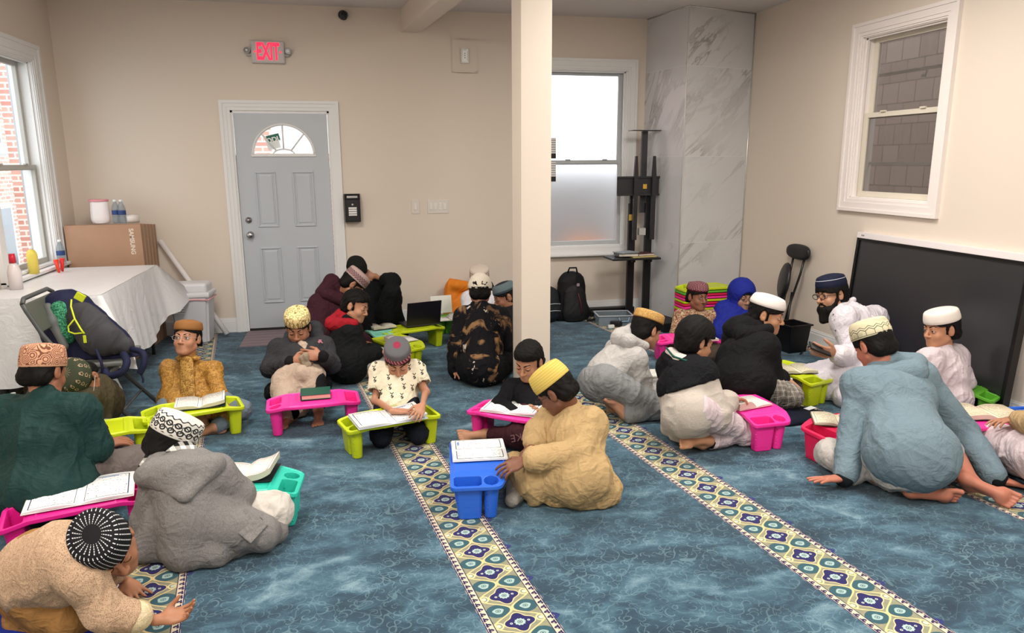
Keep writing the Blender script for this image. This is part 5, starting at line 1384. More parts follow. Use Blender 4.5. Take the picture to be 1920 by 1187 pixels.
def cloth(col, kind='plain', col2=None, col3=None, rough=0.85, scale=1.0, sheen=0.0):
    M = Mat('fabric', rough, 0.15); co = M.coord(); x, y, z = M.sep(co)
    if sheen: M.b.inputs['Sheen Weight'].default_value = sheen
    weave = M.noise(co, 420, 1)
    base = M.mix(M.noise(co, 9, 3), col, tuple(v*0.90 for v in srgb(col)[:3])+(1,))
    if kind == 'plain': M.base(base); M.bump(weave, 0.25, 0.001)
    elif kind == 'wool':
        n = M.noise(co, 210, 3, 0.8); M.base(M.mix((n-0.5)*3.0+0.5, col, col2)); M.bump(n, 0.5, 0.002)
    elif kind == 'fleece':
        n = M.noise(co, 70, 3, 0.7); M.base(M.mix(n, tuple(v*0.82 for v in srgb(col)[:3])+(1,), base)); M.bump(n, 1.0, 0.012)
    elif kind == 'brocade':
        n = M.vor(M.mapping(co, (1, 1, 1)), 55, 'DISTANCE_TO_EDGE'); n2 = M.noise(co, 26, 3, 0.5, 1.5)
        f = ((n < 0.10)*(n2 > 0.45)).max(((n2-0.5).abs() < 0.03))
        M.base(M.mix(f*0.65, base, col2)); M.b.inputs['Roughness'].default_value = 0.45; M.bump(n, 0.3, 0.002)
    elif kind == 'floral':
        n2 = M.noise(co, 24*scale, 3, 0.55, 1.8); n3 = M.noise(M.mapping(co, loc=(3, 1, 2)), 30*scale, 3, 0.5, 1.2)
        c = M.mix(((n2-0.5).abs() < 0.055), base, col2); c = M.mix((n3 > 0.60), c, col3 or col2); M.base(c); M.bump(weave, 0.2, 0.001)
    elif kind == 'mesh':
        n = M.vor(co, 210*scale, 'F1'); M.base(M.mix(n < 0.34, base, col2)); M.bump(weave, 0.2, 0.001)
    elif kind == 'plaid':
        s_ = 26*scale
        a = (x*s_+z*6).frac(); b_ = (z*s_+y*s_).frac()
        c = M.mix((a < 0.18)*0.6, base, col2); c = M.mix((b_ < 0.18)*0.6, c, col2); c = M.mix(((a-0.6).abs() < 0.03).max((b_-0.6).abs() < 0.03), c, col3 or '#e8e4dc')
        M.base(c); M.bump(weave, 0.2, 0.001)
    elif kind == 'check':
        s_ = 52*scale; a = ((x*s_+y*s_*0.6).floor()*0.5).frac(); b_ = ((z*s_+y*s_*0.4).floor()*0.5).frac()
        M.base(M.mix(((a > 0.2)*0.5+(b_ > 0.2)*0.5), col, col2))
    elif kind == 'tiedye':
        n = M.noise(co, 5.5, 4, 0.6, 1.4); n2 = M.noise(M.mapping(co, loc=(4, 4, 1)), 9, 4, 0.6, 1.0)
        c = M.mix(((n-0.53)*12).clamp(), base, col2); c = M.mix((n2 > 0.66), c, col3); M.base(c); M.bump(weave, 0.2, 0.001)
    elif kind == 'stripe':
        M.base(M.mix((x*55*scale+y*20).frac() < 0.3, base, col2)); M.bump(weave, 0.2, 0.001)
    elif kind == 'none': pass
    elif kind == 'motif':     # little pineapples on cream
        s_ = 15.0; v = M.N.new('ShaderNodeTexVoronoi'); v.inputs['Scale'].default_value = s_; v.inputs['Randomness'].default_value = 0.55
        P = M.comb(x, z*0.9+y*0.5, y*0.2); M.L.new(P, v.inputs['Vector'])
        sub = M.N.new('ShaderNodeVectorMath'); sub.operation = 'SUBTRACT'; M.L.new(P, sub.inputs[0]); M.L.new(v.outputs['Position'], sub.inputs[1])
        a, b_, _ = M.sep(sub.outputs[0])
        body_ = ((a*a*1.9+(b_+0.006)*(b_+0.006)).sqrt() < 0.0115)
        net = ((a*380+b_*380).sin() > -0.2)*((a*380-b_*380).sin() > -0.2)
        leaf = ((b_-0.010-a.abs()*0.9).abs() < 0.0032)*(a.abs() < 0.010)
        c = M.mix(body_*(1.0-net*0.6), base, '#3a3833'); c = M.mix(leaf, c, '#26251f'); M.base(c)
    r1 = M.noise(M.mapping(co, (1, 1, 0.55), (0.3, 0.4, 0)), 8, 3, 0.55, 1.1); r2 = M.noise(M.mapping(co, (0.6, 1, 1), (0, 0.5, 0.7)), 15, 2, 0.5, 1.3)
    h_ = (1.0-(r1-0.5).abs()*5.0).max(0.0)*1.0+(1.0-(r2-0.5).abs()*6.0).max(0.0)*0.45
    if kind == 'fleece': h_ = n*0.9+h_*0.4
    M.bump(h_+weave*0.05, 0.34, 0.013)
    return M.done()

def cap_mat(col, kind, col2='#222222', col3=None):
    M = Mat('cap_fabric', 0.75, 0.2); x, y, z = M.sep(M.coord())
    th = (y*0.8).atan2(x)*(1/(2*PI)); r = (x*x+(y*0.8)*(y*0.8)).sqrt()
    top = r < 0.066; c = M.mix(0.0, col, col)
    n = M.noise(M.coord(), 380, 1); sz = 1/0.07
    if kind == 'swirl':
        v = M.vor(M.coord(), 24, 'F1'); f = ((v*6).frac() < 0.45)
        c = M.mix(f, c, col2); c = M.mix((z < 0.008), c, col)
    elif kind == 'chain':
        a = (th*17).frac()-0.5; b_ = (z-0.028)*30; d = (a*a+b_*b_).sqrt()
        a2 = (th*17+0.5).frac()-0.5; b2 = (z-0.055)*30; d2 = (a2*a2+b2*b2).sqrt()
        f = ((d-0.30).abs() < 0.09).max((d2-0.30).abs() < 0.09).max((z*260+(th*110).sin()).sin() > 0.82)
        f = f.max((a.abs() < 0.05)*(z > 0.03)*(z < 0.05))
        c = M.mix(f*(z > 0.008), c, col2)
    elif kind == 'rays':
        f = (((th*24+r*9).frac() < 0.22)*(r > 0.030)*(r < 0.060)*((r*900).sin() > -0.5)).max(((th*34+z*14).frac() < 0.22)*(r > 0.068)*((z*800).sin() > -0.4))
        c = M.mix(f, c, col2)
    elif kind == 'eyelet':
        a = (th*12).frac()-0.5; zz = (z*32).frac()-0.5; d = ((a*1.6)*(a*1.6)+zz*zz).sqrt()
        f = ((d-0.28).abs() < 0.08)*((th*72).frac() < 0.6)*(z > 0.018)
        c = M.mix(f, c, col2)
    elif kind == 'bands':
        f = ((th*26+z*22).frac() < 0.3)*(z > 0.006)*(z < 0.034)
        c = M.mix((z < 0.036), c, col3 or col2); c = M.mix(f, c, '#c98a92'); c = M.mix((r < 0.025), c, '#8c2f45'); c = M.mix(z < 0.005, c, '#c24d63')
    elif kind == 'zig':
        zg = ((th*15).frac()-0.5).abs()*0.024
        f = ((z-0.030-zg).abs() < 0.0022).max((z-0.042-zg).abs() < 0.0018).max(((th*15+0.5).frac() < 0.07)*(z < 0.03)*(z > 0.006)).max((z-0.007).abs() < 0.0015)
        pet = ((th*6).frac()-0.5).abs(); rp = 0.020+(0.5-pet)*0.044
        f2 = ((r-rp).abs() < 0.0018).max((r-0.019).abs() < 0.0014).max((r-0.050).abs() < 0.001).max((r-0.060).abs() < 0.001)
        c = M.mix(f.max(f2*(r < 0.064)), c, col2)
        c = M.mix(((r*420).sin() > 0.7)*0.25, c, col2)
    elif kind == 'ringstitch':
        f = ((r*520+th*4).sin() > 0.55)*(r < 0.078); f = f.max((z*500).sin() > 0.6)
        c = M.mix(f*0.5, c, col2)
    elif kind == 'glitter':
        v = M.vor(M.coord(), 160, 'F1'); c = M.mix(v < 0.33, c, col2); c = M.mix((z < 0.006), c, '#6d4b26')
    elif kind == 'dots':
        a = (th*40).frac()-0.5; zz = (z*110+(th*40).floor()*0.5).frac()-0.5
        c = M.mix(((a*a+zz*zz).sqrt() < 0.28)*(z > 0.012), c, col2)
    elif kind == 'band2':
        a = (th*16).frac()-0.5; zz = (z-0.035)*34; d = ((a*1.5)*(a*1.5)+zz*zz).sqrt()
        c = M.mix(((d-0.3).abs() < 0.1).max((z-0.016).abs() < 0.0025).max((z-0.056).abs() < 0.0025), c, col2)
    elif kind == 'knit':
        a = (th*30).frac()-0.5; zz = (z*60).frac()-0.5
        c = M.mix(((a+zz).abs() < 0.18).max((a-zz).abs() < 0.18)*(z > 0.012)*(z < 0.055), c, col2)
    elif kind == 'line':
        c = M.mix((z-0.052).abs() < 0.0016, c, col2)
    elif kind == 'flowers':
        v = M.vor(M.coord(), 34, 'F1'); c = M.mix(((v-0.42).abs() < 0.06), c, col2); c = M.mix((th*60).sin().abs()*(z < 0.045) > 0.9, c, col2)
    elif kind == 'grey2':
        c = M.mix((r < 0.05), c, col2); c = M.mix((z < 0.02), c, col3 or col2)
    M.base(c); M.bump(n, 0.4, 0.002); return M.done()

class Body:
    def __init__(s, name, label, D, base_px, scale=1.0, skincol='#b07a5c', h=0.0045, group=None):
        s.D = D; s.s = scale; s.h = h
        bp = atz(*base_px); s.org = Vector((bp.x, bp.y, 0))
        s.root = thing('person', label, 'person', s.org, 0, group)
        s.prims = []; s.skin = skin(skincol); s.skincol = skincol; s.J = {}
    # -- coordinates
    def p(s, px, py, d=0.0): return V3(at(px, py, s.D+d))
    def f(s, px, py, z=0.0): return V3(atz(px, py, z))
    def g(s, px, dep, z): return V3(at(px, 593.5+FPX*((CAM_H-z)/dep-_sp)/_cp, dep))
    # -- primitives collected first, then one field
    def bounds(s, prims, mar=0.02):
        lo = np.full(3, 1e9); hi = -lo
        for pr in prims:
            if pr[0] == 'c':
                R = max(pr[3], pr[4]); a, b = V3(pr[1]), V3(pr[2])
                lo = np.minimum(lo, np.minimum(a, b)-R); hi = np.maximum(hi, np.maximum(a, b)+R)
            elif pr[0] in ('e',):
                R = max(pr[2]); lo = np.minimum(lo, V3(pr[1])-R); hi = np.maximum(hi, V3(pr[1])+R)
        return lo-mar, hi+mar
    def make(s, name, prims, mats, h, smooth=1, folds=None, cuts=(), floorz=0.004, matfn=None, post=None):
        lo, hi = s.bounds(prims); lo[2] = max(lo[2], -0.01)
        F = Field(lo, hi, h); kk = lambda v: v if v <= 0.021 else 0.021+(v-0.021)*0.45
        for pr in prims:
            if pr[0] == 'c': F.cap(pr[1], pr[2], pr[3], pr[4], kk(pr[5]) if len(pr) > 5 else 0.02, pr[6] if len(pr) > 6 else None)
            elif pr[0] == 'e': F.ell(pr[1], pr[2], pr[3], kk(pr[4]) if len(pr) > 4 else 0.025)
            elif pr[0] == 'xe': F.ell(pr[1], pr[2], pr[3], cut=True, kc=pr[4] if len(pr) > 4 else 0.01)
            elif pr[0] == 'xc': F.cap(pr[1], pr[2], pr[3], pr[4], 0, pr[6] if len(pr) > 6 else None, cut=True)
        for fn in cuts: F.func(fn, lo-1, hi+1, 'cut')
        if floorz is not None: F.floor(floorz)
        if post: post(F)
        me = field_mesh(name, F, smooth, folds, matfn, s.org)
        return link_mesh(name, me, mats, s.root)
    # -- skeleton
    def joints(s, **k):
        for a, b in k.items(): s.J[a] = V3(b)
        J = s.J
        J['mid'] = (J['ls']+J['rs'])/2
        s.ax = nrm(J['rs']-J['ls']); s.sp = nrm(J['mid']-J['pel'])
        s.fr = nrm(np.cross(s.sp, s.ax))*1.0       # +- front/back axis only used for flattening
        s.ax = nrm(np.cross(s.fr, s.sp))
        s.B = np.stack([s.ax, s.fr, s.sp], 1)
    def torso(s, e=0.0, w=1.0, k=0.035, dep=1.0, lo=1.0):
        J, B, q = s.J, s.B, s.s; P = J['pel']; M_ = J['mid']; C = M_-s.sp*0.10*q
        mid = P*0.5+C*0.5
        L = np.linalg.norm(M_-P)
        return [('e', P, (0.122*q*w+e, (0.092*q+e)*dep, 0.088*q+e), B, k), ('e', mid, (0.108*q*w+e, (0.080*q+e)*dep, max(L*0.36, 0.1)+e), B, k),
                ('e', C, (0.126*q*w+e, (0.086*q+e)*dep, 0.105*q+e), B, k), ('c', J['ls']-s.sp*0.01, J['rs']-s.sp*0.01, 0.046*q+e, 0.046*q+e, k, (s.fr, 1.0)),
                ('c', M_-s.sp*0.02*q, J['neck'], 0.060*q+e*0.5, 0.043*q+e*0.3, 0.03)]
    def limb(s, a, b, r0, r1, k=0.02, t0=0.0, t1=1.0):
        a, b = s.J[a], s.J[b]; q = s.s
        return ('c', a+(b-a)*t0, a+(b-a)*t1, (r0+(r1-r0)*t0)*q, (r0+(r1-r0)*t1)*q, k)
    def arm(s, side, e=0.0, upto=1.0, k=0.02, cuff=0.0):
        o = [s.limb(side+'s', side+'e', 0.044+e, 0.036+e, k)]
        if upto > 0: o.append(s.limb(side+'e', side+'w', 0.036+e, 0.025+e+cuff, k, 0, upto))
        return o
    def leg(s, side, e=0.0, upto=1.0, k=0.03):
        J = s.J; sg = -1 if side == 'l' else 1
        hip = J['pel']+s.ax*sg*0.075*s.s; J[side+'h'] = hip
        o = [s.limb(side+'h', side+'k', 0.070+e, 0.048+e, k)]
        if upto > 0: o.append(s.limb(side+'k', side+'a', 0.046+e, 0.030+e, k, 0, upto))
        return o
    def hand(s, side, d, n, thumb, curl=0.5, spread=0.12, q=None):
        """d: finger direction, n: direction the palm looks, thumb: side of the thumb"""
        q = (q or s.s)*0.95; W = s.J[side+'w']; d = nrm(d); n = nrm(V3(n)-d*np.dot(n, d)); t = nrm(V3(thumb)-d*np.dot(thumb, d)-n*np.dot(thumb, n))
        B = np.stack([t, d, n], 1); o = []
        o.append(('c', W-d*0.01, W+d*0.03*q, 0.023*q, 0.024*q, 0.012, (n, 0.75)))
        o.append(('e', W+d*0.052*q, (0.037*q, 0.046*q, 0.0145*q), B, 0.012))
        for i, (off, ln) in enumerate(((0.029, 0.066), (0.0098, 0.074), (-0.0095, 0.069), (-0.028, 0.054))):
            a = spread*(1.2-i*0.8); dd = nrm(d*math.cos(a)+t*math.sin(a)); b0 = W+d*0.083*q+t*off*q
            p_ = b0; c = curl*(0.45+0.1*i); ang = c*0.6; r = 0.0083*q
            o.append(('c', b0-d*0.028*q, b0, 0.009*q, r, 0.006))
            for sg in (0.44, 0.32, 0.24):
                v = dd*math.cos(ang)+n*math.sin(ang); p2 = p_+v*ln*sg*q
                o.append(('c', p_, p2, r, r*0.92, 0.002)); p_ = p2; r *= 0.90; ang += c
        b0 = W+d*0.022*q+t*0.022*q; v = nrm(d*0.65+t*0.75+n*0.25); p2 = b0+v*0.036*q; v2 = nrm(d*0.9+t*0.35+n*(0.2+0.5*curl)); p3 = p2+v2*0.028*q; p4 = p3+nrm(v2+n*0.3*curl)*0.020*q
        o += [('c', b0, p2, 0.013*q, 0.0105*q, 0.008), ('c', p2, p3, 0.0105*q, 0.0093*q, 0.004), ('c', p3, p4, 0.0093*q, 0.0072*q, 0.003)]
        return o
    def foot(s, side, d, up, q=None, inner=None):
        """d: towards the toes, up: from the sole towards the instep"""
        q = (q or s.s); A = s.J[side+'a']; d = nrm(d); up = nrm(V3(up)-d*np.dot(up, d)); t = np.cross(d, up)
        if inner is not None and np.dot(t, inner) < 0: t = -t
        B = np.stack([t, d, up], 1); o = []
        heel = A-up*0.032*q-d*0.022*q; ball = A-up*0.046*q+d*0.105*q
        o.append(('e', heel, (0.026*q, 0.032*q, 0.028*q), B, 0.015))
        o.append(('c', A, heel+up*0.01*q, 0.027*q, 0.026*q, 0.02)); o.append(('c', A+d*0.01*q, ball, 0.028*q, 0.022*q, 0.02, (up, 0.8)))
        o.append(('c', heel-up*0.008*q, ball-up*0.002*q, 0.021*q, 0.020*q, 0.015)); o.append(('e', ball+d*0.004, (0.038*q, 0.028*q, 0.016*q), B, 0.012))
        for i, (off, ln, r) in enumerate(((0.027, 0.040, 0.0105), (0.009, 0.038, 0.0078), (-0.006, 0.034, 0.0073), (-0.019, 0.029, 0.007), (-0.031, 0.022, 0.0065))):
            b0 = ball+t*off*q+d*0.016*q; e_ = b0+d*ln*q-up*0.004*q
            o.append(('c', b0, b0+d*ln*0.55*q+up*0.002, r*q, r*q, 0.003)); o.append(('c', b0+d*ln*0.55*q+up*0.002, e_, r*q, r*q*1.05, 0.002))
        return o
    # -- head
    def head(s, c, face, up, hs=0.92, gaze_down=0.0, nose=1.0):
        face = nrm(face); up = nrm(V3(up)-face*np.dot(up, face)); rt = np.cross(face, up)
        s.HM = np.stack([rt, face, up], 1); s.hc = V3(c); s.hs = hs; w = lambda x, y, z: s.hc+s.HM@(V3((x, y, z))*hs)
        s.hw = w; B = s.HM; q = hs; o = []
        E = lambda x, y, z, a, b, c_, k: ('e', w(x, y, z), (a*q, b*q, c_*q), B, k*q)
        Cp = lambda p0, p1, r0, r1, k: ('c', w(*p0), w(*p1), r0*q, r1*q, k*q)
        o += [E(0, -0.010, 0.030, 0.076, 0.094, 0.084, 0.02), E(0, 0.022, -0.035, 0.062, 0.062, 0.070, 0.03), E(0, 0.045, -0.075, 0.040, 0.040, 0.034, 0.025),
              E(0, 0.070, -0.101, 0.020, 0.016, 0.014, 0.02), E(0.034, 0.058, -0.040, 0.026, 0.024, 0.026, 0.02), E(-0.034, 0.058, -0.040, 0.026, 0.024, 0.026, 0.02),
              Cp((-0.034, 0.078, 0.014), (0.034, 0.078, 0.014), 0.010, 0.010, 0.014), E(0, 0.066, -0.068, 0.028, 0.020, 0.020, 0.016),
              Cp((0.055, 0.0, -0.06), (0.02, 0.06, -0.098), 0.016, 0.014, 0.03), Cp((-0.055, 0.0, -0.06), (-0.02, 0.06, -0.098), 0.016, 0.014, 0.03)]
        o += [('xe', w(0.031, 0.097, -0.004), (0.019*q, 0.016*q, 0.012*q), B, 0.008), ('xe', w(-0.031, 0.097, -0.004), (0.019*q, 0.016*q, 0.012*q), B, 0.008)]
        o += [Cp((0, 0.084, 0.004), (0, 0.103*nose, -0.034), 0.007, 0.0105, 0.010), E(0, 0.103*nose, -0.038, 0.011, 0.011, 0.010, 0.006), E(0.0125, 0.094, -0.041, 0.008, 0.010, 0.007, 0.006), E(-0.0125, 0.094, -0.041, 0.008, 0.010, 0.007, 0.006)]
        for sg in (-1, 1):     # ears and lids
            o += [E(sg*0.078, -0.010, -0.008, 0.009, 0.019, 0.031, 0.006), Cp((sg*0.075, -0.002, -0.03), (sg*0.072, 0.004, -0.012), 0.008, 0.006, 0.004), ('xe', w(sg*0.090, -0.004, -0.004), (0.009*q, 0.010*q, 0.017*q), B, 0.003)]
            o += [E(sg*0.031, 0.0735, -0.003, 0.0165, 0.0105, 0.0105, 0.004)]
        # jaw-neck
        nb = s.J['neck']; o.append(('c', w(0, -0.022, -0.06), nb, 0.046*q, 0.050*s.s, 0.025))
        s.headprims = o; s.gd = gaze_down; return o
    def face_parts(s, gaze=(0, 0), brow='#1a1310', lips=None, open_=0.55, beard=None):
        q = s.hs; B = Matrix(s.HM.tolist()).to_4x4()
        T = Matrix.Translation(Vector(s.hc)-s.org) @ B @ Matrix.Scale(q, 4)
        for sg in (-1, 1):
            # eyeball with iris, seated in the lids
            b = MB(); R = 0.0118; n = 20; prof = []
            gd = Matrix.Rotation(-0.9*s.gd+gaze[1], 4, 'X') @ Matrix.Rotation(gaze[0], 4, 'Z')
            pr = [(0, R*1.04), (R*0.22, R*1.02), (R*0.26, R*0.97), (R*0.5, R*0.87)]+[(R*math.sin(a), R*math.cos(a)) for a in np.linspace(0.6, PI*0.75, 8)]
            Mx = gd @ Matrix.Rotation(-PI/2, 4, 'X')
            rings = []
            b.lathe(pr, (0, 0, 0), n, M=Mx)
            b.bm.faces.ensure_lookup_table()
            for i, fc in enumerate(b.bm.faces):
                k = i//n; fc.material_index = 1 if k < 1 else (2 if k < 3 else 0)
            o = b.build('eyeball', [plain('#e7e0da', 0.25, 0.5), plain('#0a0706', 0.15, 0.6), plain('#2c1a10', 0.2, 0.6)], s.root)
            o.matrix_local = T @ Matrix.Translation((sg*0.031, 0.0765, -0.0045))
            # upper lid (covers more when looking down) and lower lid
            b = MB(); R2 = 0.0132; up0 = 0.95-1.05*max(s.gd, 0)+(open_-0.55)
            def lid(u, v, a0, a1):
                a = a0+(a1-a0)*v; t = (u-0.5)*PI*0.94
                return Vector((R2*math.sin(t)*1.12, R2*math.cos(t)*math.cos(a), R2*math.sin(a)*(math.cos(t)**0.5 if math.cos(t) > 0 else 0)))
            b.sheet(lambda u, v: lid(u, v, PI/2, 0.52-1.15*s.gd), 14, 6); b.sheet(lambda u, v: lid(u, v, -PI/2, -0.60-0.1*s.gd), 14, 5)
            o = b.build('eyelids', s.skin, s.root); o.matrix_local = T @ Matrix.Translation((sg*0.031, 0.0765, -0.0045))
            a_ = 0.52-1.15*s.gd
            b = MB(); b.tube([lid(u, 1, PI/2, a_)*1.02 for u in np.linspace(0.08, 0.92, 9)], 0.0011, 6); o = b.build('eyelashes', M_BROW, s.root); o.matrix_local = T @ Matrix.Translation((sg*0.031, 0.0765, -0.0045))
            b = MB(); pts = [Vector((sg*(0.012+0.037*t), 0.0905-0.012*t-0.010*t*t, 0.0165+0.007*math.sin(t*PI*0.75))) for t in np.linspace(0, 1, 8)]
            b.tube(pts, [0.0026, 0.0034, 0.0037, 0.0036, 0.0033, 0.0028, 0.002, 0.0012], 6); o = b.build('eyebrow', plain(brow, 0.8, 0.1), s.root); o.matrix_local = T
        lc = lips or tuple(v for v in (s.skincol,))[0]
        cc = srgb(s.skincol); lipcol = '#%02x%02x%02x' % tuple(int(min(255, max(0, v))) for v in [int(s.skincol[i:i+2], 16)*k for i, k in ((1, 0.90), (3, 0.70), (5, 0.72))])
        b = MB()
        b.tube([Vector((x, 0.0845-abs(x)**1.6*3.2, -0.0655+0.0022*math.cos(x*150)-abs(x)*0.05)) for x in np.linspace(-0.021, 0.021, 11)], [0.0012, 0.0026, 0.0034, 0.0038, 0.0038, 0.0034, 0.0038, 0.0038, 0.0034, 0.0026, 0.0012], 8)
        b.tube([Vector((x, 0.0842-abs(x)**1.6*3.2, -0.0728-abs(x)*-0.10)) for x in np.linspace(-0.019, 0.019, 9)], [0.0012, 0.0032, 0.0042, 0.0047, 0.0048, 0.0047, 0.0042, 0.0032, 0.0012], 8)
        o = b.build('lips', plain(lipcol, 0.5, 0.35), s.root); o.matrix_local = T
        b = MB(); b.tube([Vector((x, 0.0868-abs(x)**1.6*3.2, -0.0692-abs(x)*0.02)) for x in np.linspace(-0.020, 0.020, 9)], 0.0009, 5); o = b.build('mouth_line', plain('#3c1f1a', 0.7, 0.1), s.root); o.matrix_local = T
    def hair(s, front=0.052, low=-0.055, thick=0.010, top=0.0, side=-0.020, amp=0.004, col=None, h=0.0045, cap=False):
        w, q, B = s.hw, s.hs, s.HM; F_ = Field(s.hc-0.16*q-0.02, s.hc+0.16*q+0.02, h)
        F_.ell(w(0, -0.012, 0.030), ((0.077+thick)*q, (0.095+thick)*q, (0.085+thick+top)*q), B)
        if not cap and top > 0: F_.ell(w(0, 0.03, 0.075), (0.06*q, 0.06*q, (0.035+top)*q), B, 0.02)
        F_.cap(w(-0.035, -0.06, -0.03), w(0.035, -0.06, -0.03), 0.044*q, 0.044*q, 0.02)
        c = s.hc; Mi = B
        def loc(X, Y, Z):
            x, y, z = X-c[0], Y-c[1], Z-c[2]
            return [(x*Mi[0, i]+y*Mi[1, i]+z*Mi[2, i])/q for i in range(3)]
        def keep(X, Y, Z):
            u, v, t = loc(X, Y, Z)
            a = np.maximum(front-0.25*np.abs(u)-t, -1)                     # above the hairline
            b_ = np.maximum(v-(-0.012), low-t)                           # behind the ears
            sb = np.maximum(v-0.022, side-t)                             # side burns
            return np.minimum(np.minimum(a, b_), sb)*q
        F_.func(keep, s.hc-1, s.hc+1, 'and')
        if cap: F_.func(lambda X, Y, Z: (0.066+0.10*loc(X, Y, Z)[1]*0-loc(X, Y, Z)[2])*q, s.hc-1, s.hc+1, 'cut')
        def ears(X, Y, Z):
            u, v, t = loc(X, Y, Z); return (np.sqrt((np.abs(u)-0.082)**2+((v+0.006)*1.0)**2+((t+0.004)*0.6)**2)-0.022)*q
        F_.func(ears, s.hc-1, s.hc+1, 'cut')
        me = field_mesh('hair', F_, 2, [(amp, 60, tuple(s.HM[:, 2]*0.6+s.HM[:, 1]*0.5), 11)], None, s.org)
        return link_mesh('hair', me, col or M_HAIR, s.root)
    def cap(s, mat, height=0.075, base=0.038, tilt=-0.16, roll=0.0, R=(0.089, 0.107), taper=0.95, name='cap', soft=0.0, yoff=-0.010, flat=1.0):
        q = s.hs; H_ = height
        b = MB()
        prof = [(0.97, 0.0), (1.0, 0.003), (1.005, H_*0.3), ((1+taper)/2, H_*0.65), (taper, H_*0.85), (taper-0.05, H_*0.96), (taper-0.14, H_*1.02), (taper*0.6, H_*(1.02+0.06*flat)), (0.3, H_*(1.02+0.10*flat)), (0, H_*(1.02+0.11*flat))]
        b.lathe([(r*R[0], z) for r, z in prof], (0, 0, 0), 48, 1.0, R[1]/R[0])
        b.lathe([(0.97*R[0], 0), (0.955*R[0], 0.004), (0.95*R[0], H_*0.5)], (0, 0, 0), 48, 1.0, R[1]/R[0])
        if soft:
            for v in b.bm.verts: v.co += Vector((mnoise.noise(v.co*22), mnoise.noise(v.co*22+Vector((5, 0, 0))), mnoise.noise(v.co*22+Vector((0, 7, 0)))))*soft
        o = b.build(name, mat, s.root)
        B = Matrix(s.HM.tolist()).to_4x4()
        o.matrix_local = Matrix.Translation(Vector(s.hc)-s.org) @ B @ Matrix.Scale(q, 4) @ Matrix.Translation((0, yoff, base+0.015)) @ Matrix.Rotation(tilt, 4, 'X') @ Matrix.Rotation(roll, 4, 'Y')
        return o
    def glasses(s, col='#222222', r=0.020, th=0.0014):
        B = Matrix(s.HM.tolist()).to_4x4(); T = Matrix.Translation(Vector(s.hc)-s.org) @ B @ Matrix.Scale(s.hs, 4); b = MB()
        for sg in (-1, 1):
            b.tube([Vector((sg*0.031+1.15*r*math.cos(a)*(1 if True else 0), 0.103, -0.005+0.82*r*math.sin(a))) for a in np.linspace(0, 2*PI, 24, endpoint=False)], th, 6, closed=True)
            b.tube([Vector((sg*(0.031+1.15*r), 0.103, 0.0)), Vector((sg*0.072, 0.088, 0.002)), Vector((sg*0.083, 0.0, 0.0))], th, 6)
        b.tube([Vector((-0.010, 0.104, -0.002)), Vector((0, 0.107, 0.0)), Vector((0.010, 0.104, -0.002))], th, 6)
        o = b.build('glasses', plain(col, 0.3, 0.5), s.root); o.matrix_local = T; return o
    def body(s, extra=(), h=None, core=True, legs=True):
        o = list(s.headprims)
        if core:
            o += s.torso(-0.018)
            if legs:
                for sd in 'lr':
                    if sd+'k' in s.J: o += s.leg(sd, -0.008)
            for sd in 'lr':
                if sd+'e' in s.J: o += s.arm(sd, -0.010)
        o += list(extra)
        return s.make('body', o, s.skin, h or s.h, smooth=1)
    def vis(s):
        J = s.J; L = lambda a, b: np.linalg.norm(J[a]-J[b])
        out = []
        for a, b in (('ls', 'rs'), ('pel', 'mid'), ('ls', 'le'), ('le', 'lw'), ('rs', 're'), ('re', 'rw'), ('pel', 'lk'), ('lk', 'la'), ('pel', 'rk'), ('rk', 'ra')):
            if a in J and b in J: out.append('%s-%s %.2f' % (a, b, L(a, b)))
        out.append('z pel %.2f ls %.2f hd %.2f hd-mid %.2f' % (J['pel'][2], J['ls'][2], s.hc[2], np.linalg.norm(s.hc-J['mid'])))
        return out
FOLD = [(0.0075, 15, (0.3, 0.2, 1), 2), (0.0045, 32, (0.8, 0.1, 0.5), 5)]
FOLD2 = [(0.012, 10, (0.2, 0.3, 1), 4), (0.006, 24, (0.5, -0.3, 0.8), 8), (0.003, 45, (0.2, 0.6, 0.8), 3)]
def W(rx, uy, tz): return V3(cdir(rx, uy, tz))

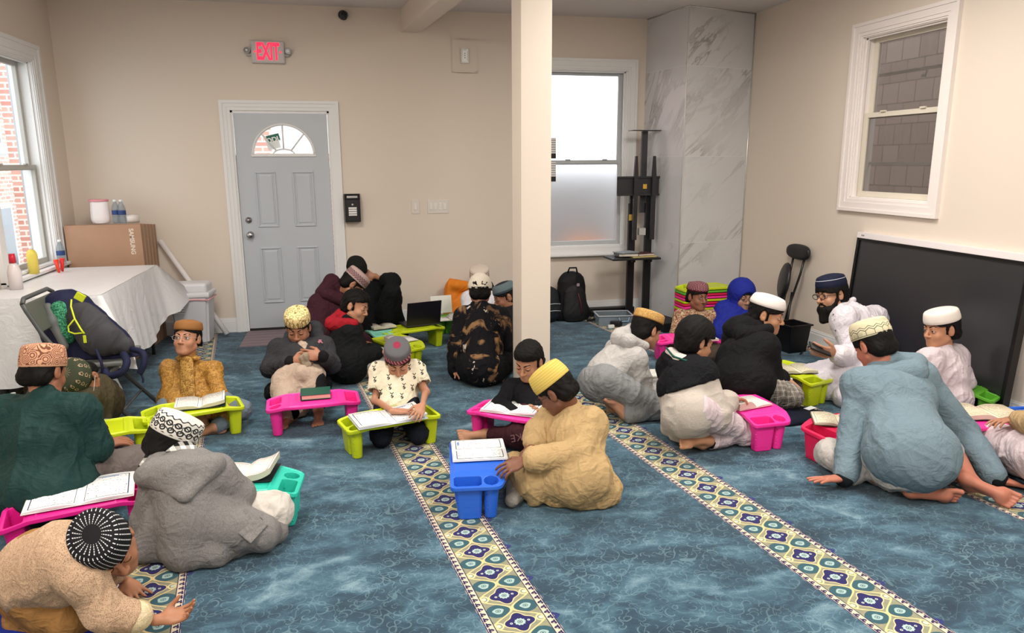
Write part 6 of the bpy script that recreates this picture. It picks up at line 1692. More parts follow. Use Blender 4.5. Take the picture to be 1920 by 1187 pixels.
# ---- boy in the gold tunic (faces the camera)
def person_gold():
    b = Body('person', 'boy in gold brocade tunic, brown cap and glasses behind a lime desk', 4.58, (362, 775), 1.0, '#b98468')
    b.joints(pel=b.f(358, 742, 0.13), ls=b.p(318, 690, 0.02), rs=b.p(398, 690, 0.02), neck=b.p(352, 668, 0.0), le=b.p(320, 742, -0.06), lw=b.p(352, 776, -0.22), re=b.p(412, 742, -0.06), rw=b.p(392, 778, -0.24),
             lk=b.f(312, 768, 0.09), la=b.f(375, 795, 0.05), rk=b.f(452, 768, 0.09), ra=b.f(405, 800, 0.05))
    b.head(b.p(351, 634, -0.02), W(0.02, 0.10, 1), W(0.03, 1, 0), 0.93)
    ex = b.hand('l', W(0.75, -0.3, 0.4), W(0.3, 0.3, -0.9), W(0.2, 1, 0.2), 0.5)+b.hand('r', W(-0.7, -0.4, 0.4), W(-0.3, 0.3, -0.9), W(-0.2, 1, 0.2), 0.5)
    ex += b.foot('l', W(0.8, -0.1, 0.3), W(0, 0.6, 0.6))+b.foot('r', W(-0.8, -0.1, 0.3), W(0, 0.6, 0.6))
    b.body(ex); b.face_parts(open_=0.6); b.glasses('#b9b4ae', 0.021, 0.0010)
    b.hair(0.048, -0.05, 0.008, cap=True); b.cap(cap_mat('#8f6238', 'plain'), 0.058, 0.040, -0.05, taper=0.93, flat=2.2)
    g = cloth('#b98a45', 'brocade', '#7c5526', rough=0.45)
    pr = b.torso(0.008)+b.arm('l', 0.010, 0.86)+b.arm('r', 0.010, 0.86)
    P = b.J['pel']; pr += [('c', P+b.ax*-0.06, P+b.ax*0.06-b.sp*0.02, 0.115, 0.115, 0.05), ('c', P+b.ax*-0.12-b.sp*0.03, b.f(338, 782, 0.08), 0.09, 0.06, 0.05), ('c', P+b.ax*0.12-b.sp*0.03, b.f(425, 782, 0.08), 0.09, 0.06, 0.05)]
    b.make('tunic', pr, g, b.h, 2, FOLD)
    # embroidered front panel and collar
    pr = [('c', b.p(350, 680, -0.080), b.p(352, 748, -0.12), 0.042, 0.048, 0.01, (W(0, 0, 1), 0.35))]
    b.make('front_panel', pr, cloth('#8e6730', 'brocade', '#caa05a', rough=0.5), b.h, 1)
    b.make('collar', [('c', b.p(338, 672, -0.03), b.p(366, 672, -0.03), 0.030, 0.030, 0.02, (W(0, 1, 0), 0.6)), ('c', b.J['neck']-b.sp*0.015, b.J['neck']+b.sp*0.012, 0.053, 0.052, 0.01)], g, b.h, 1)
    pr = b.leg('l', 0.012, 0.9)+b.leg('r', 0.012, 0.9); b.make('trousers', pr, cloth('#6f7b86'), b.h, 2, FOLD); b.vis()

# ---- boy in the pineapple print shirt
def person_pineapple():
    b = Body('person', 'small boy in cream shirt with dark pineapple print and grey red cap', 4.38, (745, 790), 0.86, '#b88468', 0.004)
    b.joints(pel=b.f(745, 762, 0.16), ls=b.p(712, 695, -0.02), rs=b.p(778, 692, -0.02), neck=b.p(748, 684, -0.02), le=b.p(704, 752, -0.10), lw=b.f(738, 771, 0.228), re=b.p(798, 735, -0.08), rw=b.f(792, 760, 0.262),
             lk=b.f(713, 818, 0.07), la=b.f(722, 775, 0.05), rk=b.f(783, 812, 0.07), ra=b.f(775, 772, 0.05))
    b.head(b.p(746, 676, -0.09), W(0.14, -0.62, 0.75), W(0.03, 0.85, 0.5), 0.90, gaze_down=0.55)
    ex = b.hand('l', (0.95, -0.25, 0.0), (0, 0, -1), (0.2, 0.9, 0), 0.22)+b.hand('r', (-0.35, -0.75, -0.25), (-0.5, 0, -0.8), (-0.8, 0.3, 0), 0.6)
    b.body(ex); b.face_parts(open_=0.5)
    b.hair(0.040, -0.05, 0.010, cap=True, side=-0.03); b.cap(cap_mat('#5b5a5e', 'bands', '#7c3a4a', '#6a3342'), 0.072, 0.036, -0.06)
    sm = cloth('#e6dcc3', 'motif')
    pr = b.torso(0.020, k=0.05)+[b.limb('ls', 'le', 0.060, 0.066, 0.03, 0, 0.60), b.limb('rs', 're', 0.060, 0.066, 0.03, 0, 0.60)]
    for sd in 'lr': pr.append(('xc', b.J[sd+'s']+(b.J[sd+'e']-b.J[sd+'s'])*0.60, b.J[sd+'s']+(b.J[sd+'e']-b.J[sd+'s'])*1.1, 0.050, 0.056))
    b.make('shirt', pr, sm, 0.0045, 2, FOLD)
    cl_ = [('c', b.p(727, 684, -0.075), b.p(746, 706, -0.11), 0.017, 0.006, 0.006, (W(0, 0.5, 1), 0.4)), ('c', b.p(769, 682, -0.075), b.p(752, 706, -0.11), 0.017, 0.006, 0.006, (W(0, 0.5, 1), 0.4))]
    b.make('collar', cl_, sm, 0.0035, 1)
    pr = b.leg('l', 0.016, 1)+b.leg('r', 0.016, 1); b.make('trousers', pr, cloth('#191c26'), 0.005, 2, FOLD); b.vis()

# ---- boy with the yellow cap and grey jacket, squatting
def person_greyjacket():
    b = Body('person', 'boy in dark grey jacket over beige robe, with patterned pale yellow cap', 4.88, (560, 740), 1.02, '#a9765c')
    b.joints(pel=b.f(560, 722, 0.17), ls=b.p(522, 652, -0.02), rs=b.p(606, 648, -0.02), neck=b.p(560, 640, -0.02), le=b.p(506, 692, -0.08), lw=b.p(548, 679, -0.25), re=b.p(622, 684, -0.08), rw=b.p(604, 668, -0.25),
             lk=b.p(530, 712, -0.24), la=b.f(545, 774, 0.06), rk=b.p(596, 712, -0.24), ra=b.f(597, 768, 0.06))
    b.head(b.p(559, 614, -0.06), W(0.10, -0.48, 0.85), W(0.02, 0.9, 0.4), 0.95, gaze_down=0.5)
    ex = b.hand('l', W(0.95, 0.25, 0.1), W(0.1, -0.2, -0.9), W(0, 1, 0.2), 0.55)+b.hand('r', W(-0.9, 0.1, 0.2), W(0, -0.3, -0.9), W(0, 1, 0.2), 0.6)
    ex += b.foot('r', W(0.2, -0.25, 0.9), W(0, 1, 0.2))+b.foot('l', W(-0.2, -0.25, 0.9), W(0, 1, 0.2))
    b.body(ex); b.face_parts(open_=0.5)
    b.hair(0.040, -0.05, 0.008, cap=True); b.cap(cap_mat('#e3cd93', 'flowers', '#8b7447'), 0.076, 0.034, -0.06, taper=0.93, flat=1.5)
    robe = cloth('#b7a392', 'plain', rough=0.75)
    P = b.J['pel']
    pr = [('c', b.p(566, 655, -0.115), b.p(562, 700, -0.17), 0.055, 0.085, 0.03, (W(0, 0, 1), 0.5)), ('c', b.p(556, 708, -0.20), b.p(544, 768, -0.27), 0.115, 0.105, 0.05), ('c', b.p(585, 706, -0.22), b.p(590, 745, -0.26), 0.075, 0.065, 0.05), ('c', b.p(530, 714, -0.24), b.f(534, 778, 0.05), 0.072, 0.055, 0.05), ('c', b.p(560, 685, -0.18), b.p(568, 700, -0.26), 0.05, 0.06, 0.03)]
    b.make('robe', pr, robe, b.h, 2, FOLD2)
    pr = [('c', b.p(566, 672, -0.28), b.p(575, 684, -0.27), 0.020, 0.028, 0.02), ('e', b.p(573, 669, -0.29), (0.018, 0.018, 0.028), None, 0.02)]
    b.make('robe_bunch', pr, cloth('#9d8f7a'), 0.004, 1, [(0.005, 60, (0, 0, 1), 3)])
    jk = cloth('#2b2b2f', 'wool', '#3d3d41'); pr = b.torso(0.022, w=1.04)+b.arm('l', 0.020, 0.80)+b.arm('r', 0.020, 0.80)
    b.make('jacket', pr, jk, b.h, 2, FOLD)
    for sd in 'lr': b.make('cuff', [b.limb(sd+'e', sd+'w', 0.044, 0.038, 0.01, 0.68, 0.92)], plain('#141416', 0.85, 0.15), b.h, 1, FOLD)
    b.make('hood', [('c', b.p(538, 640, 0.0), b.p(550, 630, 0.09), 0.038, 0.05, 0.03), ('c', b.p(550, 630, 0.09), b.p(590, 618, 0.10), 0.05, 0.06, 0.03), ('c', b.p(590, 622, 0.08), b.p(598, 645, 0.0), 0.055, 0.035, 0.03)], jk, b.h, 2, FOLD)
    pr = [b.limb('lk', 'la', 0.05, 0.045), b.limb('rk', 'ra', 0.045, 0.045, 0.02, 0, 0.8)]+b.leg('l', -0.01, 0)+b.leg('r', -0.01, 0)
    pr += [('c', P, b.p(516, 735, -0.06), 0.10, 0.07, 0.05), ('c', P, b.p(606, 720, -0.06), 0.09, 0.06, 0.05)]
    b.make('trousers', pr, cloth('#141416'), b.h, 2, FOLD)
    m_ = MB(); m_.prism([(-0.016, -0.004), (-0.004, -0.012), (0.002, -0.004), (0.014, -0.014), (0.018, -0.010), (0.008, 0.002), (0.012, 0.012), (0.002, 0.010), (-0.006, 0.014), (-0.010, 0.004)], 0, 0.002, Matrix.Rotation(PI/2, 4, 'X')); o = m_.build('emblem', plain('#d58a9c', 0.6), b.root); o.location = Vector(b.p(600, 640, -0.115))-b.org; b.vis()

# ---- boy in black with maroon trousers
def person_blackshirt():
    b = Body('person', 'boy in black sweater with maroon trousers reading at the pink desk, bareheaded', 4.32, (1000, 790), 0.98, '#bb8869', 0.004)
    b.joints(pel=b.f(1015, 778, 0.13), ls=b.p(960, 728, 0.0), rs=b.p(1036, 715, 0.08), neck=b.p(1000, 706, 0.0), le=b.p(938, 762, -0.10), lw=b.p(968, 778, -0.22), re=b.p(1052, 770, -0.02), rw=b.p(1022, 790, -0.20),
             lk=b.f(972, 820, 0.09), la=b.f(912, 814, 0.045), rk=b.f(1070, 815, 0.10), ra=b.f(1010, 830, 0.05))
    b.head(b.p(991, 676, -0.08), W(-0.42, -0.52, 0.70), W(-0.08, 0.88, 0.42), 0.95, gaze_down=0.5)
    ex = b.foot('l', W(-0.95, 0.1, 0.15), W(0.1, 0.5, 0.75))+b.hand('r', W(-0.4, 0.75, 0.4), W(-0.7, 0.2, 0.5), W(-0.6, 0.6, 0.5), 0.6)+b.hand('l', W(0.8, -0.3, 0.3), W(0, -1, 0), W(0, 0.3, 0.9), 0.4)
    b.body(ex); b.face_parts(open_=0.5)
    b.hair(0.060, -0.07, 0.012, 0.004, side=-0.03, amp=0.003)
    k = cloth('#131317'); b.make('sweater', b.torso(0.018)+b.arm('l', 0.016, 0.88)+b.arm('r', 0.016, 0.88)+[('c', b.J['neck']-b.sp*0.02, b.J['neck']+b.sp*0.004, 0.06, 0.054, 0.01)], k, b.h, 2, FOLD)
    b.make('trousers', b.leg('l', 0.016, 0.72)+b.leg('r', 0.016, 0.9), cloth('#3a1c22'), b.h, 2, FOLD)
    me = text_mesh('KE', 0.055, 0.0005, 0.0); o = link_mesh('lettering', me, plain('#6d4a4f', 0.7), b.root)
    q = V3(b.f(968, 822, 0.09)); n_ = W(0, 0.25, 1); o.matrix_local = Matrix.Translation(Vector(q+n_*0.066)-b.org) @ Matrix(((RGT.x, UPV.x, -FWD.x), (RGT.y, UPV.y, -FWD.y), (RGT.z, UPV.z, -FWD.z))).to_4x4() @ Matrix.Rotation(PI+0.2, 4, 'Z') @ Matrix.Rotation(0.3, 4, 'X'); b.vis()

# ---- boy in the tan robe
def person_tan():
    b = Body('person', 'boy in tan robe and yellow embroidered cap sitting beside the royal blue desk', 3.50, (1085, 905), 1.0, '#7d5340', 0.004)
    b.joints(pel=b.f(1086, 893, 0.14), ls=b.p(1040, 775, 0.14), rs=b.p(1108, 792, -0.06), neck=b.p(1068, 762, 0.06), le=b.p(1008, 808, 0.08), lw=b.p(998, 836, -0.06), re=b.p(1085, 850, -0.17), rw=b.p(985, 864, -0.22),
             lk=b.f(985, 868, 0.12), la=b.f(1030, 925, 0.05), rk=b.f(995, 905, 0.11), ra=b.f(975, 925, 0.05))
    b.head(b.p(1042, 732, 0.02), W(-0.62, -0.42, -0.40), W(-0.42, 0.88, 0.05), 0.97)
    ex = b.hand('l', W(-0.3, -0.3, 0.9), W(0.3, -0.9, 0), W(-0.9, 0, 0.3), 0.6)+b.hand('r', W(-0.75, -0.25, 0.2), W(0.2, -0.7, -0.6), W(-0.4, 0.6, -0.5), 0.7)
    b.body(ex)
    b.glasses('#1c1c1e', 0.021, 0.0016)
    b.hair(0.03, -0.075, 0.007, side=-0.03, cap=True); b.cap(cap_mat('#e0c468', 'ringstitch', '#bd9d44'), 0.090, 0.024, -0.10, taper=0.90)
    g = cloth('#b99c70', 'plain', rough=0.8)
    pr = b.torso(0.026, w=1.05)+b.arm('l', 0.026, 0.80)+b.arm('r', 0.028, 0.84)
    P = b.J['pel']
    pr += [('e', P, (0.145, 0.145, 0.125), None, 0.05), ('c', P, b.f(1000, 900, 0.11), 0.12, 0.085, 0.06), ('c', b.f(1000, 900, 0.11), b.f(968, 878, 0.12), 0.085, 0.07, 0.05), ('c', b.f(1010, 915, 0.06), b.f(1130, 918, 0.06), 0.07, 0.09, 0.05),
           ('c', b.f(985, 905, 0.10), b.f(1000, 938, 0.03), 0.05, 0.03, 0.04), ('c', b.f(1050, 925, 0.05), b.f(1110, 925, 0.05), 0.06, 0.07, 0.05)]
    b.make('robe', pr, g, b.h, 2, FOLD2)
    b.make('collar', [('c', b.J['neck']-b.sp*0.03, b.J['neck']-b.sp*0.002, 0.060, 0.055, 0.01)], cloth('#a88a62'), b.h, 1)
    A = b.f(968, 925, 0.045); b.make('sock', [('c', A+V3((0, 0.05, 0.02)), A, 0.038, 0.040, 0.03), ('c', A, b.f(960, 938, 0.035), 0.042, 0.034, 0.03)], cloth('#85807a', 'wool', '#9a958e'), 0.004, 2); b.vis()

# ---- green tunic man at the left edge
def person_green():
    b = Body('person', 'man in dark green tunic seen from behind, wearing peach patterned cap', 3.24, (85, 925), 1.22, '#a06a50')
    b.joints(pel=b.f(82, 915, 0.17), ls=b.p(18, 778, 0.0), rs=b.p(144, 770, 0.0), neck=b.p(84, 742, 0.02), le=b.p(-12, 868, 0.02), lw=b.p(20, 880, 0.35), re=b.p(176, 836, 0.06), rw=b.p(182, 836, 0.32),
             lk=b.f(-40, 870, 0.13), la=b.f(80, 860, 0.06), rk=b.f(262, 872, 0.10), ra=b.f(150, 850, 0.06))
    b.head(b.p(83, 696, 0.04), W(0.15, -0.15, -1), W(-0.02, 1, 0), 0.97)
    ex = b.hand('r', W(0.6, 0.1, -0.7), W(-0.3, -0.9, 0), W(-0.7, 0.1, -0.5), 0.5)+b.hand('l', W(0.6, 0, -0.7), W(0.3, -0.9, 0), W(0.7, 0.1, -0.5), 0.5)
    b.body(ex, legs=True); b.hair(0.04, -0.085, 0.007, cap=True)
    b.cap(cap_mat('#d9a585', 'swirl', '#7d4c3a'), 0.098, 0.006, 0.10, R=(0.090, 0.106), taper=0.93)
    g = cloth('#1d3a38', 'plain', rough=0.6)
    pr = b.torso(0.034, w=1.04)+b.arm('l', 0.022, 0.85)+b.arm('r', 0.020, 0.85)+[('e', b.J['pel'], (0.225, 0.18, 0.16), b.B, 0.08), ('c', b.f(10, 925, 0.08), b.f(165, 920, 0.08), 0.10, 0.10, 0.08)]
    b.make('tunic', pr, g, 0.005, 2, FOLD2)
    pr = b.leg('l', 0.03, 0.9)+b.leg('r', 0.03, 0.95)+[('c', b.f(120, 905, 0.11), b.f(262, 872, 0.09), 0.115, 0.08, 0.03), ('c', b.f(262, 872, 0.09), b.f(330, 862, 0.07), 0.085, 0.06, 0.03)]
    b.make('trousers', pr, cloth('#6c6360'), 0.005, 2, [(0.006, 14, W(1, 0.1, 0), 2), (0.004, 30, W(1, 0.2, 0), 4)]); b.vis()

# ---- boy behind him, bending down
def person_plaid():
    b = Body('person', 'boy bent low in olive clothes with dark green patterned cap behind the green tunic man', 3.98, (175, 800), 0.92, '#9c6b52')
    b.joints(pel=b.f(192, 757, 0.20), ls=b.p(158, 748, -0.06), rs=b.p(180, 735, 0.12), neck=b.p(165, 728, 0.02), le=b.p(165, 815, -0.10), lw=b.p(205, 850, -0.10), re=b.p(190, 795, 0.10), rw=b.p(200, 835, -0.05),
             lk=b.f(170, 822, 0.08), la=b.f(190, 800, 0.05), rk=b.f(180, 805, 0.08), ra=b.f(200, 785, 0.05))
    b.head(b.p(152, 712, -0.03), W(0.25, -0.85, 0.35), W(-0.15, 0.55, 0.75), 0.95)
    b.body(b.hand('l', W(0.7, 0.1, 0.3), W(0, -1, 0), W(0, 0.3, 0.9), 0.4))
    b.glasses('#c8c4bc', 0.021, 0.0012); b.hair(0.03, -0.07, 0.008, cap=True)
    b.cap(cap_mat('#39402f', 'eyelet', '#c9a88c'), 0.088, 0.020, -0.06, R=(0.090, 0.104), taper=0.90)
    pr = b.torso(0.026)+[b.limb('ls', 'le', 0.07, 0.062, 0.03), b.limb('rs', 're', 0.07, 0.06, 0.03)]
    b.make('vest', pr, cloth('#47402f', 'plain'), b.h, 2, FOLD)
    b.make('shirt_sleeves', [b.limb('le', 'lw', 0.064, 0.05, 0.02, 0, 0.9), b.limb('re', 'rw', 0.06, 0.05, 0.02, 0, 0.9)], cloth('#7d7a63', 'plaid', '#4b4a3c', scale=1.6), b.h, 2, FOLD)
    b.make('trousers', b.leg('l', 0.014, 1)+b.leg('r', 0.014, 1), cloth('#2c2c2c'), b.h, 2, FOLD); b.vis()

# ---- boy in the grey wool coat, from behind
def person_coat():
    b = Body('person', 'boy in grey wool hooded coat with white and black geometric cap, from behind', 2.93, (372, 1000), 1.02, '#b07c60', 0.0045)
    b.joints(pel=b.g(365, 2.97, 0.16), ls=b.p(300, 892, 0.0), rs=b.p(408, 888, 0.03), neck=b.p(335, 862, 0.05), le=b.p(280, 975, 0.05), lw=b.p(290, 990, 0.25), re=b.p(447, 928, 0.10), rw=b.p(430, 915, 0.32),
             lk=b.f(350, 960, 0.10), la=b.f(330, 1015, 0.06), rk=b.f(506, 962, 0.12), ra=b.f(400, 1015, 0.06))
    b.head(b.p(322, 832, 0.10), W(0.62, -0.30, -0.72), W(0.22, 0.97, 0.12), 0.97)
    ex = b.hand('r', W(0.2, 0.1, -0.9), W(0, -1, 0), W(-0.9, 0, 0), 0.4)
    b.body(ex); b.hair(0.03, -0.085, 0.010, cap=True)
    b.cap(cap_mat('#d9d6cf', 'chain', '#2b2b2d'), 0.085, 0.028, -0.10, R=(0.092, 0.108), taper=0.97)
    w = cloth('#6f6c6b', 'wool', '#8a8785')
    P = b.J['pel']
    pr = [('c', b.p(322, 890, 0.0), b.p(392, 890, 0.02), 0.085, 0.085, 0.04), ('c', b.p(350, 905, 0.0), b.p(356, 965, -0.02), 0.130, 0.118, 0.04), b.limb('rs', 're', 0.070, 0.064, 0.03), b.limb('re', 'rw', 0.064, 0.055, 0.03, 0, 0.85), b.limb('ls', 'le', 0.070, 0.066, 0.03), b.limb('le', 'lw', 0.064, 0.055, 0.03, 0, 0.85)]
    pr += [('c', b.p(356, 965, -0.02), b.f(350, 1020, 0.08), 0.118, 0.105, 0.04), ('c', b.p(385, 972, 0.0), b.f(490, 1000, 0.09), 0.105, 0.075, 0.04), ('c', b.f(272, 1026, 0.05), b.f(400, 1034, 0.05), 0.050, 0.060, 0.04), ('c', b.f(400, 1030, 0.05), b.f(515, 998, 0.05), 0.06, 0.05, 0.05), ('c', b.p(305, 975, -0.02), b.f(268, 1032, 0.06), 0.06, 0.045, 0.04), ('c', b.f(262, 1040, 0.02), b.f(410, 1050, 0.02), 0.020, 0.022, 0.03)]
    b.make('coat', pr, w, 0.005, 2, [(0.009, 6, (0.3, 0.1, 1), 2), (0.005, 13, (0.3, 0.2, 1), 6)])
    HB = np.stack([b.ax, b.fr, b.sp], 1)
    pr = [('e', b.p(334, 884, -0.05), (0.165, 0.070, 0.070), HB, 0.03), ('c', b.p(325, 895, -0.10), b.p(345, 930, -0.135), 0.075, 0.018, 0.04, (W(0, 0.2, 1), 0.55)), ('c', b.p(272, 895, -0.04), b.p(340, 930, -0.13), 0.034, 0.016, 0.03), ('c', b.p(402, 872, -0.03), b.p(352, 930, -0.13), 0.036, 0.016, 0.03), ('c', b.p(272, 890, -0.03), b.p(300, 862, 0.02), 0.034, 0.045, 0.03), ('c', b.p(402, 870, -0.02), b.p(375, 856, 0.04), 0.036, 0.04, 0.03)]
    b.make('hood', pr, w, 0.0045, 2, [(0.006, 9, (0.4, 0.2, 1), 2)])
    b.make('scarf', [('c', b.p(276, 880, 0.03), b.p(302, 852, 0.06), 0.035, 0.045, 0.03), ('c', b.p(302, 852, 0.06), b.p(345, 848, 0.05), 0.05, 0.045, 0.03), ('c', b.p(345, 848, 0.05), b.p(366, 862, 0.08), 0.042, 0.03, 0.03)], cloth('#efece6', 'check', '#232325'), 0.0045, 1, [(0.004, 30, (0, 1, 1), 3)])
    b.make('trousers', [('c', b.f(450, 965, 0.12), b.f(506, 960, 0.11), 0.085, 0.088, 0.03), ('c', b.f(506, 960, 0.11), b.f(440, 955, 0.06), 0.085, 0.055, 0.03)], cloth('#cfc8c0'), 0.005, 2, FOLD2)
    # pocket flap and button
    pk = W(0.5, 0.75, 0.75); c_ = b.f(452, 985, 0.22)+V3((0, 0, 0))
    m_ = MB(); m_.box((0, 0.004, 0), (0.115, 0.014, 0.095), bev=0.006); o = m_.build('pocket_flap', w, b.root)
    xx = W(0.75, -0.55, 0.1); nn = nrm(W(0.1, 0.65, 0.85)-xx*np.dot(W(0.1, 0.65, 0.85), xx)); zz = np.cross(xx, -nn)
    MM = Matrix(((xx[0], -nn[0], zz[0]), (xx[1], -nn[1], zz[1]), (xx[2], -nn[2], zz[2]))).to_4x4()
    o.matrix_local = Matrix.Translation(Vector(b.f(466, 985, 0.160))-b.org) @ MM
    m_ = MB(); m_.cyl((0, -0.006, 0), (0, -0.012, 0), 0.012, n=18); o = m_.build('button', plain('#3c3a38', 0.4), b.root); o.matrix_local = Matrix.Translation(Vector(b.f(487, 978, 0.155)+nn*0.008)-b.org) @ MM; b.vis()

# ---- boy leaning on the floor at the lower left
def person_crawl():
    b = Body('person', 'boy leaning on his hands in beige patterned tunic with black white cap, lower left', 2.40, (110, 1120), 0.88, '#a97456', 0.004)
    b.joints(pel=b.f(64, 1075, 0.21), ls=b.f(122, 1012, 0.34), rs=b.f(160, 1082, 0.27), neck=b.f(165, 1030, 0.34), le=b.f(222, 1062, 0.20), lw=b.f(232, 1088, 0.05), re=b.f(196, 1148, 0.14), rw=b.f(298, 1162, 0.06),
             lk=b.f(80, 1085, 0.07), la=b.f(20, 1080, 0.05), rk=b.f(122, 1150, 0.09), ra=b.f(40, 1165, 0.05))
    b.J['ls'] = b.f(148, 1028, 0.31); b.J['le'] = b.f(212, 1065, 0.19)
    b.head(b.f(203, 1024, 0.33), W(0.66, -0.68, 0.42), W(-0.22, 0.70, 0.52), 0.95, gaze_down=0.4)
    ex = b.hand('l', W(0.55, -0.35, 0.2), W(0, -0.8, -0.5), W(-0.55, -0.5, 0.5), 0.10, 0.22)+b.hand('r', W(0.75, 0.12, -0.2), W(0.1, 0.75, 0.5), W(-0.3, 0.8, -0.1), 0.75, 0.05)
    b.body(ex); b.face_parts(open_=0.5)
    b.hair(0.03, -0.06, 0.008, cap=True); b.cap(cap_mat('#131316', 'rays', '#d8d8da'), 0.080, 0.024, -0.05, R=(0.092, 0.108), taper=0.93, flat=0.6)
    g = cloth('#c3a488', 'mesh', '#8a6a52', scale=1.2)
    pr = b.torso(0.026, w=1.04)+[b.limb('rs', 're', 0.070, 0.064, 0.03), b.limb('re', 'rw', 0.064, 0.056, 0.03, 0, 0.42), b.limb('ls', 'le', 0.070, 0.06, 0.03), ('c', b.f(55, 1085, 0.16), b.f(22, 1112, 0.10), 0.10, 0.05, 0.05), ('c', b.J['pel'], b.J['mid'], 0.115, 0.11, 0.04)]
    b.make('tunic', pr, g, 0.0045, 2, [(0.008, 13, (0.3, 0.1, 1), 2), (0.003, 34, (0.3, 0.2, 1), 6)])
    b.make('cuff', [b.limb('re', 'rw', 0.058, 0.058, 0.01, 0.38, 0.58)], cloth('#dccaa6', 'mesh', '#b59f78', scale=1.3), 0.004, 1)
    b.make('trousers', b.leg('r', 0.024, 1)+b.leg('l', 0.024, 1)+[('c', b.f(70, 1105, 0.14), b.f(122, 1150, 0.09), 0.11, 0.088, 0.04)], cloth('#9c7243'), 0.0045, 2, FOLD)
    b.vis()
    m_ = Field(np.array(b.f(60, 1180, 0))-0.36, np.array(b.f(60, 1180, 0))+0.36, 0.007)
    cc = b.f(45, 1182, 0.0)
    m_.ell(cc, (0.34, 0.17, 0.045), None, 0.02); m_.ell(b.f(120, 1180, 0), (0.16, 0.12, 0.035), None, 0.03); m_.floor(0.003)
    me = field_mesh('cloth', m_, 1, [(0.010, 9, (1, 0.3, 0), 4), (0.005, 24, (1, 0.2, 0), 9)], None, (cc[0], cc[1], 0)); o = link_mesh('jacket', me, cloth('#1c2a80')); o.location = (cc[0], cc[1], 0)
    tag(o, 'dark blue jacket lying on the carpet at the lower left corner', 'jacket')

# ---- far left group
def person_maroon():
    b = Body('person', 'boy in maroon hoodie leaning forward, pink patterned cap, before the grey door', 5.75, (600, 690), 1.12, '#a8765c', 0.0055)
    b.joints(pel=b.g(598, 5.72, 0.16), ls=b.p(598, 568, -0.02), rs=b.p(655, 575, 0.12), neck=b.p(645, 548, 0.05), le=b.p(612, 630, -0.1), lw=b.p(660, 640, -0.05), re=b.p(665, 630, 0.05), rw=b.p(685, 640, 0.0), lk=b.f(650, 690, 0.09), la=b.f(610, 700, 0.05), rk=b.f(690, 665, 0.09), ra=b.f(650, 670, 0.05))
    b.head(b.p(662, 533, 0.02), W(0.62, -0.55, -0.25), W(0.18, 0.9, 0.05), 0.97)
    b.body(b.hand('l', W(0.9, 0, 0), W(0, -1, 0), W(0, 0, -1), 0.5)); b.hair(0.03, -0.08, 0.008, cap=True); b.cap(cap_mat('#b59a96', 'knit', '#5d3540'), 0.080, 0.022, -0.05)
    g = cloth('#3e2029'); b.make('hoodie', b.torso(0.034, w=1.05)+b.arm('l', 0.026, 0.9)+b.arm('r', 0.026, 0.9)+[('c', b.p(585, 610, 0), b.p(600, 665, 0), 0.14, 0.16, 0.06)], g, 0.006, 2, FOLD)
    b.make('hood', [('c', b.p(603, 550, 0), b.p(622, 528, 0.04), 0.055, 0.055, 0.04), ('c', b.p(622, 526, 0.04), b.p(646, 545, 0.05), 0.05, 0.055, 0.04), ('c', b.p(612, 552, -0.05), b.p(640, 562, -0.02), 0.05, 0.05, 0.05)], g, 0.006, 2, FOLD)
    b.make('trousers', b.leg('l', 0.02, 1)+b.leg('r', 0.02, 1), cloth('#1a1a1e'), 0.006, 2, FOLD); b.vis()

def person_beanie():
    b = Body('person', 'man in black with black beanie resting head on hand against the back wall', 6.40, (690, 640), 1.18, '#ab7b60', 0.0055)
    b.joints(pel=b.g(692, 6.36, 0.15), ls=b.p(672, 545, 0.03), rs=b.p(722, 538, 0.05), neck=b.p(690, 535, 0.0), le=b.p(668, 600, -0.1), lw=b.p(690, 620, -0.25), re=b.p(735, 528, -0.16), rw=b.p(702, 518, -0.02), lk=b.p(665, 640, -0.35), la=b.f(700, 650, 0.05), rk=b.p(735, 548, -0.22), ra=b.f(745, 628, 0.06))
    b.head(b.p(671, 512, -0.06), W(0.42, -0.50, 0.70), W(-0.12, 0.9, 0.35), 1.0, gaze_down=0.4)
    ex = b.hand('r', W(-0.85, -0.1, 0.2), W(-0.2, 0.1, -0.9), W(0, 1, 0), 0.5)+b.foot('r', W(0.1, -0.3, 0.9), W(0, 1, 0.2))
    b.body(ex); b.face_parts(); b.hair(0.03, -0.13, 0.010, cap=True, side=-0.06)
    b.cap(plain('#1d1f1d', 0.9, 0.1, bump=0.3), 0.085, 0.026, -0.10, R=(0.088, 0.106), taper=0.84, flat=2.5, name='beanie')
    # patch on the beanie
    m_ = MB(); m_.box((0.01, 0.108, 0.018), (0.052, 0.004, 0.022), bev=0.002); m_.box((0.01, 0.111, 0.018), (0.040, 0.002, 0.010), mi=1); T = Matrix.Translation(Vector(b.hc)-b.org) @ Matrix(b.HM.tolist()).to_4x4() @ Matrix.Translation((0, -0.01, 0.026))
    o = m_.build('patch', [plain('#54584a'), plain('#b9a866')], b.root); o.matrix_local = T
    k = cloth('#121416'); b.make('robe', b.torso(0.030)+b.arm('l', 0.022, 0.9)+[b.limb('rs', 're', 0.066, 0.058), b.limb('re', 'rw', 0.056, 0.05, 0.02, 0, 0.35)]+b.leg('l', 0.025, 0.9)+b.leg('r', 0.015, 0.9)+[('c', b.J['rk'], b.f(756, 628, 0.05), 0.05, 0.05, 0.02)], k, 0.006, 2, FOLD2); b.vis()

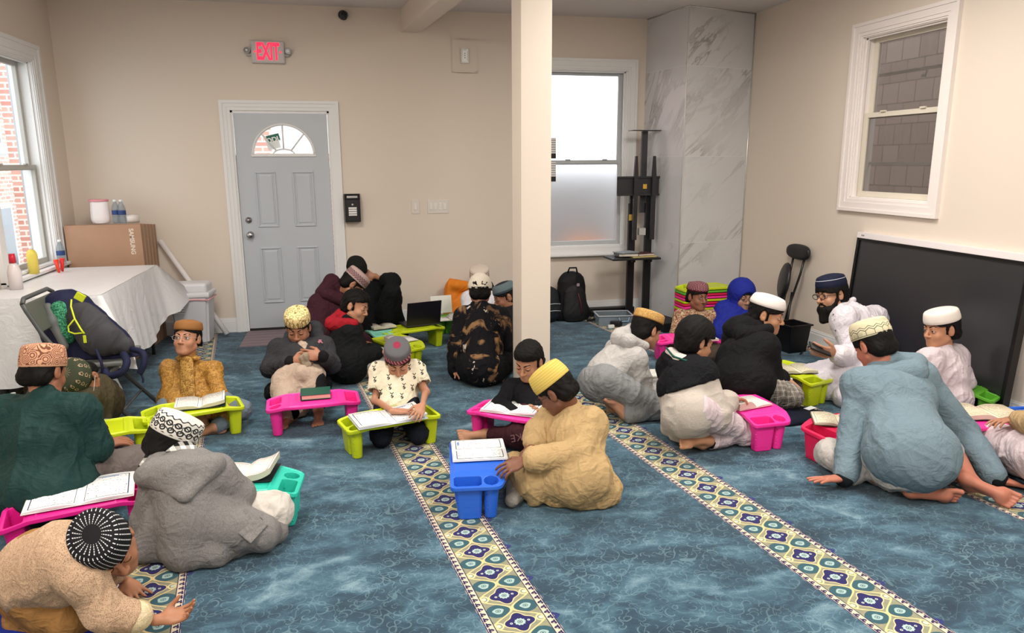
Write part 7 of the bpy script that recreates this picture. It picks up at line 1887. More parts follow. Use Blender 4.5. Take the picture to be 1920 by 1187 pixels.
def person_redhood():
    b = Body('person', 'bareheaded boy in black jacket with bright red hood beside the mint desk', 5.38, (655, 700), 1.02, '#c08d70', 0.005)
    b.joints(pel=b.f(652, 682, 0.14), ls=b.p(640, 620, 0.10), rs=b.p(658, 622, -0.12), neck=b.p(655, 602, 0.0), le=b.p(672, 660, 0.12), lw=b.p(705, 656, 0.10), re=b.p(680, 668, -0.12), rw=b.p(708, 662, -0.06), lk=b.f(712, 668, 0.10), la=b.f(672, 690, 0.05), rk=b.f(708, 684, 0.10), ra=b.f(650, 700, 0.05))
    b.head(b.p(667, 574, 0.0), W(0.90, -0.28, 0.22), W(0.25, 0.95, 0.05), 0.97, gaze_down=0.45)
    b.body(b.hand('r', W(0.9, 0.1, -0.2), W(0, -1, 0), W(0, 0.2, -0.9), 0.4)); b.face_parts(); b.hair(0.058, -0.075, 0.013, 0.008, side=-0.03)
    k = cloth('#17181a'); b.make('jacket', b.torso(0.034)+b.arm('l', 0.026, 0.92)+b.arm('r', 0.026, 0.92)+[('c', b.J['mid'], b.J['pel'], 0.12, 0.15, 0.05)], k, 0.005, 2, FOLD)
    b.make('hood', [('c', b.p(624, 606, -0.06), b.p(640, 594, 0.0), 0.056, 0.056, 0.04), ('c', b.p(640, 596, 0.0), b.p(664, 600, 0.04), 0.052, 0.04, 0.04), ('c', b.p(624, 608, -0.10), b.p(662, 606, -0.15), 0.050, 0.034, 0.05)], cloth('#a3202c'), 0.005, 2, FOLD)
    b.leg('l'); b.leg('r'); b.make('trousers', [b.limb('lh', 'lk', 0.08, 0.07, 0.03, 0.45, 1), b.limb('lk', 'la', 0.066, 0.05), b.limb('rh', 'rk', 0.08, 0.07, 0.03, 0.45, 1), b.limb('rk', 'ra', 0.066, 0.05, 0.02, 0, 0.8)], cloth('#b9b4b6'), 0.005, 2, FOLD2); b.vis()

def person_tiedye():
    b = Body('person', 'boy in black and brown tie-dye top with backwards cream cap, seen from behind', 5.34, (905, 700), 1.05, '#b27f66', 0.005)
    b.joints(pel=b.f(905, 688, 0.14), ls=b.p(872, 592, 0.0), rs=b.p(936, 594, 0.04), neck=b.p(900, 575, 0.02), le=b.p(860, 650, -0.03), lw=b.p(856, 697, -0.02), re=b.p(945, 648, 0.08), rw=b.p(948, 650, 0.30), lk=b.f(860, 668, 0.09), la=b.f(920, 672, 0.05), rk=b.f(955, 672, 0.09), ra=b.f(905, 705, 0.05))
    b.head(b.p(900, 545, 0.04), W(-0.05, -0.05, -1), W(0, 1, 0), 0.97)
    ex = b.hand('l', W(0.2, -0.15, 0.6), W(0, -1, 0), W(1, 0, 0), 0.1, 0.25)+b.foot('r', W(0.95, 0.1, 0.1), W(0, 0.3, -0.8))
    b.body(ex); b.hair(0.04, -0.075, 0.010, cap=True)
    m = plain('#d9cfbf', 0.85, 0.15, bump=0.3); o = b.cap(m, 0.090, 0.004, 0.12, R=(0.092, 0.106), taper=0.80, flat=2.6, name='baseball_cap')
    # gap with strap at the back and the brim in front
    T = Matrix.Translation(Vector(b.hc)-b.org) @ Matrix(b.HM.tolist()).to_4x4() @ Matrix.Scale(b.hs, 4)
    m_ = MB(); m_.sheet(lambda u, v: Vector(((u-0.5)*0.075*(1-0.3*v*v)*1.0, -0.1175+0.012*v+abs(u-0.5)**2*0.10, 0.022+0.042*v)), 10, 8); q = m_.build('hair_gap', M_HAIR, b.root); q.matrix_local = T
    m_ = MB(); m_.tube([Vector((x, -0.119+x*x*6.5, 0.024)) for x in np.linspace(-0.045, 0.045, 9)], 0.006, 8); q = m_.build('strap', m, b.root); q.matrix_local = T
    m_ = MB(); m_.sheet(lambda u, v: Vector(((u-0.5)*0.15, 0.085+v*0.07*math.sin(PI*min(max(u, 0.02), 0.98))**0.5, 0.024-0.01*v-((u-0.5)**2)*0.06)), 12, 6); q = m_.build('brim', m, b.root); q.matrix_local = T; solidify(q, 0.003)
    t = cloth('#141317', 'tiedye', '#8c6a4a', '#c9bdb4'); b.make('top', b.torso(0.032, w=1.0)+b.arm('l', 0.030, 0.95)+b.arm('r', 0.030, 0.95)+[('c', b.J['mid'], b.J['pel'], 0.11, 0.12, 0.05)], t, 0.0055, 2, FOLD2)
    b.make('trousers', b.leg('l', 0.03, 1)+b.leg('r', 0.03, 0.85)+[('e', b.J['pel']-V3((0, 0, 0.04)), (0.16, 0.13, 0.09), b.B, 0.05)], cloth('#121214'), 0.0055, 2, FOLD); b.vis()

def person_whiteshirt():
    b = Body('person', 'boy in white shirt and white pink patterned cap behind the tie-dye boy', 6.35, (912, 640), 1.05, '#7c5443', 0.0055)
    b.joints(pel=b.g(912, 6.30, 0.14), ls=b.p(880, 560, 0.0), rs=b.p(940, 560, 0.0), neck=b.p(905, 545, 0.0), le=b.p(878, 605, -0.1), lw=b.p(900, 625, -0.2), re=b.p(948, 605, -0.1), rw=b.p(925, 625, -0.2), lk=b.f(880, 650, 0.09), la=b.f(925, 655, 0.05), rk=b.f(950, 650, 0.09), ra=b.f(905, 655, 0.05))
    b.head(b.p(899, 528, -0.02), W(-0.1, -0.45, 0.9), W(0, 0.95, 0.3), 0.97, gaze_down=0.5); b.body(); b.face_parts()
    b.hair(0.04, -0.06, 0.008, cap=True); b.cap(cap_mat('#cbbcb0', 'band2', '#8c3f3a'), 0.082, 0.032, -0.02, taper=0.96)
    b.make('shirt', b.torso(0.026)+b.arm('l', 0.022, 0.9)+b.arm('r', 0.022, 0.9), cloth('#dedbe0'), 0.006, 2, FOLD); b.make('trousers', b.leg('l', 0.02, 1)+b.leg('r', 0.02, 1), cloth('#33343a'), 0.006, 2, FOLD); b.vis()

def person_kufi():
    b = Body('person', 'boy with grey black skullcap in dark vest, half hidden by the pillar', 5.98, (965, 665), 1.0, '#93634b', 0.005)
    b.joints(pel=b.g(968, 5.92, 0.14), ls=b.p(948, 592, -0.08), rs=b.p(985, 590, 0.10), neck=b.p(957, 578, 0.0), le=b.p(945, 635, -0.10), lw=b.p(915, 650, -0.05), re=b.p(990, 635, 0.1), rw=b.p(955, 648, 0.12), lk=b.f(925, 668, 0.09), la=b.f(965, 680, 0.05), rk=b.f(940, 650, 0.09), ra=b.f(975, 655, 0.05))
    b.head(b.p(947, 557, 0.0), W(-0.88, -0.28, 0.35), W(-0.1, 0.95, 0.1), 0.97, gaze_down=0.4)
    b.body(b.hand('l', W(-0.8, -0.2, 0), W(0, -1, 0), W(0, 0, -1), 0.5)); b.face_parts(); b.hair(0.034, -0.06, 0.007, cap=True)
    b.cap(cap_mat('#59686c', 'grey2', '#23272b', '#3d494e'), 0.066, 0.034, -0.12, taper=0.88, flat=2.0)
    b.make('shirt', b.torso(0.020)+b.arm('l', 0.020, 0.9)+b.arm('r', 0.02, 0.9), cloth('#1e3c3c', 'stripe', '#c9cccc', scale=0.5), 0.0055, 2, FOLD)
    b.make('vest', b.torso(0.030), cloth('#1c1d20'), 0.0055, 2, FOLD); b.make('trousers', b.leg('l', 0.02, 1)+b.leg('r', 0.02, 1), cloth('#1b1b1e'), 0.006, 2, FOLD); b.vis()

# ---- right group
def person_greyhoodie():
    b = Body('person', 'boy in light grey hoodie and sweatpants with glittery gold cap, kneeling', 4.58, (1160, 770), 1.05, '#b9876b', 0.0045)
    b.joints(pel=b.f(1124, 716, 0.235), ls=b.p(1168, 662, 0.14), rs=b.p(1178, 668, -0.08), neck=b.p(1192, 646, 0.06), le=b.p(1215, 735, 0.16), lw=b.p(1245, 722, 0.05), re=b.p(1205, 742, -0.06), rw=b.p(1238, 735, -0.02), lk=b.f(1232, 748, 0.08), la=b.f(1150, 765, 0.06), rk=b.f(1228, 762, 0.08), ra=b.f(1172, 778, 0.05))
    b.J['rs'] = b.p(1190, 672, -0.10); b.J['ls'] = b.p(1160, 655, 0.14)
    b.head(b.p(1213, 618, 0.06), W(0.78, -0.22, -0.52), W(0.10, 0.97, 0.05), 0.98)
    ex = b.foot('r', W(-0.8, 0.25, 0.3), W(0.2, -0.9, 0), None)+b.foot('l', W(-0.85, 0.35, -0.2), W(0.1, -0.9, 0))+b.hand('r', W(0.8, 0.1, -0.2), W(0, -1, 0), W(0, 0.2, -0.9), 0.4)
    b.body(ex+[('c', b.J['pel']-b.sp*0.02, b.J['pel']+b.sp*0.03, 0.098, 0.098, 0.03)]); b.hair(0.03, -0.09, 0.012, cap=True); b.cap(cap_mat('#b58a4c', 'glitter', '#d9bd84'), 0.062, 0.040, -0.08, R=(0.095, 0.108), taper=0.97)
    g = cloth('#a9a6a3', 'wool', '#b8b5b2', rough=0.9)
    up = [p_ for p_ in b.torso(0.026, w=1.04)[1:]]
    C0 = b.J['pel']+b.sp*0.075; up += [('c', C0, b.J['mid'], 0.118, 0.10, 0.05), b.limb('rs', 're', 0.070, 0.060, 0.03), b.limb('re', 'rw', 0.060, 0.048, 0.02, 0, 0.9), b.limb('ls', 'le', 0.068, 0.060, 0.03), b.limb('le', 'lw', 0.058, 0.046, 0.02, 0, 0.9)]
    b.make('hoodie', up, g, b.h, 2, FOLD2)
    b.make('hood', [('c', b.p(1162, 628, 0.03), b.p(1186, 618, 0.10), 0.045, 0.04, 0.03), ('c', b.p(1160, 634, -0.02), b.p(1178, 640, -0.10), 0.05, 0.045, 0.04), ('c', b.p(1178, 640, -0.10), b.p(1208, 648, -0.03), 0.045, 0.03, 0.03), ('c', b.p(1186, 618, 0.10), b.p(1205, 640, 0.12), 0.04, 0.03, 0.03), ('c', b.p(1165, 640, 0.0), b.p(1195, 645, 0.03), 0.05, 0.05, 0.04)], g, b.h, 2, [(0.005, 16, W(1, 0.3, 0), 2)])
    s2 = cloth('#7e7f80', 'wool', '#8c8d8e'); P = b.J['pel']-b.sp*0.02
    b.make('sweatpants', [('e', P, (0.122, 0.115, 0.095), b.B, 0.04)]+b.leg('l', 0.022, 0.85)+b.leg('r', 0.022, 0.85)+[('c', P, b.J['rk'], 0.095, 0.07, 0.04)], s2, b.h, 2, FOLD2); b.vis()

def person_fleece():
    b = Body('person', 'bareheaded small boy in black and cream fleece kneeling beside the pink desk', 4.08, (1290, 815), 1.0, '#b17f5f', 0.004)
    b.joints(pel=b.f(1290, 778, 0.23), ls=b.p(1262, 688, 0.12), rs=b.p(1312, 700, -0.10), neck=b.p(1296, 675, 0.02), le=b.p(1318, 762, 0.16), lw=b.p(1368, 748, 0.08), re=b.p(1338, 776, -0.14), rw=b.p(1364, 750, -0.02), lk=b.f(1385, 790, 0.08), la=b.f(1300, 812, 0.06), rk=b.f(1395, 808, 0.08), ra=b.f(1318, 832, 0.05))
    b.head(b.p(1304, 640, 0.03), W(0.86, -0.22, -0.32), W(0.04, 0.98, 0.05), 1.0, gaze_down=0.4)
    ex = b.foot('r', W(-0.95, -0.05, 0.25), W(0.1, -0.5, -0.85))+b.foot('l', W(-0.9, 0.1, 0), W(0.1, -0.8, 0.3))+b.hand('r', W(0.8, 0.0, -0.4), W(0.3, -0.8, 0), W(0, 0.5, -0.8), 0.7)
    b.body(ex); b.hair(0.050, -0.080, 0.022, 0.014, side=-0.02, amp=0.003)
    fl = cloth('#c4bab0', 'fleece', rough=0.95); bk = cloth('#15161a')
    b.make('fleece_jacket', b.torso(0.034, w=1.0)+[('c', b.p(1288, 745, 0.0), b.f(1292, 790, 0.15), 0.145, 0.138, 0.03), ('c', b.f(1265, 800, 0.09), b.f(1325, 806, 0.09), 0.075, 0.075, 0.03), b.limb('rs', 're', 0.080, 0.090, 0.03), b.limb('re', 'rw', 0.088, 0.062, 0.03, 0, 0.9), b.limb('ls', 'le', 0.078, 0.08, 0.03), b.limb('le', 'lw', 0.08, 0.06, 0.03, 0, 0.9)], fl, 0.005, 2, [(0.012, 9, (1, 0.3, 0), 2), (0.006, 20, (1, 0.3, 0.1), 5)], floorz=0.055)
    C = b.J['mid']-b.sp*0.10
    def cut(X, Y, Z):
        o = b.J['pel']+b.sp*0.075; n = b.sp; return (X-o[0])*n[0]+(Y-o[1])*n[1]+(Z-o[2])*n[2]
    def cutarm(X, Y, Z):
        n = nrm(b.J['re']-b.J['rs']); o = b.J['rs']+n*0.055; return -((X-o[0])*n[0]+(Y-o[1])*n[1]+(Z-o[2])*n[2])
    b.make('black_yoke', b.torso(0.050, w=1.03)+[b.limb('rs', 're', 0.086, 0.09, 0.03, 0, 0.6), b.limb('ls', 'le', 0.084, 0.086, 0.03, 0, 0.6)], bk, 0.005, 2, FOLD, cuts=(cut, cutarm))
    NK = b.J['neck']
    b.make('collar', [('c', b.p(1250, 668, 0.08), b.p(1268, 688, -0.06), 0.034, 0.034, 0.03), ('c', b.p(1268, 688, -0.06), b.p(1318, 690, -0.12), 0.034, 0.028, 0.03), ('c', b.p(1318, 690, -0.12), b.p(1332, 682, -0.04), 0.026, 0.02, 0.03)], bk, 0.0045, 2)
    b.make('collar_lining', [('c', b.p(1258, 662, 0.06), b.p(1275, 676, -0.04), 0.034, 0.032, 0.03), ('c', b.p(1275, 676, -0.04), b.p(1318, 680, -0.09), 0.036, 0.028, 0.03)], cloth('#e3d8d2', 'fleece'), 0.0045, 2)
    b.make('green_piping', [('c', b.p(1249, 652, 0.05), b.p(1262, 668, -0.05), 0.006, 0.006, 0.006), ('c', b.p(1262, 668, -0.05), b.p(1285, 676, -0.115), 0.006, 0.006, 0.006), ('c', b.p(1285, 676, -0.115), b.p(1320, 679, -0.125), 0.006, 0.006, 0.006)], cloth('#24544a'), 0.004, 1)
    b.make('trousers', b.leg('l', 0.010, 0.8)+b.leg('r', 0.010, 0.75)+[('c', b.f(1352, 788, 0.12), b.J['rk'], 0.085, 0.075, 0.04)], cloth('#cdbcc0'), 0.0045, 2, FOLD2)
    b.make('leggings', [b.limb('rk', 'ra', 0.056, 0.040, 0.01, 0.15, 0.80)], cloth('#17181a'), 0.0045, 1); b.vis()

def person_blackhoodie():
    b = Body('person', 'large boy in black hoodie and plaid trousers with white cap, turned to the right', 4.68, (1400, 745), 1.22, '#bd8a68', 0.0045)
    b.joints(pel=b.f(1392, 722, 0.19), ls=b.p(1382, 636, 0.18), rs=b.p(1432, 650, -0.14), neck=b.p(1418, 616, 0.02), le=b.p(1400, 700, 0.25), lw=b.p(1440, 710, 0.22), re=b.p(1448, 712, -0.12), rw=b.p(1460, 712, 0.0), lk=b.f(1455, 722, 0.11), la=b.f(1400, 745, 0.06), rk=b.f(1478, 742, 0.11), ra=b.f(1400, 760, 0.06))
    b.J['rw'] = b.p(1452, 722, 0.0)+0; b.J['rw'] = b.p(1466, 706, -0.02)
    b.head(b.p(1438, 590, 0.0), W(0.82, -0.20, 0.42), W(0.06, 0.97, 0.12), 1.02, gaze_down=0.15)
    ex = b.hand('r', W(0.75, -0.5, 0.1), W(-0.2, -0.8, 0), W(-0.1, 0.4, -0.8), 0.35)
    b.body(ex); b.face_parts(gaze=(0, 0)); b.hair(0.034, -0.095, 0.012, cap=True, side=-0.05)
    b.cap(plain('#e2dbd6', 0.8, 0.15, bump=0.3), 0.064, 0.040, -0.10, R=(0.094, 0.112), taper=0.88, flat=1.4)
    k = cloth('#161618'); b.make('hoodie', b.torso(0.046, w=1.14, dep=1.15)+[('e', b.J['pel']+b.sp*0.04, (0.20, 0.17, 0.15), b.B, 0.05)]+[b.limb('rs', 're', 0.068, 0.060, 0.03), b.limb('re', 'rw', 0.060, 0.046, 0.02, 0, 0.85), b.limb('ls', 'le', 0.068, 0.06, 0.03), b.limb('le', 'lw', 0.056, 0.045, 0.02, 0, 0.85)], k, 0.005, 2, [(0.006, 12, W(1, 0.6, 0), 3), (0.003, 28, W(1, 0.5, 0), 6)])
    b.make('hood', [('c', b.p(1376, 612, 0.10), b.p(1402, 600, 0.12), 0.055, 0.05, 0.04), ('c', b.p(1372, 618, 0.04), b.p(1395, 630, -0.10), 0.055, 0.055, 0.05), ('c', b.p(1395, 628, -0.10), b.p(1440, 618, -0.12), 0.05, 0.035, 0.04), ('c', b.p(1385, 612, 0.0), b.p(1420, 612, 0.0), 0.07, 0.06, 0.05)], k, 0.005, 2, FOLD)
    b.make('plaid_trousers', b.leg('l', 0.014, 0.9)+b.leg('r', 0.014, 0.9)+[('c', b.J['pel']*0.5+b.J['rk']*0.5, b.J['rk'], 0.09, 0.075, 0.04)], cloth('#8b857c', 'plaid', '#5f5b55', '#c9c4ba', scale=1.0), 0.005, 2, FOLD2)
    # glasses arm and mask loop
    b.vis()

def person_marooncap():
    b = Body('person', 'small boy in tan floral shirt with maroon knitted cap before the desk stack', 6.02, (1307, 640), 0.92, '#8d5f49', 0.0045)
    b.joints(pel=b.f(1307, 645, 0.14), ls=b.p(1276, 594, 0.0), rs=b.p(1340, 594, 0.0), neck=b.p(1306, 584, 0.0), le=b.p(1264, 645, -0.06), lw=b.p(1285, 655, -0.22), re=b.p(1350, 640, -0.06), rw=b.p(1325, 652, -0.22), lk=b.f(1270, 668, 0.08), la=b.f(1315, 675, 0.05), rk=b.f(1345, 665, 0.08), ra=b.f(1300, 675, 0.05))
    b.head(b.p(1308, 556, -0.03), W(0.38, -0.18, 0.9), W(0.02, 0.98, 0.12), 0.93, gaze_down=-0.05)
    b.body(b.hand('l', W(0.8, -0.2, 0.4), W(0, -1, 0), W(0, 0.2, 0.9), 0.4)); b.face_parts(gaze=(-0.5, 0), open_=0.6); b.hair(0.040, -0.06, 0.008, cap=True)
    b.cap(cap_mat('#59222f', 'dots', '#c99a9c'), 0.068, 0.038, -0.02, taper=0.90, soft=0.006, flat=1.5)
    b.make('shirt', b.torso(0.020)+b.arm('l', 0.022, 0.9)+b.arm('r', 0.022, 0.9), cloth('#c2ad8b', 'floral', '#7c3f36', '#6e6047', scale=1.5), 0.005, 2, FOLD)
    b.make('trousers', b.leg('l', 0.018, 1)+b.leg('r', 0.018, 1), cloth('#4a4038'), 0.005, 2, FOLD); b.vis()

def person_bluehood():
    b = Body('person', 'person in royal blue hooded garment leaning forward by the desk stack', 6.05, (1385, 640), 1.08, '#a9806c', 0.005)
    b.joints(pel=b.f(1368, 632, 0.16), ls=b.p(1358, 582, -0.02), rs=b.p(1410, 580, 0.05), neck=b.p(1393, 565, 0.0), le=b.p(1345, 620, -0.1), lw=b.p(1365, 640, -0.2), re=b.p(1375, 625, -0.14), rw=b.p(1405, 635, -0.15), lk=b.f(1410, 640, 0.10), la=b.f(1360, 650, 0.05), rk=b.f(1405, 655, 0.10), ra=b.f(1350, 662, 0.05))
    b.head(b.p(1391, 556, -0.06), W(0.22, -0.26, 0.95), W(0.12, 0.95, 0.25), 1.0, gaze_down=0.4)
    b.body(); b.face_parts(open_=0.4); b.hair(0.03, -0.02, 0.004, cap=True, col=cloth('#20242c'))
    g = cloth('#1f2a8a', rough=0.7)
    b.make('garment', b.torso(0.034, w=1.06)+b.arm('l', 0.028, 0.95)+b.arm('r', 0.028, 0.95)+b.leg('l', 0.03, 0.9)+b.leg('r', 0.03, 0.9)+[('c', b.J['pel'], b.J['rk'], 0.13, 0.09, 0.06)], g, 0.0055, 2, FOLD2)
    q, w = b.hs, b.hw
    pr = [('e', w(0, -0.018, 0.036), (0.112*q, 0.125*q, 0.122*q), b.HM, 0.02), ('e', w(0, -0.015, -0.07), (0.085, 0.085, 0.08), b.HM, 0.04), ('c', w(0, -0.03, -0.08), b.J['mid']+0, 0.095, 0.13, 0.06), ('xe', w(0, 0.110, -0.030), (0.064*q, 0.085*q, 0.085*q), b.HM, 0.012)]
    b.make('hood', pr, g, 0.005, 2, [(0.003, 20, (0.2, 0.3, 1), 5)]); b.glasses('#2a2a2c', 0.021, 0.0014); b.vis()

def person_teacher():
    b = Body('person', 'bearded man with glasses in white robe and navy cap holding a phone', 4.98, (1600, 700), 1.20, '#b98a6e', 0.0045)
    b.joints(pel=b.f(1628, 700, 0.17), ls=b.p(1582, 598, -0.12), rs=b.p(1640, 596, 0.10), neck=b.p(1588, 578, 0.0), le=b.p(1600, 668, -0.20), lw=b.p(1566, 664, -0.30), re=b.p(1640, 668, 0.10), rw=b.p(1600, 690, -0.05), lk=b.f(1520, 715, 0.11), la=b.f(1600, 735, 0.06), rk=b.f(1660, 735, 0.12), ra=b.f(1580, 745, 0.06))
    b.head(b.p(1558, 552, -0.02), W(-0.90, -0.12, 0.34), W(-0.06, 0.98, 0.05), 1.02, nose=1.06)
    ex = b.hand('l', W(-0.85, 0.15, 0.15), W(-0.1, 0.55, -0.85), W(-0.15, 0.95, 0.2), 0.55)+b.hand('r', W(-0.7, -0.2, 0.4), W(0, -1, 0), W(0, 0.2, 0.9), 0.4)
    b.body(ex); b.face_parts(open_=0.5); b.hair(0.03, -0.105, 0.016, cap=True, side=-0.07); b.glasses('#161618', 0.022, 0.0022)
    q, w = b.hs, b.hw
    F_ = [('c', w(0.055, 0.012, -0.035), w(0.034, 0.045, -0.095), 0.020*q, 0.026*q, 0.02), ('c', w(-0.055, 0.012, -0.035), w(-0.034, 0.045, -0.095), 0.020*q, 0.026*q, 0.02), ('c', w(0.03, 0.058, -0.098), w(-0.03, 0.058, -0.098), 0.028*q, 0.028*q, 0.02),
          ('c', w(0, 0.062, -0.105), w(0, 0.085, -0.165), 0.040*q, 0.022*q, 0.03), ('c', w(0.02, 0.04, -0.10), w(0.012, 0.05, -0.155), 0.034*q, 0.024*q, 0.03), ('c', w(-0.02, 0.04, -0.10), w(-0.012, 0.05, -0.155), 0.034*q, 0.024*q, 0.03),
          ('c', w(-0.026, 0.078, -0.066), w(0, 0.095, -0.056), 0.005*q, 0.0055*q, 0.006), ('c', w(0.026, 0.078, -0.066), w(0, 0.095, -0.056), 0.005*q, 0.0055*q, 0.006), ('xe', w(0, 0.10, -0.071), (0.021*q, 0.020*q, 0.009*q), b.HM, 0.004)]
    b.make('beard', F_, M_HAIR, 0.004, 1, [(0.005, 55, tuple(b.HM[:, 2]), 7)])
    b.cap(cap_mat('#171c33', 'line', '#b9bcc8'), 0.072, 0.038, -0.08, R=(0.091, 0.108), taper=0.90, flat=1.6)
    g = cloth('#d8d2da', rough=0.7); P = b.J['pel']
    b.make('robe', b.torso(0.032, w=1.04)+[b.limb('ls', 'le', 0.066, 0.058, 0.03), b.limb('le', 'lw', 0.056, 0.048, 0.02, 0, 0.78)]+b.arm('r', 0.028, 0.85)+b.leg('l', 0.04, 0.9)+b.leg('r', 0.04, 0.9)+[('c', P, b.J['lk'], 0.14, 0.095, 0.06), ('c', P, b.J['rk'], 0.14, 0.10, 0.06), ('c', b.f(1530, 720, 0.09), b.f(1600, 735, 0.07), 0.075, 0.09, 0.05)], g, 0.005, 2, FOLD2)
    b.make('cuff', [b.limb('le', 'lw', 0.054, 0.050, 0.01, 0.55, 0.80)], cloth('#e2dde2'), 0.0045, 1)
    b.make('collar', [('c', b.p(1560, 592, -0.06), b.p(1575, 575, -0.07), 0.016, 0.022, 0.02), ('c', b.p(1575, 575, -0.07), b.p(1600, 562, -0.01), 0.02, 0.02, 0.02), ('c', b.p(1566, 596, -0.10), b.p(1582, 583, -0.10), 0.016, 0.016, 0.02)], cloth('#e2dde2'), 0.0045, 2)
    for i, (x_, y_) in enumerate(((1563, 590), (1566, 600), (1567, 620), (1576, 639), (1582, 656))):
        m_ = MB(); m_.cyl((0, 0, 0), (0, 0.003, 0), 0.006, n=12); o = m_.build('button', plain('#5b5058', 0.4), b.root); dq = (-0.15, -0.165, -0.17, -0.185, -0.20)[i]
        o.location = Vector(b.p(x_, y_, dq))-b.org
    b.vis()
    # phone in his hand
    Wp = b.J['lw']; d = W(-0.9, 0.35, 0.1); n = W(0.1, 0.75, 0.6); xx = nrm(d); nn = nrm(n-xx*np.dot(n, xx)); yy = np.cross(nn, xx)
    m_ = MB(); m_.box((0, 0, 0), (0.150, 0.072, 0.009), bev=0.004); ph = thing('phone', 'black phone in the hand of the bearded man', 'phone', Vector(Wp+W(-1, 0.22, 0.25)*0.125+nn*0.012))
    ph.rotation_mode = 'QUATERNION'; ph.rotation_quaternion = Matrix(((xx[0], yy[0], nn[0]), (xx[1], yy[1], nn[1]), (xx[2], yy[2], nn[2]))).to_quaternion()
    m_.build('case', plain('#17181a', 0.4), ph); m_ = MB(); m_.box((0, 0, 0.005), (0.140, 0.064, 0.001)); m_.build('screen', plain('#20262b', 0.12, 0.7), ph)

def person_lightblue():
    b = Body('person', 'boy in light blue hoodie seen from behind, cream embroidered cap, barefoot', 3.62, (1690, 870), 1.16, '#b97660', 0.0045)
    b.joints(pel=b.f(1712, 862, 0.20), ls=b.p(1612, 722, 0.06), rs=b.p(1722, 705, 0.12), neck=b.p(1650, 690, 0.14), le=b.p(1600, 818, 0.0), lw=b.p(1588, 890, 0.02), re=b.p(1808, 810, 0.10), rw=b.p(1852, 878, 0.0), lk=b.f(1610, 850, 0.10), la=b.f(1712, 912, 0.06), rk=b.f(1780, 845, 0.12), ra=b.f(1818, 905, 0.07))
    b.J['lw'] = b.f(1582, 897, 0.055); b.J['rw'] = b.f(1870, 898, 0.045)
    b.head(b.p(1637, 646, 0.16), W(-0.32, -0.30, -0.9), W(-0.02, 0.96, 0.28), 1.02)
    ex = b.hand('l', W(-0.85, 0.0, 0.15), W(0, -1, 0), W(0.3, 0, -0.8), 0.12, 0.2)+b.hand('r', W(0.75, -0.2, 0.1), W(0, -1, 0), W(-0.3, 0.0, -0.8), 0.15, 0.2)
    ex += b.foot('l', W(0.95, -0.05, 0.05), W(0.05, 0.45, -0.85))+b.foot('r', W(0.72, -0.35, 0.35), W(-0.35, 0.1, -0.9))
    ex += [('c', b.J['rk'], b.J['ra'], 0.06, 0.042, 0.02), ('c', b.f(1650, 890, 0.07), b.J['la'], 0.055, 0.042, 0.02)]
    b.body(ex); b.hair(0.02, -0.095, 0.010, cap=True); b.cap(cap_mat('#d9cfae', 'zig', '#5e604e'), 0.086, 0.022, 0.02, R=(0.092, 0.106), taper=0.92, flat=1.0)
    g = cloth('#6c7f8a', 'wool', '#758892', rough=0.9)
    P = b.J['pel']
    b.make('hoodie', b.torso(0.040, w=1.08, dep=1.08)+[('e', P+b.sp*0.05, (0.215, 0.185, 0.16), b.B, 0.06), b.limb('ls', 'le', 0.068, 0.058, 0.03), b.limb('le', 'lw', 0.056, 0.050, 0.02, 0, 0.88), b.limb('rs', 're', 0.068, 0.058, 0.03), b.limb('re', 'rw', 0.056, 0.048, 0.02, 0, 0.90)], g, 0.005, 2, [(0.008, 8, W(0.6, -1, 0), 2), (0.004, 22, W(1, -0.7, 0), 6)])
    b.make('hood', [('c', b.p(1640, 700, 0.10), b.p(1668, 672, 0.14), 0.03, 0.04, 0.03), ('c', b.p(1655, 702, 0.02), b.p(1712, 700, -0.02), 0.045, 0.06, 0.05), ('c', b.p(1712, 698, -0.02), b.p(1722, 682, 0.10), 0.058, 0.045, 0.04), ('c', b.p(1668, 672, 0.14), b.p(1715, 680, 0.12), 0.04, 0.045, 0.03), ('c', b.p(1690, 705, 0.0), b.p(1702, 722, -0.02), 0.06, 0.02, 0.04)], g, 0.0045, 2, [(0.006, 14, W(1, -0.5, 0), 2)])
    for sd in 'lr': b.make('cuff', [b.limb(sd+'e', sd+'w', 0.045, 0.043, 0.01, 0.85, 0.965)], plain('#1a1c20', 0.85, 0.15), 0.004, 1)
    b.make('trousers', [('e', P-V3((0, 0, 0.06)), (0.15, 0.13, 0.09), b.B, 0.04)]+b.leg('l', 0.01, 0)+b.leg('r', 0.01, 0)+[('c', b.J['lk'], b.f(1660, 890, 0.08), 0.085, 0.07, 0.03), ('c', b.f(1560, 850, 0.10), b.f(1600, 880, 0.07), 0.08, 0.07, 0.05)], cloth('#b7b2ae', rough=0.9), 0.005, 2, FOLD2); b.vis()

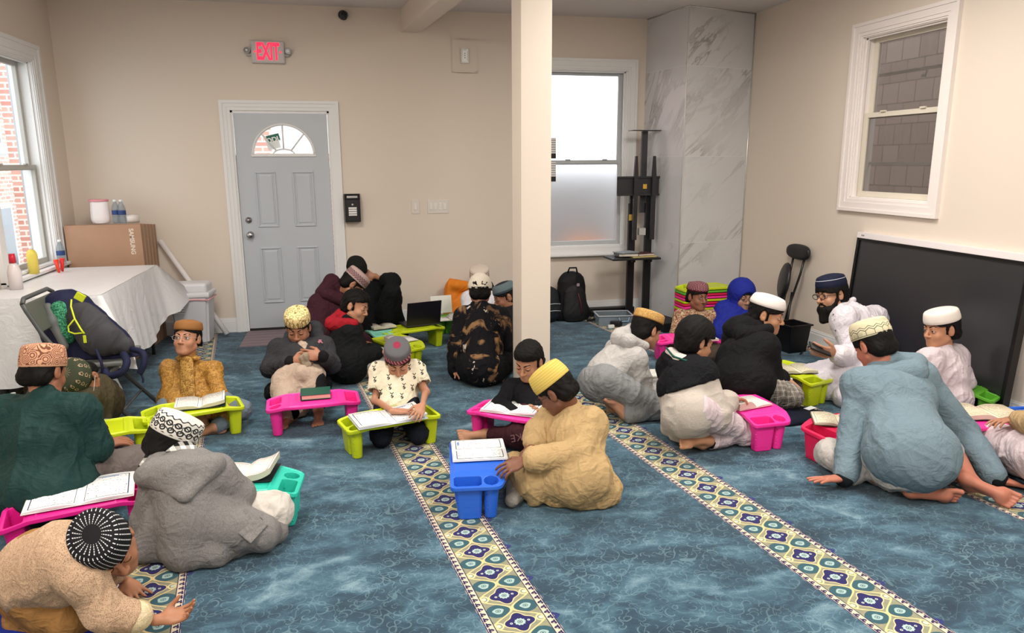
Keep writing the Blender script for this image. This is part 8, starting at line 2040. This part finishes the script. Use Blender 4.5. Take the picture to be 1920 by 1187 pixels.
def person_whitekurta():
    b = Body('person', 'boy in white tunic and white cap looking left before the big screen', 4.42, (1775, 745), 1.02, '#bb8667', 0.0045)
    b.joints(pel=b.f(1775, 748, 0.15), ls=b.p(1742, 674, -0.10), rs=b.p(1792, 668, 0.06), neck=b.p(1768, 652, 0.0), le=b.p(1735, 715, -0.12), lw=b.p(1738, 740, -0.1), re=b.p(1806, 715, 0.04), rw=b.p(1790, 738, 0.08), lk=b.f(1730, 758, 0.09), la=b.f(1800, 765, 0.05), rk=b.f(1800, 748, 0.09), ra=b.f(1770, 745, 0.05))
    b.head(b.p(1764, 616, -0.02), W(-0.93, -0.10, 0.16), W(0.12, 0.97, 0.1), 0.98, gaze_down=0.1)
    b.body(); b.face_parts(gaze=(0.2, 0)); b.hair(0.042, -0.07, 0.012, cap=True, side=-0.03); b.cap(plain('#e3dbd3', 0.8, 0.15, bump=0.3), 0.068, 0.034, -0.16, R=(0.092, 0.110), taper=0.94)
    g = cloth('#cfc3c9', rough=0.8); b.make('tunic', b.torso(0.026)+b.arm('l', 0.024, 0.9)+b.arm('r', 0.024, 0.9)+[('c', b.J['pel'], b.f(1795, 752, 0.09), 0.12, 0.08, 0.05), ('e', b.J['pel'], (0.135, 0.13, 0.12), b.B, 0.05)], g, 0.005, 2, FOLD2)
    b.make('collar', [('c', b.J['neck']-b.sp*0.015, b.J['neck']+b.sp*0.012, 0.056, 0.052, 0.01)], cloth('#cfc6c2', 'floral', '#9c9390', scale=2), 0.004, 1)
    b.make('trousers', b.leg('l', 0.022, 1)+b.leg('r', 0.022, 1), cloth('#c4b8be'), 0.005, 2, FOLD2); b.vis()

def person_edge():
    b = Body('person', 'person at the right picture edge with pale pink trousers and tan sleeve', 3.50, (1990, 880), 1.05, '#b98468', 0.0055)
    b.joints(pel=b.f(2000, 880, 0.16), ls=b.p(1990, 740, -0.12), rs=b.p(2035, 740, 0.08), neck=b.p(2010, 715, 0), le=b.p(1955, 800, -0.10), lw=b.p(1908, 788, 0.2), re=b.p(2050, 810, 0.0), rw=b.p(1990, 820, 0.1), lk=b.f(1868, 832, 0.09), la=b.f(1960, 880, 0.05), rk=b.f(1920, 800, 0.09), ra=b.f(1985, 830, 0.05))
    b.head(b.p(2008, 680, -0.02), W(-0.8, -0.3, 0.4), W(0, 1, 0), 0.97, gaze_down=0.4)
    b.body(b.hand('l', W(-0.9, 0.0, 0.1), W(0, -1, 0), W(0, 0.2, -0.9), 0.6)); b.hair(0.045, -0.07, 0.012)
    b.make('shirt', b.torso(0.022)+b.arm('l', 0.022, 0.85)+b.arm('r', 0.022, 0.85), cloth('#b79a72'), 0.006, 2, FOLD)
    b.make('trousers', b.leg('l', 0.04, 1)+b.leg('r', 0.03, 1)+[('c', b.J['pel'], b.J['lk'], 0.13, 0.095, 0.04)], cloth('#d9c8cc'), 0.006, 2, FOLD2); b.vis()
for fn in (person_gold, person_pineapple, person_greyjacket, person_blackshirt, person_tan, person_green, person_plaid, person_coat, person_crawl, person_maroon, person_beanie, person_redhood,
           person_tiedye, person_whiteshirt, person_kufi, person_greyhoodie, person_fleece, person_blackhoodie, person_marooncap, person_bluehood, person_teacher, person_lightblue, person_whitekurta, person_edge):
    fn()
